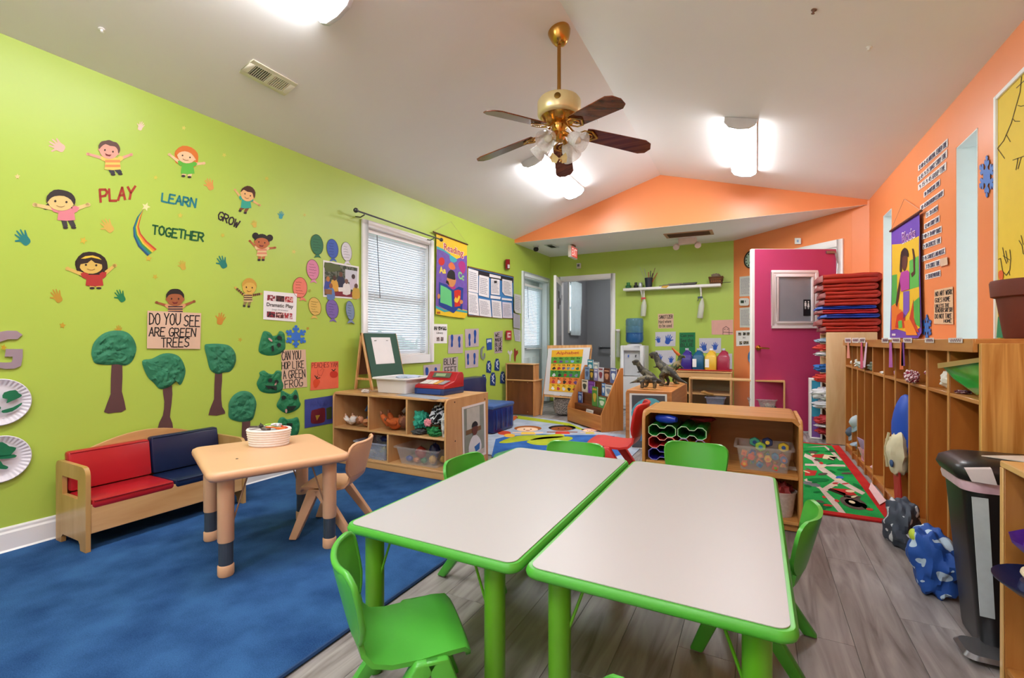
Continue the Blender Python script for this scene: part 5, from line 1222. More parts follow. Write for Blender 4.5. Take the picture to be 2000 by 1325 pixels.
def book(label, u, y, z, w_, h_, hx, hx2, tilt=0., yaw=0., th=.011):
    M_ = Matrix.Translation(F0) @ Matrix.Rotation(rz, 4, 'Z') @ Matrix.Translation((u, y, z)) @ Matrix.Rotation(yaw, 4, 'Z') @ Matrix.Rotation(tilt, 4, 'X')
    o_ = M_ @ V(0, 0, 0)
    t = thing('picture_book', label, 'book', tuple(o_), None, 'picture books in the rack')
    obj('cover', MB().box(-w_ / 2, w_ / 2, -th / 2, -th / 2 + .0015, 0, h_).xf(M_), mat(hx, .4, var=.25, scale=25), t, smooth=0); obj('back_cover', MB().box(-w_ / 2, w_ / 2, th / 2 - .0015, th / 2, 0, h_).xf(M_), mat(hx, .4), t, smooth=0)
    obj('pages', MB().box(-w_ / 2 + .002, w_ / 2 - .003, -th / 2 + .0015, th / 2 - .0015, .003, h_ - .003).xf(M_), PAPER, t, smooth=0)
    pic = [V(w_ * .30 * (1 + .25 * math.sin(3 * a)) * math.cos(a), -th / 2 - .0006, h_ * .45 + h_ * .28 * (1 + .2 * math.cos(2 * a)) * math.sin(a)) for a in [k * .449 for k in range(14)]]
    obj('cover_art', MB().prism(pic, (0, .0004, 0)).xf(M_), mat(hx2, .4), t, smooth=0)
    obj('title_bar', MB().box(-w_ * .38, w_ * .38, -th / 2 - .0007, -th / 2 - .0002, h_ * .82, h_ * .92).xf(M_), mat(hx2, .4), t, smooth=0)
for a in (('teal picture book standing highest in the rack', .12, .276, .615, .13, .19, '#2A8CA8', '#E8F0F0'), ('thin grey picture book behind the top row', .26, .276, .615, .12, .165, '#9AA6B0', '#E8E4DC'), ('blue grey book at the left of the top row', .10, .24, .545, .11, .165, '#7E9AC0', '#44618E'), ('yellow and black book second in the top row', .215, .24, .545, .10, .15, '#3A3A34', '#C9A23A'), ('violet book third in the top row', .315, .24, .545, .09, .15, '#8A84B8', '#D8D4E8'),
          ('pale book with a red figure in the top row', .427, .24, .545, .115, .175, '#C9C4D0', '#8E3A4A'), ('dark red portrait book in the top row', .56, .24, .545, .13, .16, '#5E2A26', '#C98A6A'), ('blue white paperback at the right end of the top row', .70, .24, .545, .12, .18, '#5E6A9E', '#DDE2EC'),
          ('cream book with a dark animal at the left of the second row', .11, .198, .385, .14, .16, '#D8CDBE', '#3A4A44'), ('purple book in the second row', .275, .198, .385, .15, .15, '#6E2E9A', '#8E58B4'), ('tall green jungle book in the middle of the rack', .44, .145, .245, .12, .24, '#4A8A3A', '#C9A83A'), ('white notebook at the right of the second row', .66, .198, .385, .14, .14, '#DDDAD8', '#8A8E9E'), ('blue book beside the white notebook', .55, .198, .385, .07, .15, '#4A7AB8', '#DCE4EC'),
          ('dark blue book in the left of the third row', .085, .145, .245, .10, .14, '#27468E', '#9ABCE0'), ('green book standing low in the third row', .60, .145, .245, .15, .13, '#58A860', '#DCE8D0'), ('white booklet lying in the bottom trough', .42, .055, .037, .15, .17, '#E4DED8', '#B8B4B0', -.18)):
    book(*a)

# ------------------------------------------------------------------ water cooler
t = thing('water_cooler', 'white water cooler with a blue bottle against the green wall', 'water cooler', (-1.67, 7.27, 0))
WC = mat('#D5D7DA', .35, var=.03)
cx0, cx1, cy0, cy1 = -1.845, -1.50, 7.1, 7.5
mb = MB(); mb.box(cx0, cx1, cy0 + .06, cy1, .01, .975); mb.box(cx0, cx0 + .05, cy0, cy0 + .06, .52, .975); mb.box(cx1 - .05, cx1, cy0, cy0 + .06, .52, .975); mb.box(cx0 + .05, cx1 - .05, cy0, cy0 + .06, .90, .975); mb.box(cx0, cx1, cy0, cy0 + .06, .01, .52)
obj('cabinet', mb, WC, t, .006)
box('recess', cx0 + .05, cx1 - .05, cy0 + .055, cy0 + .062, .52, .90, mat('#C2C5C9', .4), t, 0)
box('drip_tray', cx0 + .06, cx1 - .06, cy0 - .004, cy0 + .06, .52, .535, mat('#B4B7BB', .4), t, .003); box('lower_door', cx0 + .012, cx1 - .012, cy0 - .006, cy0, .06, .49, WC, t, .003)
for x, hx in ((-1.73, '#2E5FC0'), (-1.62, '#303036')): obj('tap', MB().tube([(x, cy0 + .06, .83), (x, cy0 + .03, .83), (x, cy0 + .025, .80)], .008, 8), mat(hx, .4), t)
bc = V(-1.675, 7.30, .975)
obj('bottle_collar', MB().lathe([(.11, 0), (.115, .01), (.10, .025), (.06, .03)], 24, bc), WC, t)
bt = obj('bottle', MB().lathe([(.05, .02), (.12, .05), (.135, .08), (.135, .17), (.130, .18), (.135, .19), (.135, .29), (.130, .30), (.135, .31), (.135, .39), (.12, .42), (0, .425)], 26, bc), glass('#2F6FA0', .55, .06), t)
obj('water', MB().lathe([(.045, .03), (.115, .055), (.128, .085), (.128, .20), (0, .20)], 24, bc), mat('#2342A8', .1, alpha=.8), bt)
t = thing('cup_dispenser', 'white tube cup dispenser mounted beside the washroom door', 'cup dispenser', tuple(PB(1207, 705)))
obj('tube', MB().tube([PB(1207, 650, .06), PB(1207, 698, .06)], .032, 14), mat('#C9D3C4', .3, alpha=.6), t); obj('cap', MB().lathe([(.036, 0), (.036, .03)], 14, PB(1207, 647, .06)), WHITE, t)
for py in (648, 690): obj('bracket', MB().tube([PB(1207, py, 0), PB(1207, py, .04)], .03, 8), WHITE, t)

# ------------------------------------------------------------------ dinosaur shelf with its print
t = thing('dinosaur_shelf', 'maple shelf end with an umbrella print and toy dinosaurs on top', 'shelf', (-.92, 5.2, 0))
DW = wood('#B97238', '#D08E50', 'X', 1.8, .38); dx0, dx1, dy0, dy1, dz = -1.145, -.712, 4.61, 5.73, .567
obj('end_panel', MB().prism([V(x, dy0, z) for x, z in ((dx0, 0), (dx1, 0), (dx1, dz), (dx0 + .03, dz), (dx0 + .008, dz - .008), (dx0, dz - .03))], (0, .02, 0)), DW, t, .003)
obj('end_panel', MB().box(dx0, dx1, dy1 - .02, dy1, 0, dz), DW, t, .003)
box('top_board', dx0 + .006, dx1, dy0 + .02, dy1 - .02, dz - .02, dz - .002, wood('#B97238', '#D08E50', 'Y', 1.8, .38), t, .002)
box('back_board', dx1 - .016, dx1 - .002, dy0 + .02, dy1 - .02, .01, dz - .02, wood('#A8642C', '#C07C40', 'Y', 1.8, .38), t, .002); box('shelf_board', dx0 + .01, dx1 - .016, dy0 + .02, dy1 - .02, .28, .298, DW, t, .002); box('bottom_board', dx0 + .01, dx1 - .016, dy0 + .02, dy1 - .02, .04, .058, DW, t, .002)
PDn = Plane((0, dy0, 0), (0, -1, 0))
q = [(1229.5, 768.5), (1302.5, 770.5), (1304, 880), (1230, 876)]
t = sheet('umbrella_print', 'print of a person under a blue umbrella on the end of the dinosaur shelf', 'print', PDn, q, PAPER)
flat('print_ground', PDn, subq(q, .06, .03, .95, .98), mat('#4E4E56', .5, var=.2), t, .0035)
flat('umbrella', PDn, [(1233, 812), (1236, 797), (1247, 785), (1264, 778), (1281, 780), (1293, 790), (1296, 800), (1280, 800), (1262, 806), (1246, 816)], mat('#5FB4C9', .5, var=.15), t, .0045, smooth=2)
strokes('umbrella_ribs', PDn, [[(1264, 779), (1246, 815)], [(1264, 779), (1262, 806)], [(1264, 779), (1283, 800)], [(1264, 779), (1235, 806)]], .6, mat('#3A8296', .5), t, .006)
flat('coat', PDn, [(1258, 822), (1282, 818), (1290, 860), (1250, 862)], mat('#4A72A8', .5), t, .005); flat('face', PDn, ell(1270, 812, 9, 10), mat('#B87A54', .5), t, .0055); flat('hand', PDn, ell(1243, 818, 5, 4), mat('#C8844A', .5), t, .0055)
# dinosaurs
DSK = blobs('#2E2C26', '#5C5846', 22, .5); DSK2 = blobs('#33302A', '#6A604A', 26, .52)
def dino(label, c, rz, parts_, m, belly, k=1.):
    t = thing('toy_dinosaur', label, 'toy dinosaur', c, rz, 'toy dinosaurs on the shelf')
    mb = MB()
    for pts, rs in parts_: mb.tube([V(*p) * k for p in pts], [r * k for r in rs], 10)
    obj('body', mb, m, t, remesh=.006 * k)
    return t
TREX = [([(-.20, 0, .03), (-.13, 0, .055), (-.06, 0, .11), (0, 0, .14), (.05, 0, .18), (.075, 0, .225), (.085, 0, .25)], [.006, .017, .034, .043, .034, .026, .026]), ([(.075, 0, .258), (.11, 0, .262), (.145, 0, .255)], [.024, .022, .013]), ([(.085, 0, .238), (.115, 0, .232), (.135, 0, .230)], [.014, .011, .008]),
        ([(-.02, .03, .12), (.015, .038, .075), (-.012, .038, .035), (-.005, .04, .008), (.03, .042, .006)], [.03, .022, .014, .012, .009]), ([(-.02, -.03, .12), (.015, -.038, .075), (-.012, -.038, .035), (-.005, -.04, .008), (.03, -.042, .006)], [.03, .022, .014, .012, .009]),
        ([(.05, .025, .165), (.075, .03, .15), (.095, .03, .155)], [.009, .007, .005]), ([(.05, -.025, .165), (.075, -.03, .15), (.095, -.03, .155)], [.009, .007, .005])]
QUAD = [([(-.19, 0, .055), (-.13, 0, .075), (-.07, 0, .095), (0, 0, .105), (.06, 0, .10), (.10, 0, .085), (.13, 0, .075), (.15, 0, .07)], [.004, .014, .034, .045, .04, .028, .022, .014])] + [([(x, s_ * .028, .085), (x + .004, s_ * .034, .045), (x, s_ * .034, .008)], [.026, .02, .018]) for x in (-.06, .065) for s_ in (-1, 1)]
PARA = [([(-.20, 0, .02), (-.12, 0, .06), (-.05, 0, .13), (.0, 0, .18), (.03, 0, .225), (.04, 0, .265)], [.006, .018, .036, .04, .022, .018]), ([(.03, 0, .275), (.065, 0, .275), (.09, 0, .262)], [.018, .016, .010]), ([(.03, 0, .285), (-.005, 0, .315), (-.03, 0, .345)], [.014, .010, .005]),
        ([(-.04, .03, .12), (0, .036, .07), (-.02, .036, .03), (-.01, .038, .007), (.025, .04, .006)], [.03, .022, .014, .012, .009]), ([(-.04, -.03, .12), (0, -.036, .07), (-.02, -.036, .03), (-.01, -.038, .007), (.025, -.04, .006)], [.03, .022, .014, .012, .009]), ([(.02, .025, .2), (.05, .035, .165), (.07, .035, .15)], [.011, .008, .006]), ([(.02, -.025, .2), (.05, -.035, .165), (.07, -.035, .15)], [.011, .008, .006])]
dz_ = dz + .003
dino('small dark theropod toy with open jaws facing the water cooler', (-1.02, 4.97, dz_), math.radians(184), TREX, DSK, None, 1.0)
for n_, t_ in (('x', 0),): pass
tt = dino('dark humpbacked four legged dinosaur toy at the front of the shelf', (-.96, 4.76, dz_), math.radians(12), QUAD, DSK2, None, .95)
mb = MB()
for k in range(9): 
    x = -.10 + k * .024; mb.lathe([(.012, 0), (.006, .012), (0, .022)], 6, (x * .95, 0, (.135 - abs(x) * .35) * .95))
obj('back_plates', mb, mat('#5A5238', .6), tt)['kind'] = 'stuff'
dino('larger dark theropod toy rearing up in the middle of the dinosaurs', (-.87, 5.20, dz_), math.radians(160), TREX, DSK, None, 1.28)
tt = dino('green brown crested dinosaur toy with orange crest at the right', (-.80, 5.50, dz_), math.radians(20), PARA, blobs('#3A4A2E', '#7A6A44', 24, .5), None, 1.12)
obj('crest', MB().tube([V(.03, 0, .285) * 1.12, V(-.01, 0, .322) * 1.12, V(-.04, 0, .36) * 1.12], [.018, .014, .006], 10), mat('#C9642A', .6), tt)

# ------------------------------------------------------------------ open shelf and jug shelf at the back
t = thing('paint_shelf', 'maple shelf against the green wall holding paint jugs', 'shelf', (-.69, 7.25, 0))
jx0, jx1, jy0, jy1, jz = -1.03, -.305, 6.98, 7.5, .628
for a, b_ in ((jx0, jx0 + .018), (jx1 - .018, jx1)): box('side_panel', a, b_, jy0, jy1, .004, jz - .018, MAPLE, t, .002)
box('top_board', jx0 - .01, jx1 + .01, jy0 - .01, jy1, jz - .018, jz, MAPLEX, t, .004); box('shelf_board', jx0 + .018, jx1 - .018, jy0, jy1, .30, .318, MAPLEX, t, .002); box('bottom_board', jx0 + .018, jx1 - .018, jy0, jy1, .06, .078, MAPLEX, t, .002); box('rail', jx0 + .018, jx1 - .018, jy0 + .004, jy0 + .018, .53, .61, MAPLEX, t, .002)
box('back_board', jx0 + .018, jx1 - .018, jy1 - .015, jy1, .004, jz - .018, wood('#6E6A3E', '#8A8450', 'X', 2), t, .002)
t = thing('paint_tray', 'red plastic tray under the paint jugs', 'tray', (-.69, 7.15, jz)); tub(t, 'tray', -1.0, -.305, 7.0, 7.3, jz, jz + .02, mat('#C8382E', .4), .012, .003, .006)
for i, (px, hx, lab) in enumerate(((1345, '#3B2A86', 'purple'), (1367.5, '#15587E', 'teal blue'), (1392, '#E3B53A', 'yellow'), (1416, '#A02A44', 'crimson'))):
    x = XatY(px - 4, 7.15) + .005; c = V(x, 7.15, jz + .0035)
    t = thing('paint_jug', '%s paint jug standing on the red tray' % lab, 'jug', tuple(c), None, 'gallon paint jugs')
    A = lambda d, z: [(c.x + a, c.y + b_, c.z + z) for a, b_ in rrect(-.078 + d, .078 - d, -.078 + d, .078 - d, max(.006, .03 - d * .2))]
    obj('body', loop_stack(MB(), [A(.006, 0), A(0, .01), A(0, .19), A(.012, .215), A(.04, .255), A(.055, .27), A(.056, .285)]), mat(hx, .3, var=.1), t, smooth=40)
    obj('cap', MB().lathe([(.024, .285), (.024, .312), (0, .312)], 18, c), mat('#B9BCC6', .4) if i != 2 else WHITE, t)
    obj('handle', MB().tube([c + V(.02, 0, .275), c + V(.052, 0, .255), c + V(.058, 0, .20)], .010, 8), mat(hx, .3, var=.1), t)
    if i in (1, 2): box('label_sticker', x - .072, x - .02, 7.15 - .0795, 7.15 - .078, jz + .05, jz + .165, PAPER, t, 0)
t = thing('open_shelf', 'open backed maple shelf with two bins behind the bottle shelf', 'shelf', (-.22, 6.1, 0))
ox0, ox1, oy0, oy1, oz = -.728, .282, 6.02, 6.24, .602
for a, b_ in ((ox0, ox0 + .016), (ox1 - .016, ox1)): box('side_panel', a, b_, oy0, oy1, .004, oz, MAPLE, t, .003)
box('top_board', ox0 + .016, ox1 - .016, oy0, oy1, oz - .018, oz, MAPLEX, t, .003); box('shelf_board', ox0 + .016, ox1 - .016, oy0, oy1, .245, .262, mat('#7E6A68', .4), t, .002); box('bottom_board', ox0 + .016, ox1 - .016, oy0, oy1, .04, .058, MAPLEX, t, .002)
box('clear_back', ox0 + .016, ox1 - .016, oy1 - .006, oy1 - .002, .262, oz - .018, glass('#B89A8A', .12), t, 0)
t = thing('toy_bin', 'grey bin of animal toys with a tan creature leaning out', 'bin', (-.45, 6.1, .262)); tub(t, 'tub', -.545, -.33, 6.04, 6.20, .263, .375, glass('#8A90A8', .7, .2), .02, .003)
obj('toy_heap', MB().ball((-.44, 6.12, .325), (.07, .045, .025), 16, 10, .6, 9, 2), blobs('#2E2A2C', '#6A5238', 30), t)['kind'] = 'stuff'
tag(obj('toy_creature', MB().tube([(-.60, 6.10, .425), (-.57, 6.10, .43), (-.53, 6.11, .415), (-.46, 6.12, .40)], [.012, .022, .018, .014], 10), mat('#B98A4A', .6, var=.3, scale=30), remesh=.005), 'tan long headed toy leaning out of the grey bin', 'toy')
t = thing('toy_bin', 'clear bin of black and white toy cars on the open shelf', 'bin', (.06, 6.1, .262)); tub(t, 'tub', -.09, .20, 6.03, 6.21, .263, .385, glass('#C9C0C0', .4, .15), .02, .003)
for i in range(5):
    x = -.05 + i * .055; c = V(x, 6.07, .30 + .02 * (i % 2))
    tc_ = thing('toy_car', '%s toy car in the clear bin of the open shelf' % ['dark green', 'white', 'black', 'pale cream', 'black wheeled'][i], 'toy car', tuple(c), None, 'toy cars in the bin')
    obj('car_body', MB().prism([c + V(a, 0, b_) for a, b_ in ((-.028, -.012), (.028, -.012), (.028, .003), (.014, .005), (.008, .016), (-.012, .016), (-.018, .004), (-.028, .003))], (0, .03, 0)), mat(['#2E4A3E', '#D8D4D0', '#2A2A2C', '#CFC8BE', '#1E1E22'][i], .4), tc_, .002)
    for dx in (-.016, .016): obj('wheel', MB().lathe([(.008, 0), (.008, .005)], 12, c + V(dx, 0, -.012), (0, -1, 0)), INKG, tc_)

# ------------------------------------------------------------------ right side: mat unit, cubbies, bin, near shelf
PLY = wood('#C69A6C', '#D8B288', 'Z', 1.6, .45, 8)
t = thing('mat_unit', 'tall plywood shelf unit carrying the stack of nap mats', 'shelf', (.84, 5.95, 0))
ux0, ux1, uy0, uy1, uz = .625, 1.045, 5.69, 6.20, 1.135
box('side_panel', ux0, ux1, uy0, uy0 + .02, .004, uz, PLY, t, .008); box('side_panel', ux0, ux1 - .12, uy1 - .02, uy1, .004, uz, PLY, t, .003)
for z in (.06, .33, .60, .87, uz - .02): box('shelf_board', ux0 + .002, ux1 - .12, uy0 + .02, uy1 - .02, z, z + .018, PLY, t, .002)
box('back_board', ux1 - .12, ux1 - .105, uy0 + .02, uy1, .004, uz, PLY, t, .002)
rnd = random.Random(8)
for i, (z0, z1, hx, nm, x0) in enumerate(((1.022, 1.085, '#8499AC', 'grey blue towel at the top of the plywood unit', .53), (.947, 1.02, '#C03328', 'red blanket below the grey towel in the plywood unit', .515), (.8895, .945, '#CBC9CE', 'white sheet rolled in the upper plywood unit', .52), (.722, .815, '#2A64AC', 'bright blue blanket in the plywood unit', .52), (.6195, .72, '#C23426', 'red bedding at the middle of the plywood unit', .515), (.442, .575, '#C4C2C8', 'white patterned sheet bulging from the plywood unit', .485), (.3495, .44, '#B8B6BC', 'crumpled pale sheet below the bulging one', .50), (.192, .29, '#A82228', 'dark red mat low in the plywood unit', .52), (.152, .19, '#D0CED0', 'white folded sheet low in the plywood unit', .52), (.0795, .15, '#A01E26', 'red mat at the bottom of the plywood unit', .53))):
    cbox('rolled_bedding', nm, 'bedding', x0, .84, 5.716, 5.905, z0, z1, blobs('#C9C7CC', '#8A8494', 30, .62) if i == 5 else mat(hx, .7, var=.15), i, .22, 'bedding stuffed in the plywood unit')
t = thing('drawer_tower', 'white edged tower with teal and purple sides behind the plywood unit', 'drawers', (.55, 6.0, 0))
mb = MB(); 
box('frame', .505, .522, 5.92, 5.94, .004, .645, WHITE, t, .002); box('frame', .60, .617, 5.92, 5.94, .004, .645, WHITE, t, .002); box('frame', .522, .60, 5.92, 5.94, .625, .645, WHITE, t, .002); box('frame', .522, .60, 5.92, 5.94, .004, .02, WHITE, t, .002)
box('teal_panel', .522, .60, 5.925, 5.935, .24, .625, mat('#2C93B8', .5), t, 0); box('purple_panel', .522, .60, 5.925, 5.935, .02, .24, mat('#7A4A9A', .5), t, 0); box('cabinet_body', .51, .61, 5.94, 6.15, .004, .64, WHITE, t, .003)
# folded nap mats on top
z = uz + .002
lay = [(.06, 0), (.078, 0), (.044, 1), (.045, 0), (.034, 1), (.07, 0), (.078, 0), (.074, 0), (.10, 0)]
VR = mat('#A92618', .38, var=.15, scale=5); VB = mat('#1F3A9A', .35, var=.12); VR2 = mat('#B01E28', .36, var=.1)
nl = ['bottom red nap mat of the tall stack', 'second red nap mat from the bottom of the stack', 'lower blue nap mat in the stack', 'bright red nap mat between the two blue ones', 'upper blue nap mat in the stack', 'red nap mat just above the blue ones', 'red nap mat third from the top', 'red nap mat second from the top', 'thick folded red nap mat on top of the stack']
for i, (h_, b_) in enumerate(lay):
    rr = random.Random(i); m = VB if b_ else (VR2 if i == 3 else VR); x0 = .60 + rr.uniform(-.015, .03); x1 = 1.035 + rr.uniform(-.01, .015); y0 = 5.70 + rr.uniform(-.01, .01); y1 = 6.18
    t = thing('nap_mat', nl[i], 'nap mat', ((x0 + x1) / 2, (y0 + y1) / 2, z), None, 'stacked folded nap mats')
    # the fold: a soft-edged slab of two leaves with a rounded spine on the right
    for half in (0, 1):
        za, zb = z + half * h_ * .5, z + (half + 1) * h_ * .5
        N = 12; rows = []
        prof = [(0, .5), (.006, .15), (.02, .0), (.5, -.0), (.98, .0), (1., .5), (.98, 1.), (.5, 1.), (.02, 1.), (.006, .85)]
        loops = []
        for k in range(N + 1):
            x = x0 + (x1 - x0) * k / N; s_ = .0025 * math.sin(k * 1.1 + i * 2 + half) - .003
            sag = 0
            loops.append([V(x - .012 * (f < .5) * 0, y0 + (y1 - y0) * f + .004 * math.sin(k * .9 + i), za + .0015 + (zb - za - .003) * g + (s_ if g > .6 else 0) * (half == 1) + sag) for f, g in prof])
        mb = MB(); loop_stack(mb, [[tuple(q) for q in l] for l in loops]); obj('leaf', mb, m, t, smooth=50)
    obj('spine', MB().tube([(x1 - .002, y0 + .01, z + h_ / 2), (x1 - .002, y1 - .01, z + h_ / 2)], h_ * .42, 10), m, t)
    obj('end_seam', MB().prism([V(x0 - .05, y0 + .03, z + h_ * .1), V(x0 + .005, y0 + .0, z + h_ * .2), V(x0 + .005, y0, z + h_ * .9), V(x0 - .045, y0 + .03, z + h_ * .7)], (0, .3, 0)), mat('#8C4A48' if not b_ else '#3A5AB0', .5), t, .003)
    z += h_ + .001
# ---- cubbies
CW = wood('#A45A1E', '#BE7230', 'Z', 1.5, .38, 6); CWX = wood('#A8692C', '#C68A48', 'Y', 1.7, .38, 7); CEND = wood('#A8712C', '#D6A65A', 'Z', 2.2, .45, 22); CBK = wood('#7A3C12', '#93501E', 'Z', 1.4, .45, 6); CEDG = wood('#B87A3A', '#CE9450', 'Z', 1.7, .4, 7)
YS = [5.403, 5.068, 4.819, 4.525, 4.234, 3.895, 3.611, 3.319, 3.012, 2.719, 2.393]
kx0, kx1 = .75, 1.085
t = thing('cubby_lockers', 'long row of orange brown wooden cubby lockers on the right', 'lockers', (.93, 3.9, 0))
for i, y in enumerate(YS[:-1]):
    dvd = box('divider', kx0 + .002, kx1 - .012, y - .009, y + .009, .004, 1.035, CW, t, .0015)
    box('edge_strip', kx0 - .003, kx0 + .002, y - .0095, y + .0095, .004, 1.03, CEDG, dvd, .001)
box('end_panel', kx0 - .004, kx1 + .01, YS[-1] - .022, YS[-1], .004, 1.04, CEND, t, .002)
box('top_board', kx0 - .015, kx1 + .01, YS[-1] + .0, YS[0] + .012, 1.036, 1.058, CWX, t, .003); box('front_lip', kx0 - .02, kx0 - .004, YS[-1] + .002, YS[0] + .012, 1.005, 1.058, CWX, t, .002)
for i in range(10): box('shelf_board', kx0, kx1 - .012, YS[i + 1] + .01, YS[i] - .01, .805, .822, CWX, t, .002); box('base_board', kx0, kx1 - .012, YS[i + 1] + .01, YS[i] - .01, .06, .078, CWX, t, .002)
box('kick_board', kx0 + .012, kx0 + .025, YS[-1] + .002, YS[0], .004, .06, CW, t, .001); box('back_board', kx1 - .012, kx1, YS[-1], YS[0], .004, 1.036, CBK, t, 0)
rnd = random.Random(7)
PKX = Plane((kx0 - .02, 0, 0), (-1, 0, 0))
for i, (a, b_) in enumerate(((1650, 1662), (1664, 1677), (1678, 1690), (1722, 1735), (1742, 1758), (1764, 1781), (1806, 1824), (1852, 1880))):
    q = [(a, 660.5), (b_, 660), (b_, 670), (a, 669.5)]
    s_ = sheet('name_tag', ['first name tag at the far end of the cubby lip', 'second name tag from the far end of the cubby lip', 'third name tag from the far end', 'clear name tag above the purple ribbons', 'name tag above the orange ribbon', 'name tag just left of the chevron cloth', 'taped name tag above the white plush', 'taped name tag nearest the oak end panel'][i], 'name tag', PKX, q, mat('#E6D6D2' if i < 6 else '#DDD2CE', .5), 'name tags along the cubby lip')
    strokes('handwriting', PKX, [[lerpq(q, u, .5 + .3 * math.sin(u * 40 + i)) for u in [.12 + .76 * k / 24 for k in range(25)]]], .8, mat('#8A5A6A', .7), s_, .004)
for i, (a, c_, hx) in enumerate(((1655, 700, '#D98A78'), (1681, 720, '#C8506E'), (1691, 718, '#D7B0C4'), (1737, 718, '#B05AA8'), (1758, 722, '#D96A3A'), (1761, 715, '#6A2E8A'))):
    w_ = 3 if i < 3 else 4.5
    q = [(a, 669), (a + w_, 669), (a + w_ + (2 if i != 2 else -4), c_), (a + (-1 if i != 2 else -6), c_)]
    tag(flat('hanging_ribbon', PKX, q, mat(hx, .6), None, .004, .002), ['salmon ribbon hanging at the far end of the cubbies', 'rose ribbon hanging in the second far cubby', 'pale pink ribbon slanting in the third far cubby', 'purple ribbon hanging in the middle of the cubbies', 'orange ribbon hanging in the middle of the cubbies', 'narrow violet ribbon over the orange one'][i], 'ribbon', 'ribbons hanging from the cubby lip')
def cy(i): return (YS[i] + YS[i + 1]) / 2
GCU = 'belongings in the cubbies'
cloth('folded_shirt', 'white cloth stuffed in the two farthest upper cubbies', 'clothing', V(.84, cy(0) - .02, .868), (.085, .10, .045), mat('#DCD3CC', .8), 1, .3, group=GCU); cloth('folded_shirt', 'white folded cloth in the second upper cubby', 'clothing', V(.82, cy(1), .866), (.08, .08, .042), mat('#E2DAD4', .8), 2, .3, group=GCU)
cloth('folded_shirt', 'grey cloth spilling from the third upper cubby', 'clothing', V(.81, cy(2), .858), (.10, .10, .034), mat('#B4B5AE', .8), 3, .3, group=GCU); cloth('folded_shirt', 'grey green cloth in the fourth upper cubby', 'clothing', V(.83, cy(3), .864), (.09, .10, .04), mat('#A9AEA4', .8), 4, .3, group=GCU)
cloth('small_pouch', 'small lilac pouch in the sixth upper cubby', 'pouch', V(.80, cy(5) - .05, .852), (.04, .06, .028), mat('#A87AA8', .7), 5, .2, group=GCU)
cloth('paper_scrap', 'white scrap lying in the fifth upper cubby', 'paper', V(.79, cy(4), .832), (.035, .05, .008), PAPER, 6, .3, group=GCU)
cloth('chevron_cloth', 'pink and white chevron cloth heaped in the eighth upper cubby', 'clothing', V(.855, cy(7), .902), (.08, .12, .056), stripes('#A82A54', '#E8DCDC', 20, True, .5), 7, .3, group=GCU); cloth('chevron_cloth', 'crimson patterned cloth hanging over the edge below the chevron cloth', 'clothing', V(.735, cy(7) + .05, .86), (.033, .06, .035), stripes('#8E1E3A', '#E0C8CC', 26, True, .9), 8, .3, group=GCU)
cloth('dark_shoe', 'black shoe under the chevron cloth', 'shoe', V(.83, cy(7) - .06, .834), (.06, .05, .010), mat('#24222A', .5), 9, .15, group=GCU)
t_ = cloth('white_plush', 'white plush toy in the ninth upper cubby', 'plush', V(.83, cy(8), .874), (.065, .095, .05), mat('#DED8CE', .85), 10, .25, group=GCU)
t = thing('gift_bag', 'glossy green and gold gift bag leaning out of the nearest upper cubby', 'bag', (.80, cy(9), .822))
gb = [V(.70, 2.665, .952), V(.77, 2.45, .985), V(.80, 2.42, .837), V(.79, 2.555, .828), V(.745, 2.645, .885)]
obj('bag_front', MB().prism(gb, (.09, .03, .005)), mat('#3F9A38', .2, var=.5, scale=14, coat=.6), t, .006); obj('gold_edge', MB().prism([gb[0] + V(-.003, -.003, .0), gb[1] + V(-.003, -.003, .0), gb[1] + V(-.003, -.003, -.018), gb[0] + V(-.002, -.004, -.022)], (.002, .002, 0)), mat('#B79A5E', .35, .3), t)
for z_, y_ in ((.945, 2.63), (.955, 2.56)): obj('green_print', MB().lathe([(.010, 0), (.010, .001)], 12, (.715 + (2.69 - y_) * .3, y_ - .004, z_ + .006), (-.7, -.7, 0)), mat('#2F7A30', .3), t)
cloth('striped_cloth', 'maroon striped cloth under the gift bag', 'clothing', V(.785, 2.672, .8315), (.03, .03, .008), stripes('#5A1A30', '#C9B0B8', 30), 11, .3, group=GCU)
# lower cubbies
def cap(label, c, r, hx, brim, rz=0., tilt=0.):
    t = thing('sun_hat', label, 'hat', tuple(c), None, GCU)
    M_ = Matrix.Translation(c) @ Matrix.Rotation(rz, 4, 'Z') @ Matrix.Rotation(tilt, 4, 'Y')
    obj('crown', MB().lathe([(r * .62, .0), (r * .60, r * .35), (r * .45, r * .62), (r * .2, r * .72), (0, r * .74)], 20).xf(M_), mat(hx, .8), t); obj('brim', MB().lathe([(r * .60, .004), (r, -.012), (r, -.007), (r * .62, .012)], 22, caps=False).xf(M_), mat(brim, .8), t)
cap('pale grey bucket hat in the farthest lower cubby', V(.78, 4.945, .34), .095, '#A9B4BA', '#7E909A', 0, -.9); cap('grey hat with a dark print beside the bucket hat', V(.78, 5.21, .21), .08, '#4A5468', '#8A93A2', 0, -1.0)
cap('upturned blue grey hat on the floor of the second lower cubby', V(.80, 4.945, .16), .085, '#5A7A9A', '#A6B8C6', 0, 2.9)
t = thing('pink_box', 'pink and lilac paper box in the third lower cubby', 'box', (.815, 4.622, .0795), math.radians(10), GCU)
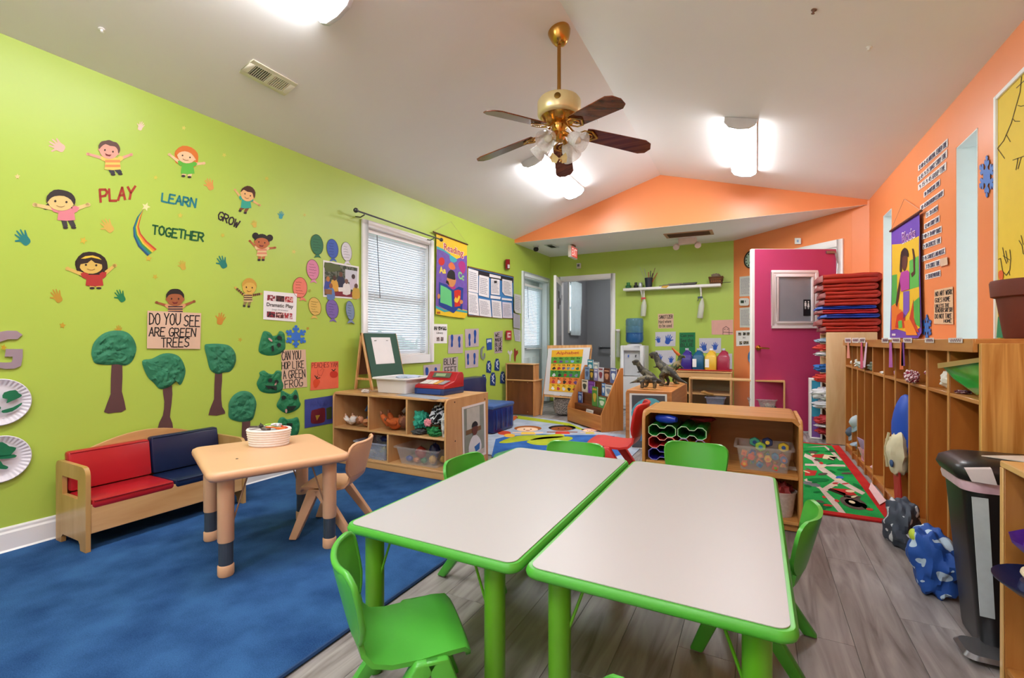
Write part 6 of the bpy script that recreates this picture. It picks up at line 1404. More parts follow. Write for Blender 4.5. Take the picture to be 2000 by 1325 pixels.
box('box_base', -.055, .055, -.062, .062, 0, .10, mat('#D890A8', .6), t, .004); obj('box_lid', MB().prism([V(-.058, -.06, .10), V(-.058, .06, .10), V(-.085, .06, .19), V(-.085, -.06, .19)], (.006, 0, 0)), mat('#B79AD0', .6), t, .002); obj('pink_lid', MB().prism([V(-.062, -.06, .02), V(-.062, .0, .02), V(-.10, .0, .12), V(-.10, -.06, .13)], (.004, 0, 0)), mat('#E8AEBE', .6), t, .002)
cloth('green_bag', 'small green bag beside the pink box', 'bag', V(.80, 4.752, .124), (.045, .044, .042), mat('#2E8A5A', .7), 3, .2, group=GCU); cloth('pink_slipper', 'pale pink slipper on the cubby floor', 'slipper', V(.80, 4.36, .102), (.045, .045, .022), mat('#DDA8B4', .7), 4, .1, group=GCU)
t = thing('backpack', 'blue backpack with a cream cloth bag hanging in a lower cubby', 'backpack', (.79, 3.47, .25), None)
obj('pack_body', MB().ball((.775, 3.47, .52), (.07, .125, .22), 20, 14, .06, 4, 2), mat('#1448B4', .6), t); obj('cream_bag', MB().ball((.728, 3.45, .40), (.055, .11, .13), 20, 14, .2, 6, 5), mat('#DAD0B0', .8, var=.2), t)
obj('blue_patch', MB().ball((.688, 3.40, .345), (.008, .03, .022), 12, 8), mat('#35507E', .7), t)
obj('seam', MB().tube([(.69, 3.47, .51), (.672, 3.465, .42), (.68, 3.46, .31)], .007, 6), mat('#C2B690', .8), t)
obj('red_strap', MB().prism([V(.715, 3.50, .30), V(.715, 3.36, .30), V(.735, 3.40, .09), V(.73, 3.52, .02)], (.006, 0, 0)), mat('#B01E22', .6), t)
pk = [V(min(p.x, .742), p.y, p.z) for p in [FL(1697, 955, .015), FL(1741, 947, .015), FL(1740, 980, .015), FL(1718, 987, .015)]]
tag(obj('pink_paper', MB().prism(pk, (0, 0, .002)), mat('#EDC4C6', .7)), 'pale pink paper lying on the floor by the cubbies', 'paper')
cloth('anchor_bag', 'dark grey cloth bag with white line print on the floor', 'bag', V(.66, 3.07, .122), (.08, .15, .12), blobs('#3F4756', '#D4D8DE', 19, .60), 6, .24, 0, 7)
cb = cloth('camo_bag', 'blue drawstring bag with animal print slumped by the black bin', 'bag', V(.655, 2.58, .132), (.085, .15, .13), blobs('#174A9C', '#B4C8DC', 15, .60), 9, .25, 0, 7)
obj('lime_patch', MB().ball((.60, 2.58, .215), (.018, .04, .026), 14, 9), mat('#B4C83A', .6), cb, label='lime green patch')
# ---- pot on the cubbies
t = thing('clay_pot', 'large brown terracotta pot on the near end of the cubbies', 'pot', (.975, 2.60, 1.058))
CP = mat('#6A2E1E', .7, var=.25, scale=9)
obj('body', MB().lathe([(.082, 0), (.087, .006), (.112, .19), (.105, .19), (.08, .02), (0, .02)], 30, (.975, 2.60, 1.0585)), CP, t); obj('rim', MB().lathe([(.112, .165), (.124, .17), (.128, .225), (.124, .235), (.112, .235), (.106, .17)], 30, (.975, 2.60, 1.0585), caps=False), CP, t)
obj('soil', MB().lathe([(.105, .2), (.06, .207), (0, .21)], 24, (.975, 2.60, 1.0585)), mat('#3A2A20', .9, var=.4, scale=40), t)
# ---- step-on bin
t = thing('trash_bin', 'black plastic step-on trash bin with pink liner and pale label', 'trash bin', (.77, 2.22, 0))
BKP = mat('#17171A', .35, var=.15)
A = lambda d0, d1, e0, e1, r, z: [(x, y, z) for x, y in rrect(.605 + d0, 1.0 - d1, 2.085 + e0, 2.355 - e1, r)]
obj('bin_body', loop_stack(MB(), [A(.065, .06, .03, .03, .04, .012), A(.062, .058, .028, .028, .04, .03), A(.018, .018, .012, .012, .05, .56)]), BKP, t, smooth=40)
obj('bag_liner', loop_stack(MB(), [A(.012, .012, .006, .006, .05, .545), A(.008, .008, .003, .003, .05, .565), A(.012, .012, .005, .005, .05, .585)]), mat('#CDA9B8', .3, var=.2, scale=40), t, smooth=40)
obj('bin_lid', loop_stack(MB(), [A(.004, .004, 0, 0, .055, .580), A(-.006, -.006, -.006, -.006, .06, .60), A(.0, .0, 0, 0, .06, .625), A(.03, .03, .02, .02, .05, .642), A(.08, .08, .05, .05, .04, .648)]), BKP, t, smooth=50)
obj('duct_tape', MB().prism([V(.615, 2.078, .622), V(.63, 2.074, .585), V(.69, 2.068, .582), V(.678, 2.072, .632)], (0, .012, .004)), mat('#C9C2C4', .4), t)
obj('lid_paper', MB().prism([V(.69, 2.19, .650), V(.83, 2.12, .650), V(.93, 2.16, .650), V(.85, 2.27, .650)], (0, 0, .003)), mat('#CFC6B8', .7), t)
obj('label_strip', MB().prism([V(.635, 2.090, .53), V(.675, 2.088, .53), V(.698, 2.108, .13), V(.662, 2.110, .13)], (0, .004, 0)), mat('#B8C2C6', .5, var=.15, scale=30), t)
pd = obj('pedal', loop_stack(MB(), [[(x, y, .022) for x, y in rrect(.60, .73, 2.02, 2.16, .03)], [(x, y, .035) for x, y in rrect(.61, .73, 2.03, 2.15, .03)]]), mat('#8E8E92', .25, .8), t, smooth=40)
# ---- near shelf with dress-up hats
t = thing('hat_shelf', 'wooden shelf at the right edge holding dress-up hats', 'shelf', (.88, 1.6, 0))
nx0, nx1, ny0, ny1, nz = .668, 1.06, 1.15, 1.975, .682
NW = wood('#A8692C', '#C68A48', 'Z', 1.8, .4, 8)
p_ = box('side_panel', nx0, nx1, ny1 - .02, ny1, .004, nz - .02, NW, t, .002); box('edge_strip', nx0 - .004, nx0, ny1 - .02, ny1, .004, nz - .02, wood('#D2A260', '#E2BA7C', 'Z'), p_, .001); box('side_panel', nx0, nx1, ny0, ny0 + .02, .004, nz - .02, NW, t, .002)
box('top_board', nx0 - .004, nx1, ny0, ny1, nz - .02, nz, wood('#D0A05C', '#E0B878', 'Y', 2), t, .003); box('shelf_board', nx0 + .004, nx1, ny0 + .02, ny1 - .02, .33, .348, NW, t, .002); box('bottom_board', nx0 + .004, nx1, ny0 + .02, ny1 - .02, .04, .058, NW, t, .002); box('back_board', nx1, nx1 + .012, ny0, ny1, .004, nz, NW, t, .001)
t = thing('dress_up_hat', 'navy blue wide brim toy hat on the right edge shelf', 'hat', (.70, 1.80, .35))
obj('brim', MB().lathe([(.0, .0), (.09, .0), (.13, .03), (.132, .036), (.09, .008), (0, .008)], 30).xf(Matrix.Translation((.725, 1.80, .3515))), mat('#17234E', .3), t); obj('crown', MB().lathe([(.08, .0), (.075, .02), (.05, .028), (0, .03)], 24).xf(Matrix.Translation((.725, 1.80, .36))), mat('#17234E', .3), t)
t = thing('dress_up_hat', 'red toy helmet with a cream rim on the navy hat', 'hat', (.77, 1.77, .42))
obj('shell', MB().lathe([(.085, .0), (.08, .03), (.05, .042), (0, .046)], 26, (.74, 1.78, .406)), mat('#C4242A', .3), t); obj('rim', MB().tube([V(.74 + .088 * math.cos(a), 1.78 + .088 * math.sin(a), .408) for a in [k * .2618 for k in range(24)]], .008, 8, closed=True), mat('#E6D2B0', .4), t)
t = thing('dress_up_hat', 'purple moulded toy hat on top of the stack in the right edge shelf', 'hat', (.76, 1.86, .50))
obj('brim', MB().lathe([(.07, .0), (.11, -.006), (.135, .02), (.137, .028), (.108, .006), (.07, .01)], 12, (.765, 1.80, .468), caps=False), mat('#5A2AA0', .35), t); obj('crown', MB().lathe([(.078, .0), (.07, .05), (.045, .07), (0, .075)], 12, (.765, 1.80, .468)), mat('#5A2AA0', .35), t)

# ------------------------------------------------------------------ wall shelf on the green wall
t = thing('wall_shelf', 'white wall shelf above the water cooler', 'shelf', (-1.17, 7.5, 1.85))
box('board', -1.885, -.46, 7.42, 7.602, 1.845, 1.885, WHITE, t, .006)
for x in (-1.62, -.75): obj('bracket', MB().prism([V(x, 7.602, 1.845), V(x, 7.44, 1.845), V(x, 7.44, 1.835), V(x, 7.585, 1.72), V(x, 7.602, 1.70)], (.02, 0, 0)), WHITE, t, .002)
zs = 1.886
t = thing('pencil_cup', 'dark cup of scissors and pens on the wall shelf', 'cup', (-1.50, 7.5, zs)); obj('cup', MB().lathe([(.05, 0), (.062, .15), (.057, .15), (.046, .01), (0, .01)], 20, (-1.50, 7.5, zs)), mat('#1E2438', .4), t)
for i, (dx, dz_, hx, r) in enumerate(((-.03, .30, '#9AA0A4', .003), (.0, .24, '#B0262A', .006), (.03, .22, '#2A2A2E', .007), (.045, .30, '#7A1E22', .004), (.06, .22, '#C8343A', .005), (.015, .26, '#1E1E24', .006), (-.06, .33, '#A9B0A0', .002))): obj('pen', MB().tube([(-1.50 + dx * .4, 7.5, zs + .03), (-1.50 + dx * 2.2, 7.49, zs + dz_)], r, 6), mat(hx, .4), t)
for i, (x, r, h_, hx, lab, cat, nm) in enumerate(((-1.82, .045, .055, '#2E6A3A', 'green glass jar at the left end of the wall shelf', 'jar', 'green_jar'), (-1.70, .035, .05, '#1E1E20', 'black tape roll on the wall shelf', 'tape roll', 'tape_roll'), (-1.63, .032, .085, '#B9BEC2', 'silver canister on the wall shelf', 'canister', 'silver_canister'))):
    t = thing(nm, lab, cat, (x, 7.5, zs)); obj('body', MB().lathe([(r * .9, 0), (r, .006), (r, h_ * .8), (r * .7, h_), (0, h_)], 20, (x, 7.5, zs)), mat(hx, .3, .5 if i == 2 else 0), t)
    if i < 2: obj('lid', MB().lathe([(r * .6, h_), (r * .62, h_ + .04), (0, h_ + .042)], 18, (x, 7.5, zs)), mat('#2F7A3E' if i == 0 else '#2A2A2C', .35), t)
for i, (x0, x1, z0, hx, lab) in enumerate(((-1.33, -1.02, 0, '#5A5048', 'dark paper folder at the bottom of the pile on the wall shelf'), (-1.28, -.80, .012, '#6E6A68', 'grey portfolio in the pile on the wall shelf'), (-1.2, -.99, .0245, '#8A7A6A', 'brown booklet on the pile on the wall shelf'), (-.985, -.78, .0245, '#2A2A2E', 'black folder on top of the pile on the wall shelf'))):
    o = obj('folder', MB().prism([V(x0, 7.43, zs + z0), V(x1, 7.42, zs + z0), V(x1 - .03, 7.58, zs + z0), V(x0 + .03, 7.585, zs + z0)], (0, 0, .011)), mat(hx, .5), None, .001); tag(o, lab, 'folder', 'folders on the wall shelf')
tag(obj('yellow_tag', MB().prism([V(-1.30, 7.415, zs - .02), V(-1.22, 7.412, zs - .03), V(-1.18, 7.415, zs + .005), V(-1.27, 7.42, zs + .004)], (0, .002, .004)), mat('#D8A62A', .5)), 'yellow tag hanging over the edge of the wall shelf', 'tag')
t = thing('wicker_basket', 'small brown woven basket at the right end of the wall shelf', 'basket', (-.53, 7.51, zs))
WK = mat('#6A4424', .7, var=.3, scale=60)
for i in range(6):
    z_ = zs + .008 + i * .018; f = 1 + .05 * i
    obj('woven_band', MB().tube([V(x, y, z_ + .003 * math.sin(k * 1.57 + i * 3.14)) for k, (x, y) in enumerate(rrect(-.53 - .075 * f, -.53 + .075 * f, 7.51 - .055 * f, 7.51 + .055 * f, .02))], .009, 6, closed=True), WK, t)
for k in range(5): obj('orange_strip', MB().box(-.59 + k * .028, -.578 + k * .028, 7.443, 7.447, zs + .03, zs + .075), mat('#C46A2A', .6), t)
cloth('basket_cloth', 'brown cloth lying over the wicker basket', 'cloth', V(-.53, 7.51, zs + .125), (.07, .05, .035), mat('#8A7A68', .8), 3, .25)
obj('stick', MB().tube([(-.45, 7.47, zs + .012), (-.33, 7.46, zs + .014)], .004, 6), DARK, t)
for px, py0, py1, hx, lab in ((1258, 580, 618, '#C23A3A', 'spray bottle with red trigger hanging under the wall shelf'), (1369, 578, 622, '#3A4A5A', 'spray bottle with grey trigger hanging under the wall shelf')):
    a, b_ = PB(px, py0, .09), PB(px - 2, py1, .09); H_ = a.z - b_.z
    t = thing('spray_bottle', lab, 'spray bottle', tuple(b_))
    obj('bottle', MB().lathe([(.035, 0), (.042, .01), (.042, H_ * .55), (.03, H_ * .72), (.014, H_ * .85), (.014, H_ * .9)], 18, b_, (.08 if px < 1300 else .12, 0, 1)), mat('#D9DCCB', .4, alpha=.85), t)
    mb = MB().box(a.x - .045, a.x + .025, a.y - .014, a.y + .014, a.z - .04, a.z - .01); mb.tube([(a.x - .03, a.y, a.z - .035), (a.x - .045, a.y, a.z - .075)], .006, 6); obj('trigger', mb, mat(hx, .4), t, .003)
    obj('hook', MB().tube([a + V(0, 0, -.02), a + V(0, 0, .06), a + V(.004, -.01, .10)], .008, 6), WHITE, t)

# ------------------------------------------------------------------ wall stickers on the left wall
STK = lambda hx: mat(hx, .55, var=.05)
CREAM = STK('#EFE9CF')
def limb(a, b_, w0, w1):
    dx, dy = b_[0] - a[0], b_[1] - a[1]; l = math.hypot(dx, dy); nx, ny = -dy / l, dx / l
    return [(a[0] + nx * w0, a[1] + ny * w0), (b_[0] + nx * w1, b_[1] + ny * w1), (b_[0] + dx / l * w1, b_[1] + dy / l * w1), (b_[0] - nx * w1, b_[1] - ny * w1), (a[0] - nx * w0, a[1] - ny * w0)]
def kid(label, head, skin, hairc, style, body, shirt, armL, armR, legs, legc, extra=None, sleeve=None):
    hx, hy, rx, ry, ang = head; bx0, by0, bx1, by1 = body
    t = thing('child_sticker', label, 'wall sticker', tuple(PL(hx, by1 + 12)), None, 'cartoon child stickers on the green wall')
    O = .0012
    f = lambda n, pts, c, k=0, sm=0: flat(n, PL, pts, STK(c), t, O + k * .0007, .0006, sm)
    ca, sa = math.cos(math.radians(ang)), math.sin(math.radians(ang))
    hp = lambda u, v: (hx + u * rx * ca - v * ry * sa, hy + u * rx * sa + v * ry * ca)
    top = ((bx0 + bx1) / 2, by0)
    if style in ('long', 'big'): f('hair_back', [hp(u, v) for u, v in ((-1.2, .5), (-1.3, -.3), (-.7, -1.25), (.3, -1.35), (1.1, -.8), (1.35, .1), (1.3, 1.), (.7, 1.5), (-.9, 1.3))], hairc, 0, 2)
    if style == 'pig':
        for s_ in (-1, 1): f('pigtail', [hp(s_ * u, v) for u, v in ((.8, .3), (1.1, .5), (1.25, .95), (.95, 1.0), (.75, .7))], hairc, 0, 2)
    if style == 'buns':
        for s_ in (-1, 1): f('hair_bun', [(hp(s_ * 1.0, -.75)[0] + .48 * rx * math.cos(a), hp(s_ * 1.0, -.75)[1] + .48 * rx * math.sin(a)) for a in [k * .5236 for k in range(12)]], hairc, 0)
    aL, aR = (bx0 + (bx1 - bx0) * .12, by0 + 3), (bx1 - (bx1 - bx0) * .12, by0 + 3)
    w_ = max(2., rx * .17)
    for a, e in ((aL, armL), (aR, armR)):
        f('arm', limb(a, e, w_, w_ * .7), skin, 1); f('hand', ell(e[0], e[1], w_ * 1.15, w_ * .95, 0, 10), skin, 1)
        if sleeve:
            for k in range(4):
                q = (a[0] + (e[0] - a[0]) * (.12 + .2 * k), a[1] + (e[1] - a[1]) * (.12 + .2 * k)); q2 = (a[0] + (e[0] - a[0]) * (.22 + .2 * k), a[1] + (e[1] - a[1]) * (.22 + .2 * k))
                f('sleeve_stripe', limb(q, q2, w_ * 1.02, w_), sleeve, 2)
        else: f('sleeve', limb(a, (a[0] + (e[0] - a[0]) * .22, a[1] + (e[1] - a[1]) * .22), w_ * 1.5, w_ * 1.4), shirt, 2)
    for (lx, ly), x0 in zip(legs, (bx0 + (bx1 - bx0) * .35, bx0 + (bx1 - bx0) * .7)):
        f('leg', limb((x0, by1 - 2), (lx, ly - 2), (bx1 - bx0) * .15, (bx1 - bx0) * .13), legc, 1); f('shoe', ell(lx, ly, (bx1 - bx0) * .15, 2.2, 0, 10), '#2A2426', 2)
    cx = (bx0 + bx1) / 2; sl = (top[0] - hx) * .0
    f('shirt', [(bx0 + 3, by0), (bx1 - 3, by0), (bx1, by1), ((bx0 + bx1) / 2, by1 + 1.5), (bx0, by1)], shirt, 2)
    if extra:
        for k in range(extra[1]):
            y0 = by0 + (by1 - by0) * (k * 2 + 1) / (extra[1] * 2 + 1); y1 = by0 + (by1 - by0) * (k * 2 + 2) / (extra[1] * 2 + 1)
            f('stripe', [(bx0 + 1.5, y0), (bx1 - 1.5, y0), (bx1 - .8, y1), (bx0 + .8, y1)], extra[0], 3)
    f('face', [hp(math.cos(a), math.sin(a)) for a in [k * .349 for k in range(18)]], skin, 4)
    if style != 'bald':
        for s_ in (-1, 1): f('ear', [(hp(s_ * .98, .1)[0] + rx * .14 * math.cos(a), hp(s_ * .98, .1)[1] + ry * .2 * math.sin(a)) for a in [k * .785 for k in range(8)]], skin, 3)
    hair = {'curly': [(-1.02, .1), (-1.15, -.35), (-.95, -.85), (-.55, -1.05), (-.2, -1.22), (.25, -1.12), (.6, -1.1), (.95, -.75), (1.12, -.3), (1.0, .15), (.85, -.3), (.5, -.6), (0, -.55), (-.5, -.65), (-.85, -.25)],
            'big': [(-1.05, .3), (-1.2, -.4), (-.7, -1.15), (.2, -1.25), (.95, -.8), (1.15, .1), (.9, -.1), (.4, -.55), (-.3, -.6), (-.85, -.2)],
            'pig': [(-1.05, .3), (-1.08, -.4), (-.6, -1.08), (.1, -1.15), (.75, -.9), (1.08, -.3), (1.02, .3), (.75, -.2), (.2, -.55), (-.5, -.45), (-.85, -.1)],
            'short': [(-1.05, .05), (-1.08, -.5), (-.5, -1.15), (.3, -1.18), (.95, -.65), (1.08, .2), (.85, .0), (.5, -.45), (-.2, -.35), (-.8, -.45)],
            'buns': [(-1.05, .0), (-1.0, -.6), (-.4, -1.12), (.3, -1.12), (.9, -.65), (1.05, .0), (.7, -.45), (.0, -.62), (-.7, -.4)],
            'long': [(-1.12, .75), (-1.15, -.4), (-.6, -1.12), (.1, -1.2), (.8, -1.0), (1.16, -.3), (1.12, .8), (.9, .5), (.88, -.05), (.3, -.2), (0, -.5), (-.3, -.15), (-.85, -.0), (-.92, .5)],
            'afro': [(-1.02, .0), (-1.05, -.5), (-.6, -1.08), (0, -1.2), (.6, -1.08), (1.05, -.5), (1.02, .0), (.8, -.35), (.4, -.55), (-.4, -.55), (-.8, -.35)],
            'bald': [(-1.0, .05), (-1.05, -.5), (-.5, -1.1), (.3, -1.12), (.95, -.6), (1.02, .0), (.6, -.5), (-.4, -.55)]}[style]
    f('hair', [hp(u, v) for u, v in hair], hairc, 5, 2)
    if style == 'long': f('headband', [hp(u, v) for u, v in ((-.85, -.6), (-.5, -.88), (.1, -1.0), (.6, -.82), (.85, -.55), (.5, -.66), (0, -.78), (-.5, -.62))], '#E3BC3A', 6)
    for s_ in (-.42, .42): f('eye', [(hp(s_, .05)[0] + rx * .09 * math.cos(a), hp(s_, .05)[1] + ry * .12 * math.sin(a)) for a in [k * .785 for k in range(8)]], '#2A1A16', 6)
    if style in ('curly', 'buns', 'afro'): f('mouth', [hp(u, v) for u, v in ((-.35, .42), (0, .5), (.35, .42), (.2, .68), (-.2, .68))], '#7A2A24', 6)
    else: strokes('mouth', PL, [[hp(u, v) for u, v in ((-.3, .48), (-.1, .58), (.12, .58), (.32, .46))]], .7, STK('#7A3A2A'), t, O + .0062)
    return t
kid('sticker of a curly haired boy in a yellow striped shirt', (213, 294, 19, 16.5, 12), '#E3A08C', '#5E4038', 'curly', (204, 308, 236, 331), '#EBC65E', (172, 301), (256, 302), ((221, 341), (235, 340)), '#2E3038', ('#E08A4A', 2))
kid('sticker of a girl with big orange hair in a green dress', (364, 305, 18, 14, 15), '#EFC79A', '#D9762A', 'big', (353, 318, 380, 339), '#5FB83A', (331, 302), (398, 319), ((358, 344), (370, 346)), '#EFC79A')
kid('sticker of a dark haired girl with pigtails in a pink shirt', (119, 393, 26, 19, 5), '#DDC07C', '#2C2020', 'pig', (112, 407, 147, 430), '#D9808A', (68, 400), (172, 400), ((128, 445), (144, 445)), '#3A3438')
kid('sticker of a brown haired boy in a teal shirt', (484, 380, 13.5, 13.5, 20), '#E8B678', '#4A2614', 'short', (470, 386, 491, 406), '#2FA48C', (459, 371), (507, 401), ((469, 412), (479, 416)), '#7A4A26')
kid('sticker of a girl with two hair buns in a cream dress', (511.5, 473, 14, 13.5, 8), '#B8683A', '#1E1616', 'buns', (501, 483, 522, 500), '#E2C48C', (488, 471), (537, 484), ((506, 508), (514, 508)), '#B8683A', ('#D98A6A', 2))
kid('sticker of a girl with a yellow headband in a red dress', (178, 517, 24, 18, 2), '#D8B45A', '#2A1A14', 'long', (167, 537, 202, 558), '#B0302A', (132, 525), (224, 519), ((180, 563), (193, 563)), '#D8B45A')
kid('sticker of a smiling boy in a dark striped shirt above the tree sign', (342, 583, 16.5, 15.5, 0), '#A05A34', '#221816', 'afro', (327, 596, 358, 612), '#D2986A', (306, 591), (379, 589), ((336, 622), (350, 622)), '#3A3438', ('#2E2438', 3))
kid('sticker of a blond child in a brown striped shirt', (487, 561, 13.5, 15, 5), '#D9B04E', '#C99A3A', 'bald', (475, 574, 494, 589), '#D8BE82', (460, 562), (510, 574), ((477, 598), (486, 599)), '#8A7A44', ('#5A3A26', 3), '#5A3A26')
# words
for s_, q, hx, w_ in (('PLAY', [(193, 371), (266, 364), (263, 388), (195, 395)], '#A8341E', 4.6), ('LEARN', [(316, 377), (385, 389), (383, 406), (314, 393)], '#1A7C84', 3.6), ('GROW', [(428, 412), (470, 433), (464, 446), (424, 427)], '#2E1E26', 2.8), ('TOGETHER', [(297, 440), (400, 456), (398, 472), (296, 457)], '#0F5A2C', 3.4)):
    o = hand(PL, s_, q, STK(hx), None, .0016, w_, 'word_sticker', .3); tag(o, {'PLAY': 'red brushed word sticker reading PLAY', 'LEARN': 'teal brushed word sticker reading LEARN', 'GROW': 'dark brown word sticker reading GROW', 'TOGETHER': 'dark green word sticker reading TOGETHER'}[s_], 'wall sticker', 'word stickers on the green wall')
# hand prints
HAND = [(-.35, .95), (-.55, .55), (-.6, .1), (-1.05, -.25), (-.98, -.45), (-.5, -.2), (-.62, -.95), (-.46, -1.0), (-.24, -.3), (-.18, -1.15), (0, -1.18), (.06, -.3), (.28, -1.02), (.44, -.98), (.32, -.2), (.66, -.65), (.8, -.55), (.52, .15), (.5, .6), (.3, .95)]
def handprint(cx, cy, s_, ang, flip=1):
    ca, sa = math.cos(math.radians(ang)), math.sin(math.radians(ang))
    return [(cx + (x * flip * ca - y * sa) * s_, cy + (x * flip * sa + y * ca) * s_) for x, y in HAND]
for i, (x, y, s_, a, hx, lab) in enumerate(((113, 285, 15, -60, '#EBB4A4', 'pale pink hand print sticker at the upper left'), (275, 247, 8, 20, '#EFC9B8', 'faint pink hand print sticker near the ceiling'), (410, 361, 11, -20, '#D99A4E', 'orange hand print sticker beside LEARN'), (211, 442, 14, -40, '#D2AE4E', 'mustard hand print sticker left of the rainbow'), (46, 465, 16, -40, '#137A78', 'large teal hand print sticker by the left edge'), (549, 421, 7, 10, '#3E9CA4', 'small blue hand print sticker right of GROW'), (497, 438, 7, -10, '#D0B24A', 'small mustard hand print sticker under the brown haired boy'), (357, 519, 9, -20, '#C6A63E', 'mustard hand print sticker under TOGETHER'), (435, 513, 12, -25, '#137A6C', 'teal hand print sticker left of the hair bun girl'), (112, 579, 13, -30, '#B98E2A', 'dark mustard hand print sticker under the red dress girl'), (236, 579, 12, -30, '#15794A', 'green hand print sticker under the red dress girl'), (431, 624, 11, 15, '#C98A2E', 'orange brown hand print sticker right of the tree sign'), (232, 645, 8, 0, '#C0962E', 'mustard hand print half hidden by the left paper tree'))):
    tag(flat('hand_print', PL, smooth_loop(handprint(x, y, s_, a), 2), STK(hx), None, .0012, .0006), lab, 'wall sticker', 'hand print stickers')
def star(cx, cy, r, a0=-90): return [(cx + (r if k % 2 == 0 else r * .45) * math.cos(math.radians(a0 + 36 * k)), cy + (r if k % 2 == 0 else r * .45) * math.sin(math.radians(a0 + 36 * k))) for k in range(10)]
SL = ['by the left edge', 'above the orange haired girl', 'left of the ceiling line above LEARN', 'above PLAY and LEARN', 'above the teal shirt boy', 'between LEARN and TOGETHER', 'left of the rainbow foot', 'right of TOGETHER', 'right of the hair bun girl', 'below the rainbow', 'left of the paper trees', 'above the frog masks', 'at the foot of the rainbow', 'at the tip of the rainbow', 'beside the blue snowflake', 'on the grey letter G', 'beside the salmon balloon', 'near the blond child']
for i, (x, y, r, hx) in enumerate(((34, 345, 6, '#E4CC8A'), (359, 250, 5, '#D9D06A'), (438, 303, 5, '#D2CC5A'), (304, 347, 5, '#CFC44A'), (521, 349, 5, '#CFC44A'), (352, 421, 6, '#CFC04A'), (163, 470, 8, '#D2B23A'), (435, 460, 5, '#C9B844'), (574, 492, 5, '#D0C460'), (303, 541, 6, '#C2AC36'), (122, 636, 7, '#C09A2A'), (469, 664, 5, '#B9A634'), (290, 505, 7, '#D2B23A'), (285, 404, 9, '#E6E0A0'), (601, 642, 4, '#B08A2A'), (7, 679, 7, '#C09A1E'), (605, 568, 4, '#9CA83A'), (595, 420, 4, '#CFC860'))):
    tag(flat('star_sticker', PL, star(x, y, r, -90 + (i * 17) % 40), STK(hx), None, .0012 if i != 15 else .012, .0006), 'small yellow star sticker ' + SL[i], 'wall sticker', 'star stickers')
# rainbow
t = thing('rainbow_sticker', 'curved rainbow sticker with a star at its tip', 'wall sticker', tuple(PL(285, 500)))
outer = [(280.5, 408), (268, 424), (260, 445), (261, 462), (270, 482), (288, 500)]; inner = [(280.5, 408), (275, 425), (271, 443), (275, 456), (287, 471), (306, 487)]
for k, hx in enumerate(('#1E4C78', '#1F7A8C', '#3E8E3E', '#D8C23A', '#E08A2E', '#C0452A')):
    mix = lambda f: [(o[0] + (n[0] - o[0]) * f, o[1] + (n[1] - o[1]) * f) for o, n in zip(outer, inner)]
    a, b_ = mix(k / 6), mix((k + 1) / 6)
    flat('colour_band', PL, a + b_[:0:-1], STK(hx), t, .0012 + .0001 * k, .0006)
# ------------------------------------------------------------------ paper work on the left wall
t = thing('letter_g', 'large silver foil letter G at the left edge of the wall', 'letter', tuple(PL(10, 722)))
g = [(44, 654), (34, 663), (15, 663), (-2, 669), (-12, 684), (-10, 702), (0, 708), (10, 708.5), (22, 708), (24.5, 703), (24.5, 697), (9, 697), (11.5, 682), (44.5, 682), (44.5, 697), (41, 715), (28, 720.5), (10, 721), (-8, 718), (-24, 706), (-28, 686), (-22, 664), (-8, 650), (14, 646), (33, 646.5)]
flat('foil_shape', PL, g, mat('#B4AFC4', .28, .55, var=.2, scale=7), t, .001, .009)
GPN = mat('#12714A', .5, var=.3, scale=12)
for cy_, lab, ex in ((786, 'paper plate with green painted strokes under the letter G', 0), (897, 'lower paper plate with green painted shapes by the bench', 1)):
    c = PL(-4, cy_); R_ = .115; t = thing('paper_plate', lab, 'paper plate', tuple(c), None, 'painted paper plates')
    U, N_ = V(.0096, 1, 0).normalized(), PL.n; ring = []
    vs_ = []; n = 72
    prof = [(0, .006), (.62, .006), (.68, .004), (.80, .010), (.97, .020), (1.0, .019), (.97, .014)]
    for r, h_ in prof:
        for k in range(n):
            a = 2 * math.pi * k / n; hh = h_ + (.003 if (k % 2 and .65 < r < .99) else 0)
            vs_.append(c + U * (R_ * r * math.cos(a)) + V(0, 0, R_ * r * math.sin(a)) + N_ * hh)
    obj('plate', MB().add(vs_, [(j * n + k, j * n + (k + 1) % n, (j + 1) * n + (k + 1) % n, (j + 1) * n + k) for j in range(len(prof) - 1) for k in range(n)]), mat('#DDDAE2', .5, var=.03), t, smooth=30)
    if not ex:
        flat('green_stroke', PL, [(8, 767), (30, 762), (36, 768), (43, 772), (38, 777), (20, 785), (12, 788), (15, 780), (5, 778)], GPN, t, .022, .003, 2); flat('green_stroke', PL, [(4, 802), (25, 796), (42, 787), (41, 792), (24, 804), (6, 807)], GPN, t, .022, .003, 2); flat('green_stroke', PL, [(-22, 800), (-6, 793), (2, 796), (-2, 802), (-18, 808)], GPN, t, .022, .003, 2)
    else:
        flat('green_stroke', PL, [(-15, 868), (5, 864), (18, 872), (32, 875), (25, 885), (14, 893), (-14, 890)], GPN, t, .022, .003, 2); flat('green_stroke', PL, [(-12, 892), (28, 888), (30, 894), (4, 897), (-14, 896)], GPN, t, .022, .003, 2); flat('green_stroke', PL, [(-10, 902), (0, 900), (6, 908), (16, 912), (12, 917), (-8, 914)], GPN, t, .022, .003, 2)
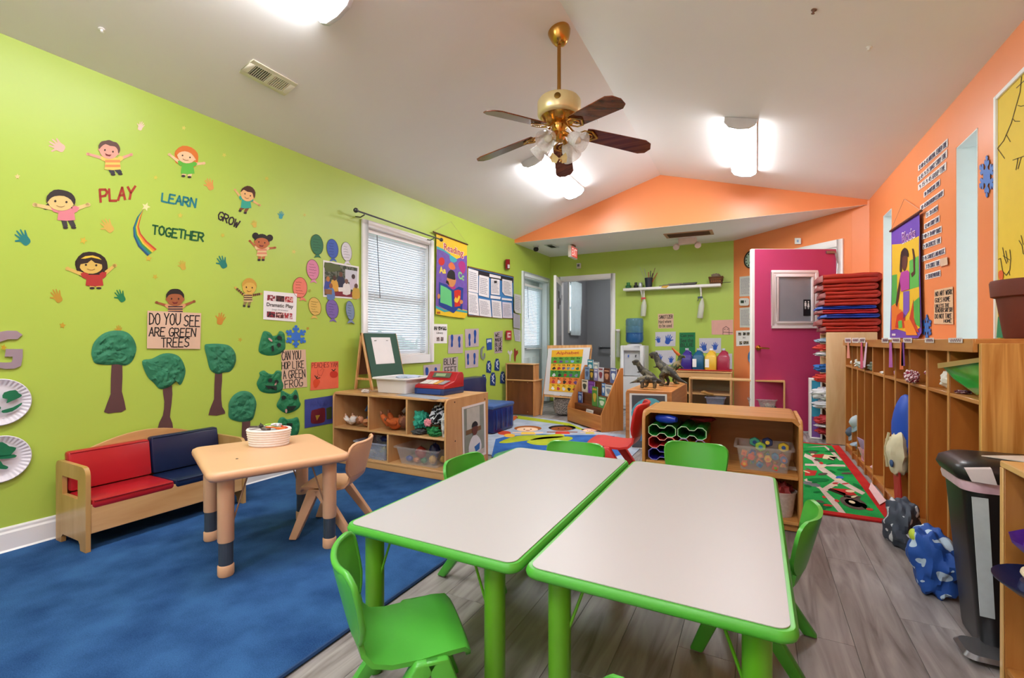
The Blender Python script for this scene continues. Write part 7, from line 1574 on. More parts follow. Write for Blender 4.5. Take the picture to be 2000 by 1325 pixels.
# paper trees
CR1, TRK = mat('#2A7A56', .7, var=.3, scale=14, bump=.15), mat('#5A3A38', .7, var=.15, scale=10)
for i, (crown, trunk, lab) in enumerate(((
      [(178, 688), (184, 668), (205, 650), (235, 646), (255, 655), (266, 678), (260, 702), (246, 714), (228, 712), (208, 713), (186, 710), (180, 700)], [(218, 712), (239, 712), (238, 765), (246, 800), (225, 806), (203, 805), (216, 770)], 'green crumpled paper tree on the left of the four'),
    ([(277, 706), (296, 701), (318, 691), (340, 692), (354, 702), (362, 725), (355, 748), (349, 752), (345, 745), (330, 756), (312, 760), (300, 748), (287, 735)], [(318, 756), (336, 754), (335, 790), (332, 815), (338, 836), (308, 837), (318, 812), (321, 785)], 'green crumpled paper tree rising behind the middle of the bench'),
    ([(399, 676), (408, 672), (430, 672), (448, 676), (459, 690), (460, 708), (450, 725), (436, 728), (424, 731), (410, 722), (404, 700)], [(420, 728), (434, 728), (432, 765), (434, 795), (440, 808), (407, 811), (418, 780)], 'smaller green paper tree to the right of the tree sign'),
    ([(447, 786), (456, 772), (472, 764), (490, 768), (500, 785), (498, 805), (492, 820), (478, 824), (462, 823), (447, 816), (446, 800)], [(473, 822), (489, 822), (486, 845), (483, 876), (474, 877)], 'green paper tree partly hidden behind the tan table'))):
    t = thing('paper_tree', lab, 'paper tree', tuple(PL(trunk[3][0], trunk[3][1] + 5)), None, 'crumpled paper trees')
    flat('trunk', PL, trunk, TRK, t, .001, .002, 2); puff('crown', PL, crown, CR1, t, .003, .013, i, 9, 4, .7)
t = sheet('tree_sign', 'brown kraft sign reading DO YOU SEE ARE GREEN TREES', 'sign', PL, [(288, 607), (393, 612), (391, 682), (287, 681)], KRAFT, None, .007, .001)
for s_, q in (('DO YOU', [(291, 612), (354, 613), (353, 635), (291, 634)]), ('SEE', [(359, 616), (391, 617), (391, 638), (358, 637)]), ('ARE GREEN', [(291, 640), (384, 642), (383, 658), (290, 657)]), ('TREES', [(314, 661), (371, 660), (370, 678), (314, 679)])): hand(PL, s_, q, INK, t, .0088, 2.2)
# frogs
FG = mat('#1E7A4E', .55, var=.25, scale=16, bump=.15); FBK, FPK = STK('#14241E'), STK('#C99A94')
for i, (c, out_, eyes, lab) in enumerate(((
      None, [(505, 680), (511, 655), (516, 647), (527, 650), (532, 656), (541, 655), (546, 647), (555, 652), (557, 670), (556, 683), (545, 692), (525, 695), (508, 690)], [('eye', ell(546, 660, 5, 4, 30)), ('eye', ell(545, 674, 4, 4)), ('mouth', [(530, 677), (534, 675), (536, 685), (531, 687)]), ('tongue', ell(528, 664, 5, 2, 40))], 'green frog mask at the top beside the blue snowflake'),
    (None, [(501, 750), (507, 735), (506, 728), (515, 724), (523, 729), (533, 731), (540, 724), (550, 727), (549, 740), (554, 753), (548, 765), (530, 769), (510, 765)], [('eye', ell(528, 743, 4, 4)), ('eye', ell(540, 746, 4, 4)), ('mouth', [(517, 753), (541, 755), (540, 764), (532, 758), (524, 760)]), ('tongue', ell(539, 750, 4, 1.6, -50))], 'green frog mask left of the frog sign'),
    (None, [(540, 790), (547, 776), (549, 763), (559, 767), (568, 770), (577, 761), (582, 770), (584, 782), (587, 791), (579, 801), (560, 808), (544, 799)], [('eye', ell(554, 777, 4.5, 4)), ('eye', ell(577, 776, 4, 4.5)), ('mouth', [(560, 794), (580, 793), (572, 802), (562, 802)]), ('tongue', ell(559, 803, 2, 4))], 'green frog mask below the frog sign'),
    (None, [(541, 832), (545, 818), (553, 815), (560, 819), (570, 818), (580, 815), (584, 822), (585, 835), (580, 850), (562, 853), (545, 850)], [('eye', ell(555, 833, 4, 4)), ('eye', quad(560, 827, 571, 833))], 'green frog mask lowest, peeking above the woven basket'))):
    t = thing('frog_mask', lab, 'paper frog', tuple(PL(out_[0][0] + 25, out_[-2][1])), None, 'green paper frog masks')
    puff('face', PL, out_, FG, t, .002, .010, i + 9, 7, 4, .5)
    for n, p in eyes: flat(n, PL, p, FPK if n == 'tongue' else FBK, t, .017, .002)
t = sheet('frog_sign', 'tan sign reading CAN YOU HOP LIKE A GREEN FROG', 'sign', PL, [(549, 684), (597, 683), (600, 756), (551, 760)], KRAFT)
for s_, q in (('CAN YOU', [(550, 687), (588, 685), (588, 702), (550, 704)]), ('HOP LIKE', [(550, 708), (594, 705), (594, 719), (550, 722)]), ('A GREEN', [(552, 725), (596, 722), (597, 737), (553, 741)]), ('FROG', [(555, 745), (592, 738), (592, 754), (556, 759)])): hand(PL, s_, q, INK, t, .0035, 1.5)
def snowflake(cx, cy, r, sxk=1., lab=''):
    out_ = []
    for k in range(6):
        a = math.radians(60 * k - 90)
        for da, rr in ((-30, .40), (-12, .48), (-26, .72), (-17, .86), (-6, .74), (-9, .96), (0, 1.04), (9, .96), (6, .74), (17, .86), (26, .72), (12, .48)):
            out_.append((cx + r * sxk * rr * math.cos(a + math.radians(da)), cy + r * rr * math.sin(a + math.radians(da))))
    return out_
tag(flat('paper_snowflake', PL, snowflake(578, 657.5, 21.5, 1.), STK('#2F6FC8'), None, .002, .003), 'blue foam snowflake above the frog sign', 'snowflake', 'blue snowflakes')
t = sheet('orange_drawing', 'orange paper with drawn carrot and apple left of the chalkboard easel', 'drawing', PL, [(608, 708), (661, 706), (661, 758), (606, 763)], mat('#E5694A', .8, var=.1))
hand(PL, 'PEACHES YAM', [(609, 709.5), (660, 707.5), (660, 717), (609, 719)], STK('#8A2A22'), t, .0035, .9)
flat('carrot', PL, [(612, 745), (617, 740), (623, 742), (625, 747), (620, 756), (615, 758), (612, 752)], STK('#D8461E'), t, .0035, smooth=2); flat('apple', PL, ell(652, 731.5, 8, 7), STK('#C8321E'), t, .0035)
strokes('leaves', PL, [[(615, 734), (619, 740), (625, 738)], [(618, 739), (620, 735)], [(648, 722), (652, 725), (655, 721)]], 1.6, STK('#2A2A1E'), t, .0045); strokes('heart_line', PL, [[(620, 722), (621, 732), (628, 734), (633, 722), (629, 720), (625, 725)]], .5, STK('#B03A2E'), t, .0045)
t = sheet('purple_drawing', 'purple blue paper with a dark red fruit beside the toy shelf', 'drawing', PL, [(595, 781), (655, 772), (655, 826), (595, 837)], mat('#3B4690', .8, var=.15))
flat('red_fruit', PL, [(608, 805), (613, 801), (632, 797), (635, 802), (635, 820), (630, 826), (612, 828), (607, 824)], STK('#6A1226'), t, .0035, smooth=2); flat('yellow_mark', PL, [(616, 812), (625, 811), (619, 822)], STK('#A8862A'), t, .0045); flat('green_patch', PL, [(637, 798), (648, 794), (648, 818), (638, 820)], STK('#3E4A22'), t, .0035); hand(PL, 'MANGO', [(606, 786), (640, 782), (640, 792), (606, 795)], STK('#2E3880'), t, .0035, .7)
q = [(515, 568), (580, 574), (578, 629), (514, 624)]
t = sheet('dramatic_play_sign', 'white centre sign reading Dramatic Play with small photos', 'sign', PL, q, PAPER, None, .002, .002)
ptext(PL, 'Dramatic Play', subq(q, .1, .40, .9, .57), INK, t, .006, .012); ptext(PL, 'Juego Dramatico', subq(q, .26, .60, .75, .67), INKG, t, .006)
for r_ in (0, 1):
    for k in range(3): flat('small_photo', PL, subq(q, .11 + k * .265, .13 + r_ * .58, .11 + k * .265 + .25, .33 + r_ * .58), blobs(['#8A2A34', '#5A2A2A', '#B0343A'][k], ['#D8C8C8', '#2A2226', '#E0B0A8'][(k + r_) % 3], 60, .52), t, .0045)
# balloon cut-outs
for i, (x, y, rx, ry, hx, ink, lab) in enumerate(((619, 478, 12, 20, '#3E7A58', '#173A2A', 'dark green'), (649.5, 486, 11, 19, '#4A68B8', '#1C2C6A', 'blue'), (677, 492, 10, 19, '#DDDCE4', '#5A5A66', 'white'), (611, 527, 12, 20, '#D98AA8', '#6A3048', 'pink'), (586, 562, 14, 20, '#E8806C', '#7A2E26', 'salmon'), (615, 599, 12, 18, '#DDB85E', '#6A5220', 'yellow'), (649, 604, 12, 19, '#7E66AC', '#33245A', 'purple'), (684, 607, 8, 19, '#7E90B0', '#2C3A5A', 'grey blue'))):
    t = thing('balloon_cutout', '%s balloon shaped paper with writing on the green wall' % lab, 'cutout', tuple(PL(x, y + ry + 6)), None, 'balloon paper cutouts')
    tl = {4: 8, 5: -5}.get(i, 0)
    out_ = ell(x, y, rx, ry, -8 + tl, 20, 110, 430); bx = x + 1 + tl * .5
    body = out_ + [(bx + 3, y + ry), (bx + 8, y + ry + 7), (bx + 1, y + ry + 4), (bx - 7, y + ry + 6), (bx - 3, y + ry)]
    flat('paper', PL, body, mat(hx, .75, var=.05), t, .002, .0015 if i != 7 else .012)
    strokes('outline', PL, [out_ + [out_[0]]], .7, STK(ink), t, .0045 if i != 7 else .015)
    mb = MB(); rr = random.Random(i)
    for k in range(5):
        yy = y - ry * .55 + k * ry * .27; ribbon(mb, PL, [(x - rx * .6 + u, yy + u * .12 + rr.uniform(-.7, .7)) for u in [rx * 1.2 * j / 9 for j in range(rr.randint(6, 10))]], .5, .0046 if i != 7 else .0152)
    obj('handwriting', mb, STK(ink), t, smooth=0)
# photo of people at a table
q = [(631, 508), (701, 521), (700, 585), (631, 580)]
t = sheet('market_photo', 'photo poster of people gathered at an outdoor stall left of the window', 'photo', PL, q, PAPER)
flat('photo_ground', PL, subq(q, .04, .05, .96, .95), blobs('#3A4434', '#6A6E60', 30, .5), t, .0035)
PH = lambda n, pts, hx, k=1, sm=2: flat(n, PL, [lerpq(q, u, v) for u, v in pts], STK(hx), t, .0035 + k * .0006, .0004, sm)
PH('van', [(.62, .15), (.96, .15), (.96, .55), (.62, .5)], '#C9CCD4', 1, 0); PH('tree_top', [(.04, .06), (.4, .06), (.5, .2), (.1, .3)], '#4E5A2A', 1); PH('table_cloth', [(.3, .82), (.96, .78), (.96, .95), (.25, .95)], '#7A1626', 3, 0)
for u, v, sh_, hd, k in ((.14, .5, '#3A4A9A', '#B8763A', 2), (.32, .45, '#D8A23A', '#4A2A1E', 3), (.5, .32, '#1E2440', '#6A4028', 2), (.85, .33, '#D0C4D0', '#3A2620', 3), (.22, .68, '#5A7AB0', '#8A4A2A', 4), (.66, .5, '#E0DCD8', '#7A5A4A', 4), (.93, .6, '#C9A23A', '#5A3424', 5)):
    PH('figure_body', [(u - .09, v + .1), (u, v + .04), (u + .09, v + .1), (u + .11, v + .36), (u - .1, v + .38)], sh_, k); PH('figure_head', [(u + .05 * math.cos(a), v + .075 * math.sin(a)) for a in [j * .785 for j in range(8)]], hd, k + 1)
PH('basket', [(.05, .78), (.25, .78), (.25, .92), (.05, .92)], '#8A5A34', 5, 0); PH('papers', [(.42, .7), (.62, .68), (.64, .8), (.44, .82)], '#E4E0DC', 6, 0)
# curtain rod
t = thing('curtain_rod', 'thin dark metal curtain rod above the window', 'curtain rod', tuple(PL(695, 412)))
a, b_ = PL(695, 411, .11), PL(862, 468.5, .11)
obj('rod', MB().tube([a, b_], .0075, 10), mat('#6A6C70', .3, .8), t)
for p in (a, b_): obj('finial', MB().ball(p, .022, 14, 10), mat('#55575C', .3, .8), t)
for px, py in ((712, 418), (848, 464)):
    p = PL(px, py, .11); w0 = PL(px, py, 0) ; w0 = V(XL(p.y), p.y, p.z - .01)
    obj('bracket', MB().tube([w0, w0 + V(.06, 0, -.015), p + V(0, 0, -.008)], .006, 8), mat('#6A6C70', .3, .8), t)
# reading banner
PBn = Plane(PL.p + PL.n * .018, PL.n)
Q = [(851, 455), (913, 477), (914, 621), (850, 614)]
t = thing('reading_banner', 'hanging fabric banner reading Reading with a child holding a book', 'banner', tuple(PL(882, 622)))
flat('cloth', PBn, [(852, 455), (912, 477), (913, 550), (913, 612), (908, 622), (880, 619), (851, 614), (853, 550)], mat('#E6BE22', .6, var=.06, bump=.1), t, 0, .002)
flat('purple_field', PBn, [(853, 484), (870, 493), (892, 506), (912, 499), (913, 607), (890, 600), (870, 605), (851, 597)], mat('#6C50A4', .6, var=.3, scale=20), t, .0025)
flat('teal_wave', PBn, [(853, 481), (866, 487), (880, 497), (880, 500), (866, 491), (853, 486)], STK('#3AA0A8'), t, .0033); flat('teal_wave', PBn, [(851, 597), (862, 602), (870, 606), (884, 603), (913, 608), (913, 612), (886, 607), (868, 610), (851, 602)], STK('#3AA0A8'), t, .0034)
tq = [(867, 475), (905, 489), (905, 506), (867, 492)]
ptext(PBn, 'Reading', [(866, 474), (906, 488.5), (906, 507), (866, 493)], STK('#F2E4E0'), t, .0038, .035, 'lettering_edge'); ptext(PBn, 'Reading', tq, STK('#B01E34'), t, .0046, .012)
B_ = lambda n, pts, hx, k=1, sm=0: flat(n, PBn, pts, STK(hx), t, .0028 + k * .0006, .0004, sm)
B_('apple', ell(862.5, 511, 6, 8), '#C8241E'); ptext(PBn, 'Aa', [(857, 520), (871, 523), (871, 535), (858, 534)], STK('#E6CE4A'), t, .0046, .04); B_('bear', [(876, 517), (882, 512), (888, 519), (889, 526), (882, 527), (877, 523)], '#D8703A', 1, 2); B_('bird', [(878, 498), (886, 502), (893, 508), (888, 513), (880, 510)], '#35A8B0', 1, 2); B_('cat', [(895, 515), (901, 510), (908, 514), (909, 528), (904, 535), (898, 526)], '#A82A7A', 1, 2); ptext(PBn, 'Cc', [(895, 529), (907, 535), (906, 549), (895, 544)], STK('#86C87A'), t, .0046, .04)
B_('face', [(873, 543), (889, 543), (890, 553), (884, 561), (876, 557)], '#C8844E', 2, 2); B_('hair', [(873, 542), (875, 532), (881, 527), (888, 532), (889, 542), (889, 547), (880, 545)], '#17171C', 3, 2); B_('braid', [(872, 547), (876, 550), (878, 558), (871, 552)], '#17171C', 3); B_('shirt', [(876, 556), (884, 561), (889, 558), (890, 566), (872, 562)], '#B02A78', 1)
B_('book_cover', [(858, 551), (872, 556), (885, 567), (896, 560), (905, 563), (903, 606), (896, 602), (886, 612), (872, 605), (857, 596)], '#173A8A', 4); B_('left_page', [(860.5, 557), (872, 562), (881.5, 569), (883, 600), (872, 595), (860, 591)], '#62C07A', 5); B_('right_page', [(887, 568), (895, 566), (900, 568), (899, 598), (888, 600)], '#C8281E', 5); B_('camel', [(887, 586), (890, 580), (893, 584), (896, 577), (899, 580), (896, 588), (893, 592), (888, 590)], '#E3B83A', 6); B_('hand', ell(857, 579, 2.6, 5), '#C8844E', 6); B_('hand', ell(901, 590, 3.2, 4), '#C8844E', 6)
B_('maker_mark', quad(853.5, 609, 860, 613), '#A8521E', 2)
a, b_ = PL(846, 453, .025), PL(913.5, 478, .025)
obj('dowel', MB().tube([a, b_], .009, 10), mat('#5A3A22', .5), t); obj('hanging_cord', MB().tube([a, PL(881, 433, .01), b_], .0015, 5), mat('#B8B088', .7), t)
# notice board
Qb = [(914, 521), (1002.5, 541), (1003, 622), (914, 617)]
t = thing('notice_board', 'notice board with a brown frame and blue backing right of the banner', 'notice board', tuple(PL(960, 620)))
flat('backing', PL, Qb, mat('#3C7CB8', .7), t, .002, .008); flat('dark_header', PL, [(914, 523), (1002, 543.5), (1002, 553), (914, 535)], STK('#241E2A'), t, .0105)
obj('frame', MB().tube([PL(x, y, .008) for x, y in Qb], .009, 6, closed=True), wood('#7A4A26', '#94602E', 'Y'), t)
for i, (qq, lab) in enumerate((([(914.5, 524), (934, 530), (934, 573), (914.5, 569)], 'white notice at the top left of the notice board'), ([(914.5, 570), (933, 574), (936, 617), (915, 614)], 'white notice at the lower left of the notice board'), ([(936, 537), (955, 541.5), (955, 582), (935, 577)], 'curled notice second in the upper row of the notice board'), ([(935, 583), (957, 587), (960, 620), (937, 617)], 'notice second in the lower row of the notice board'), ([(959, 544), (976, 547), (976, 577), (959, 575)], 'notice with a dark stamp in the upper row of the notice board'), ([(960, 586), (979, 589), (981, 622), (962, 620)], 'notice with dense lines in the lower row of the notice board'), ([(981, 545), (1000, 549), (1001, 580), (986, 577), (981, 570)], 'notice with a curled corner at the upper right of the notice board'), ([(981, 590), (999, 592), (1001, 622), (982, 621)], 'lilac tinted notice at the lower right of the notice board'), ([(956, 535), (978, 540), (978, 545), (956, 541)], 'small title strip at the top of the notice board'), ([(958, 577), (978, 580), (977, 585), (958, 583)], 'small title strip in the middle of the notice board'), ([(980, 582), (1000, 584), (1000, 588), (980, 586)], 'small title strip at the right of the notice board'))):
    s_ = sheet('notice', lab, 'notice', PL, qq, mat('#E4E1E4' if i != 7 else '#D5D0E0', .8, var=.04), 'notices on the notice board', .0185, .001)
    if i < 8: textlines(PL, qq[:4] if len(qq) == 4 else [qq[0], qq[1], qq[2], (982, 576)], 12 if i % 2 else 9, INKG, s_, .0205, seed=i)
    if i == 4: flat('stamp', PL, quad(965, 548.5, 970.5, 553.5), INK, s_, .0206, .0003)
# library sign, foot prints
q = [(844.5, 633), (873.5, 633.5), (873, 671), (845, 671)]
t = sheet('library_sign', 'white centre sign reading Library beside the window', 'sign', PL, q, PAPER)
ptext(PL, 'Library', subq(q, .28, .40, .72, .54), INK, t, .0045, .01)
for u in (.06, .38, .68): flat('small_picture', PL, subq(q, u, .13, u + .28, .32), blobs('#2A2A2A', '#C9C4BE', 60), t, .004)
for u in (.28, .56): flat('small_picture', PL, subq(q, u, .68, u + .2, .88), blobs('#5A4A4A', '#B9A9A4', 80), t, .004)
FOOT = [(-.3, 1), (-.42, .6), (-.28, .1), (-.45, -.4), (-.42, -.8), (-.2, -1), (.15, -1), (.4, -.75), (.42, -.3), (.22, .15), (.3, .6), (.2, .95)]
PBLU = mat('#17489A', .6, var=.2, scale=30); GPAP = mat('#B9A9AC', .8, var=.06)
for i, (qq, feet, lab) in enumerate((([(876, 655), (904, 653), (904, 690), (875, 691)], ((883, 666, 4, 12, 1), (897, 668, 4, 11, -1)), 'blue foot prints on grey paper just right of the Library sign'), ([(908, 643), (935, 642), (935, 677), (909, 679)], ((917, 664, 3.5, 12, -1), (928, 658, 4, 13, 1)), 'blue foot prints on the upper grey paper'), ([(908, 685), (935, 683), (934, 717), (909, 720)], ((914, 702, 3.5, 11, -1), (927, 701, 3.5, 11, 1)), 'blue foot prints on the lower grey paper'), ([(827, 714), (861, 711), (856, 745), (828, 745)], ((834, 731, 5, 13, 1), (851, 727, 4, 9, -1)), 'blue foot prints on the paper curling behind the white tub'))):
    t = sheet('foot_print_paper', lab, 'painting', PL, qq, GPAP, 'blue foot print papers', .003)
    for (x, y, rx, ry, s_) in feet: flat('foot_print', PL, smooth_loop([(x + u * rx * s_ * 1.4, y + v * ry) for u, v in FOOT], 2), PBLU, t, .0055, .0005)
t = sheet('blue_feet_sign', 'grey sign reading BLUE FEET above the cash register', 'sign', PL, [(866, 700), (895, 697), (894, 720), (897, 735), (864, 733)], mat('#B4A6A2', .8))
hand(PL, 'BLUE', [(867, 702), (891, 699), (891, 712), (867, 713)], INK, t, .0045, 1.1); hand(PL, 'FEET', [(868, 718), (892, 716), (892, 730), (868, 731)], INK, t, .0045, 1.1)
t = thing('letter_g', 'small grey letter G among the blue foot prints', 'letter', tuple(PL(942, 704)))
flat('foil_shape', PL, [(947, 678), (943, 682), (942, 694), (944, 699), (945.5, 695), (945.5, 690), (948, 690), (948, 699), (944, 704), (940, 701), (938, 692), (939, 681), (944, 676)], mat('#9AA0A0', .3, .5), t, .002, .006)
t = thing('cup_cutout', 'blue painted cup cutout on the green wall', 'cutout', tuple(PL(956, 686))); flat('cup', PL, [(950, 662), (961, 661), (961, 683), (951, 684.5)], PBLU, t, .002, .003); flat('white_band', PL, [(951.5, 664), (959.5, 663), (959.5, 669), (955, 668), (951.5, 671)], STK('#C9D2DE'), t, .0055)
t = sheet('slime_sign', 'grey sign reading WE MADE BLUE on the green wall', 'sign', PL, [(965, 649), (982, 646), (981, 689), (966, 691)], mat('#AFA0A4', .8))
for k, s_ in enumerate(('WE', 'MADE', 'BLUE', 'SLIME')): hand(PL, s_, [(967, 652 + k * 9.2), (980.5 if k else 976, 650 + k * 9.2), (980.5 if k else 976, 657.5 + k * 9.2), (967, 659 + k * 9.2)], INK, t, .0045, .9)
for i, (x, y, w_, h_) in enumerate(((955, 717, 5, 12), (971, 713, 5, 12), (945, 744, 5, 12), (963, 741, 5.5, 13), (982, 738, 5, 12))):
    t = thing('mitten_cutout', 'blue and white painted mitten cutout %s' % ['at the upper left of the five', 'at the upper right of the five', 'at the lower left beside the sofa back', 'in the middle of the lower row', 'at the lower right beside the brown cabinet'][i], 'cutout', tuple(PL(x, y + h_)), None, 'painted mitten cutouts')
    flat('mitten', PL, [(x - w_, y + h_ * .9), (x - w_, y - h_ * .3), (x - w_ * .5, y - h_), (x + w_ * .5, y - h_), (x + w_, y - h_ * .2), (x + w_ * .8, y + h_)], STK('#173A7A'), t, .002, .003); strokes('white_strokes', PL, [[(x - w_ * .4, y - h_ * .5), (x + w_ * .3, y - h_ * .1), (x - w_ * .3, y + h_ * .2), (x + w_ * .4, y + h_ * .6)], [(x + w_ * .3, y - h_ * .7), (x - w_ * .3, y - h_ * .1)]], 1.7, STK('#C9D4E4'), t, .0056)
for i, (pts, hx, lab) in enumerate((([(993, 684), (996, 688), (999, 684), (1001, 688), (998, 694), (997, 706), (995, 706), (995, 694), (991, 688)], '#D3CFCF', 'white paper heart strip beside the brown cabinet'), ([(1004, 683), (1006, 680), (1008, 686), (1011, 684), (1012, 690), (1008, 696), (1007, 706), (1005, 706), (1004, 695)], '#9A2E22', 'red paper heart strip beside the brown cabinet'))):
    tag(flat('heart_strip', PL, pts, STK(hx), None, .002, .003), lab, 'cutout', 'heart strips')
# fire strobe, alarm pull, wall files
t = thing('fire_strobe', 'small red fire alarm strobe high on the green wall', 'fire alarm', tuple(PL(992, 526))); flat('red_body', PL, quad(987.5, 506.5, 996, 526), mat('#8E1220', .4), t, 0, .045, bevel=.006); flat('clear_lens', PL, quad(991.5, 517, 995.5, 524), mat('#D8D0D4', .2), t, .046, .012)
t = thing('fire_pull', 'red fire alarm pull box beside the garden door', 'fire alarm', tuple(PL(994, 664))); flat('box', PL, quad(988.5, 646, 999, 664), mat('#B02430', .4), t, 0, .04, bevel=.004); flat('handle', PL, [(991, 650), (997, 650), (997, 653), (993, 653), (993, 656), (997, 656), (997, 660), (991, 660)], STK('#DDBFC0'), t, .041, .004)
t = thing('wall_files', 'stack of three grey paper files hanging beside the garden door', 'wall file', tuple(PL(1010, 668)))
for k, qq in enumerate(([(1004.5, 574), (1017.5, 577), (1017.5, 613), (1007, 611), (1004.5, 606)], [(1002.5, 611), (1016, 616), (1016.5, 643), (1003, 640)], [(1003, 642), (1017, 645), (1017, 668), (1006, 666)])):
    s_ = flat('file_sheet', PL, qq, mat(['#C6C8C6', '#A9A8B2', '#C9C9CE'][k], .7), t, .004 + .02 * (2 - k), .004); textlines(PL, [qq[0], qq[1], qq[2], qq[-1]], 8, INKG, s_, .0088 + .02 * (2 - k), seed=40 + k)
# ------------------------------------------------------------------ green back wall papers
def bpaper(label, q, m, group=None): return sheet('wall_paper', label, 'paper', PB, q, m, group)
t = bpaper('tan sign about sanitizer between the two spray bottles', [(1285, 613.5), (1315.5, 613), (1315.5, 641.5), (1285.5, 642)], KRAFT)
hand(PB, 'SANITIZER', [(1287, 616.5), (1314, 615.5), (1314, 622), (1287, 623)], INK, t, .0045, .9); ptext(PB, 'Hand where', [(1286.5, 625.5), (1311, 624.5), (1311, 631), (1286.5, 632)], INK, t, .0045, .01); ptext(PB, 'to be used', [(1287, 633), (1312, 632.5), (1312, 639.5), (1287, 640)], INK, t, .0045, .01)
HP = 'blue hand print papers on the green wall'
for q, hs, lab in (([(1280, 649), (1320, 648), (1319, 676.5), (1280, 677)], ((1286, 664, 6, -10, 1), (1305, 664, 9, 20, -1)), 'two blue hand prints on white paper under the tan sign'), ([(1280, 685), (1320, 684), (1319.5, 712.5), (1280, 713)], ((1288.5, 700, 7, 0, 1), (1311, 703, 6, 10, 1)), 'blue hand prints behind the dinosaurs'), ([(1365.5, 661), (1408.5, 660.5), (1408, 690), (1366, 690)], ((1375, 678, 8, -15, 1), (1397, 677, 7, 5, 1)), 'blue hand prints behind the yellow and red jugs'), ([(1409, 692), (1430, 691), (1430, 721), (1410, 722)], ((1419, 707, 8, 5, 1),), 'single blue hand print right of the crimson jug')):
    t = bpaper(lab, q, mat('#C9C8D2', .8), HP)
    for x, y, s_, a, fl__ in hs: flat('hand_print', PB, smooth_loop(handprint(x, y, s_, a, fl__), 2), STK('#1A52B4'), t, .0035, .0004)
t = bpaper('dark green sign reading Can you see the blue behind the jugs', [(1327, 650), (1358, 649.5), (1358, 700), (1327, 700)], mat('#1E7A48', .8))
for k, s_ in enumerate(('Can you', 'See the', 'BLUE')): ptext(PB, s_, [(1329, 653 + k * 9), (1354, 652 + k * 9), (1354, 659.5 + k * 9), (1329, 660.5 + k * 9)], STK('#0C3A22'), t, .0045, .02)
t = bpaper('pink paper with a small drawn house beside the orange wall', [(1389.5, 626), (1432, 624.5), (1432, 654), (1390, 654)], mat('#DDA99C', .8))
strokes('house_drawing', PB, [[(1412, 654), (1412, 642), (1418, 638), (1424, 642), (1424, 654)], [(1414, 644), (1417, 643)], [(1420, 644), (1423, 643)], [(1412, 649), (1431, 650)]], .9, STK('#4A2A2A'), t, .0045)
# diagonal orange wall
t = thing('wall_clock', 'round wall clock half hidden behind the pink door', 'clock', tuple(PD(1470, 525)))
c = PD(1469.5, 507); obj('case', MB().lathe([(.12, 0), (.125, .01), (.125, .03), (.112, .036), (.108, .02), (0, .02)], 32, c, PD.n), mat('#3A2A28', .4), t)
obj('dial', MB().lathe([(.108, .021), (0, .0212)], 32, c, PD.n), mat('#A9C2B0', .5), t)
U = V(DDIR.x, DDIR.y, 0)
for k in range(12):
    a = math.radians(30 * k); p = c + PD.n * .023 + (U * math.sin(a) + V(0, 0, math.cos(a))) * .088; obj('hour_mark', MB().ball(p, (.008, .008, .010), 8, 6), INK, t)
for a, l in ((210, .06), (130, .08)):
    a = math.radians(a); obj('clock_hand', MB().tube([c + PD.n * .026, c + PD.n * .026 + (U * math.sin(a) + V(0, 0, math.cos(a))) * l], .003, 6), INK, t)
for i, (q, lab) in enumerate((([(1444.5, 541), (1468, 538.5), (1468, 578.5), (1444.5, 579.5)], 'white notice under the clock'), ([(1444.5, 602), (1468, 600), (1468, 640), (1445, 640)], 'white notice under the thermostat'))):
    t = sheet('notice', lab, 'notice', PD, q, mat('#CFCDC6', .8), 'notices on the orange wall'); textlines(PD, q, 12, INKG, t, .0045, seed=70 + i)
t = thing('thermostat', 'white thermostat between two notices on the orange wall', 'thermostat', tuple(PD(1453, 597))); flat('case', PD, rrect(1443.5, 1463, 582.5, 597.5, 4), mat('#E3DFDA', .4), t, 0, .03, bevel=.005); flat('screen', PD, quad(1446.5, 587, 1453, 592.5), mat('#2A3A2E', .3), t, .031, .001); flat('buttons', PD, quad(1455, 587, 1456.5, 591), INKG, t, .031, .001)
q = [(1437.5, 646.5), (1468, 645), (1468, 675), (1438, 676.5)]
t = sheet('art_sign', 'white centre sign reading Art beside the pink door', 'sign', PD, q, PAPER); ptext(PD, 'Art', subq(q, .42, .40, .60, .53), INK, t, .0045, .01)
for u, v in ((.14, .12), (.44, .12), (.68, .14), (.2, .7), (.46, .7), (.62, .7)): flat('small_picture', PD, subq(q, u, v, u + .19, v + .2), blobs('#2A2A2E', '#B9A98E', 60), t, .004)
t = thing('hanging_ring', 'blue plastic ring hanging beside the pink door', 'ring', tuple(PD(1468, 712))); c = PD(1471, 698); obj('ring', MB().tube([c + PD.n * .02 + U * (.055 * math.cos(a)) + V(0, 0, .085 * math.sin(a)) for a in [k * .2618 for k in range(24)]], .014, 8, closed=True), mat('#3A7AB0', .4), t)
# ------------------------------------------------------------------ right wall
tb = Plane(PR_.p + PR_.n * .02, PR_.n)
t = thing('blocks_banner', 'hanging fabric banner reading Blocks with a child stacking blocks', 'banner', tuple(PR_(1770, 660)))
flat('cloth', tb, [(1741, 451), (1796, 413), (1797, 540), (1800, 650), (1793, 661), (1738, 660), (1741, 560)], mat('#6A44B0', .6, var=.08), t, 0, .002)
C_ = lambda n, pts, hx, k=1, sm=0: flat(n, tb, pts, STK(hx), t, .0022 + k * .0008, .0005, sm)
C_('yellow_field', [(1742, 478), (1765, 476), (1795, 461), (1795, 560), (1797, 640), (1780, 652), (1742, 640)], '#E3B82A')
ptext(tb, 'Blocks', [(1761, 455), (1787, 443), (1788, 464), (1762, 478)], STK('#EFE3F0'), t, .0042, .035, 'lettering_edge'); ptext(tb, 'Blocks', [(1761.5, 457), (1787, 445), (1787.5, 462), (1762, 476)], STK('#8A3AA0'), t, .005, .01)
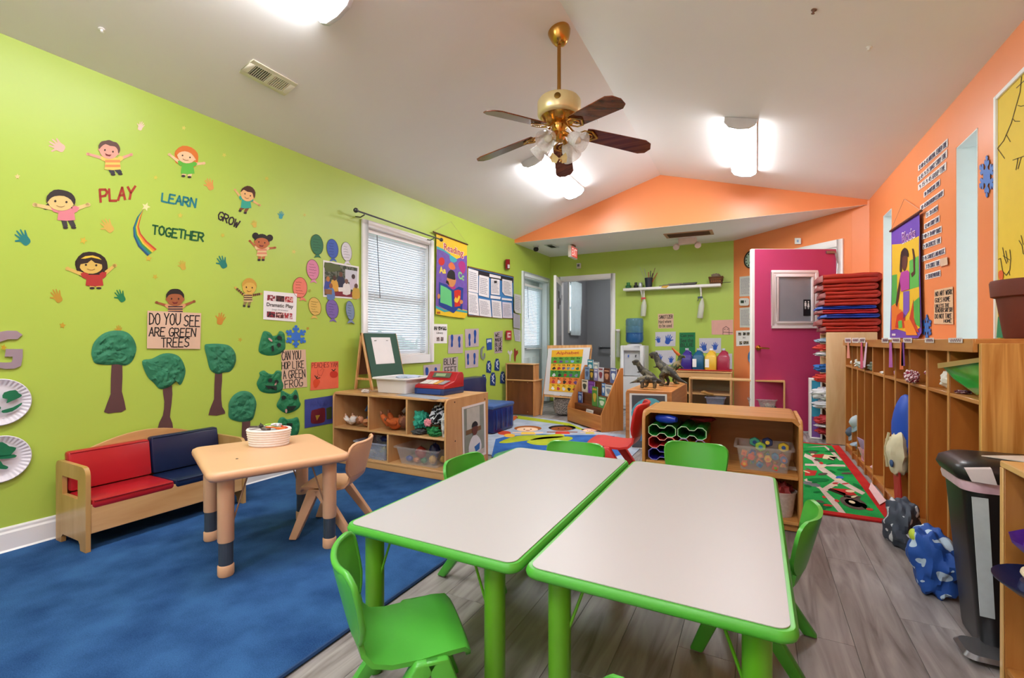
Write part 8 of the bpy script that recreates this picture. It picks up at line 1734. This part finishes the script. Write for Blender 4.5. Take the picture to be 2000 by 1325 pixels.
C_('green_block', [(1742, 538), (1752, 536), (1752, 590), (1741, 598)], '#4EA84A', 2); C_('green_block', [(1776, 510), (1794, 500), (1795, 560), (1776, 566)], '#5AB44E', 2); C_('orange_block', [(1741, 598), (1760, 590), (1762, 640), (1741, 645)], '#E07A2A', 2); C_('red_arch', [(1748, 640), (1752, 616), (1762, 608), (1768, 616), (1768, 640), (1763, 642), (1762, 625), (1756, 625), (1754, 642)], '#C83A22', 3); C_('purple_block', [(1764, 570), (1776, 568), (1776, 606), (1764, 625)], '#7A5AB8', 3); C_('yellow_block', [(1757, 576), (1764, 572), (1764, 606), (1756, 604)], '#E8C83A', 3); C_('red_block', [(1776, 622), (1784, 585), (1784, 620), (1795, 650), (1780, 645)], '#C0401E', 3); C_('green_block', [(1784, 590), (1796, 580), (1797, 640), (1786, 632)], '#4EA84A', 3); C_('orange_block', [(1765, 628), (1777, 624), (1792, 655), (1770, 655)], '#E88A2A', 4); C_('green_block', [(1754, 628), (1761, 626), (1762, 640), (1755, 642)], '#5AB44E', 4)
C_('child_arm', [(1779, 535), (1784, 530), (1783, 500), (1781, 486), (1784, 486), (1787, 503), (1787, 535), (1781, 542)], '#4A2A1E', 4); C_('child_arm', [(1757, 545), (1760, 548), (1756, 580), (1752, 600), (1749, 595), (1752, 572)], '#4A2A1E', 4); C_('child_head', [(1761, 500), (1767, 495), (1772, 502), (1771, 520), (1766, 530), (1761, 520)], '#5A3224', 4, 2); C_('child_hair', [(1758, 508), (1760, 492), (1767, 484), (1773, 490), (1774, 502), (1769, 500), (1762, 504), (1761, 530), (1757, 530)], '#1E1416', 5, 2); C_('shirt', [(1760, 532), (1772, 528), (1776, 532), (1776, 565), (1760, 570), (1757, 545)], '#B0449A', 5); C_('maker_mark', quad(1742, 652, 1749, 656), '#D8D4E0', 3)
a, b_ = PR_(1739, 452, .03), PR_(1799, 412, .03); obj('dowel', MB().tube([a, b_], .010, 10), mat('#5A3426', .5), t); obj('hanging_cord', MB().tube([a, PR_(1766, 389, .01), b_], .002, 5), mat('#C9A08A', .7), t)
strip = [((1793, 324, 1851, 270), '8:00-8:45 ARRIVAL CENTER TIME'), ((1792, 346, 1850, 291), '8:45-9:15 SNACK STORY TIME'), ((1793, 362, 1848, 316), '9:15-9:45 GROUP TIME'), ((1804, 376, 1836, 349), '10:30 OUTSIDE TIME'), ((1797, 402, 1843, 369), '10:45 BATHROOM CLEAN UP'), ((1808, 416, 1832, 399), '11:30 LUNCH'), ((1805, 438, 1835, 420), '12:00 STORY TIME'), ((1800, 458, 1839, 441), '1:00-2:30 NAP SNACK'), ((1802, 477, 1838, 462), '2:30 EXERCISE TIME'), ((1800, 501, 1846, 483), '2:45 STORIES AND MUSIC'), ((1807, 516, 1836, 506), '3:15 CIRCLE TIME'), ((1807, 536, 1837, 527), '3:30 DEPARTURE')]
for i, ((x0, y0, x1, y1), s_) in enumerate(strip):
    h0, h1 = 10, 13
    q = [(x0, y0), (x1, y1), (x1, y1 + h1 + (3 if i < 3 else 0)), (x0, y0 + h0 + 1)]
    t = sheet('schedule_strip', ['topmost', 'second', 'third', 'fourth', 'fifth', 'sixth', 'seventh', 'eighth', 'ninth', 'tenth', 'eleventh', 'lowest'][i] + ' handwritten daily schedule strip on the orange wall', 'schedule strip', PR_, q, mat('#E9DEDC', .8), 'daily schedule strips')
    hand(PR_, s_, subq(q, .04, .2, .96, .85), mat('#4A4660', .8), t, .0045, .8)
    if i == 10: flat('tan_tab', PR_, [(1836, 506), (1850, 502), (1851, 517), (1837, 521)], KRAFT, t, .004, .006)
q = [(1825, 567), (1861, 560), (1862, 634), (1824, 633)]
t = sheet('art_notice', 'tan sign reading NO ART WORK GOES HOME UNLESS THE TEACHER SAY SO', 'sign', PR_, q, mat('#DDB894', .85), None, .002, .003)
for k, (s_, v0, v1, u1) in enumerate((('NO ART WORK', .06, .19, .97), ('GOES HOME', .25, .37, .85), ('UNLESS THE', .43, .53, .8), ('TEACHER SAY SO!', .55, .66, .98), ('DO NOT TAKE', .71, .84, .92), ('HOME', .87, .95, .9))): hand(PR_, s_, subq(q, .04 if k < 5 else .5, v0, u1, v1), INK, t, .006, 1.1)
tag(flat('paper_snowflake', PR_, snowflake(1810, 640, 25, .38), STK('#3A6FC0'), None, .002, .004), 'blue foam snowflake low beside the Blocks banner', 'snowflake', 'blue snowflakes'); tag(flat('paper_snowflake', PR_, snowflake(1927, 345, 40, .40), STK('#3A78D0'), None, .002, .004), 'large blue foam snowflake between the slot window and the yellow paper', 'snowflake', 'blue snowflakes')
# yellow paper in a white frame
q = [(1947.5, 188), (2090, 58), (2090, 662), (1944, 660)]
ya = PR_(1946, 400).y; c = PR_(1946, 660)
t = thing('yellow_mural', 'large yellow paper mural with pen drawings in a white frame', 'mural', (XR(2.9), 2.95, 1.06))
X_ = XR(2.9) - .004
box('paper', X_ - .004, X_, 2.5, ya - .02, 1.06, 2.30, mat('#EFCB35', .7, var=.05), t, 0); box('frame_side', X_ - .014, X_ + .004, ya - .025, ya, 1.06, 2.325, TRIM, t, .003); box('frame_top', X_ - .014, X_ + .004, 2.5, ya - .025, 2.30, 2.325, TRIM, t, .003)
PY_ = Plane((X_ - .0045, 0, 0), (-1, 0, 0))
for l_ in [[(1995, 150), (1992, 180), (1975, 240), (1960, 275), (1948, 290)], [(1985, 172), (2000, 158)], [(1988, 206), (1994, 208), (2000, 206)], [(1978, 232), (1982, 237), (1992, 237)], [(1965, 263), (1973, 277)], [(1948, 290), (1962, 310)], [(1978, 313), (2000, 305)], [(1988, 309), (1984, 332)], [(1994, 308), (1988, 330)], [(1950, 507), (1954, 505), (1958, 530), (1965, 538), (1972, 528), (1974, 505), (1972, 488)], [(1958, 484), (1962, 505), (1966, 515)], [(1964, 490), (1968, 512)], [(1959, 500), (1972, 508)], [(1970, 530), (1972, 538)], [(1990, 470), (1996, 480), (1998, 495), (2000, 497)], [(1994, 460), (1998, 478)]]: strokes('pen_stroke', PY_, [l_], 1.3, mat('#4A3A14', .8), t, .001)
flat('orange_scrap', PY_, [(1950, 532), (1955, 528), (1959, 532), (1958, 546), (1951, 545)], STK('#E8641E'), t, .002, .001, 2); flat('green_scrap', PY_, [(1946, 660), (1949, 620), (1953, 615), (1956, 640), (1961, 660)], STK('#2A8A62'), t, .012, .002)
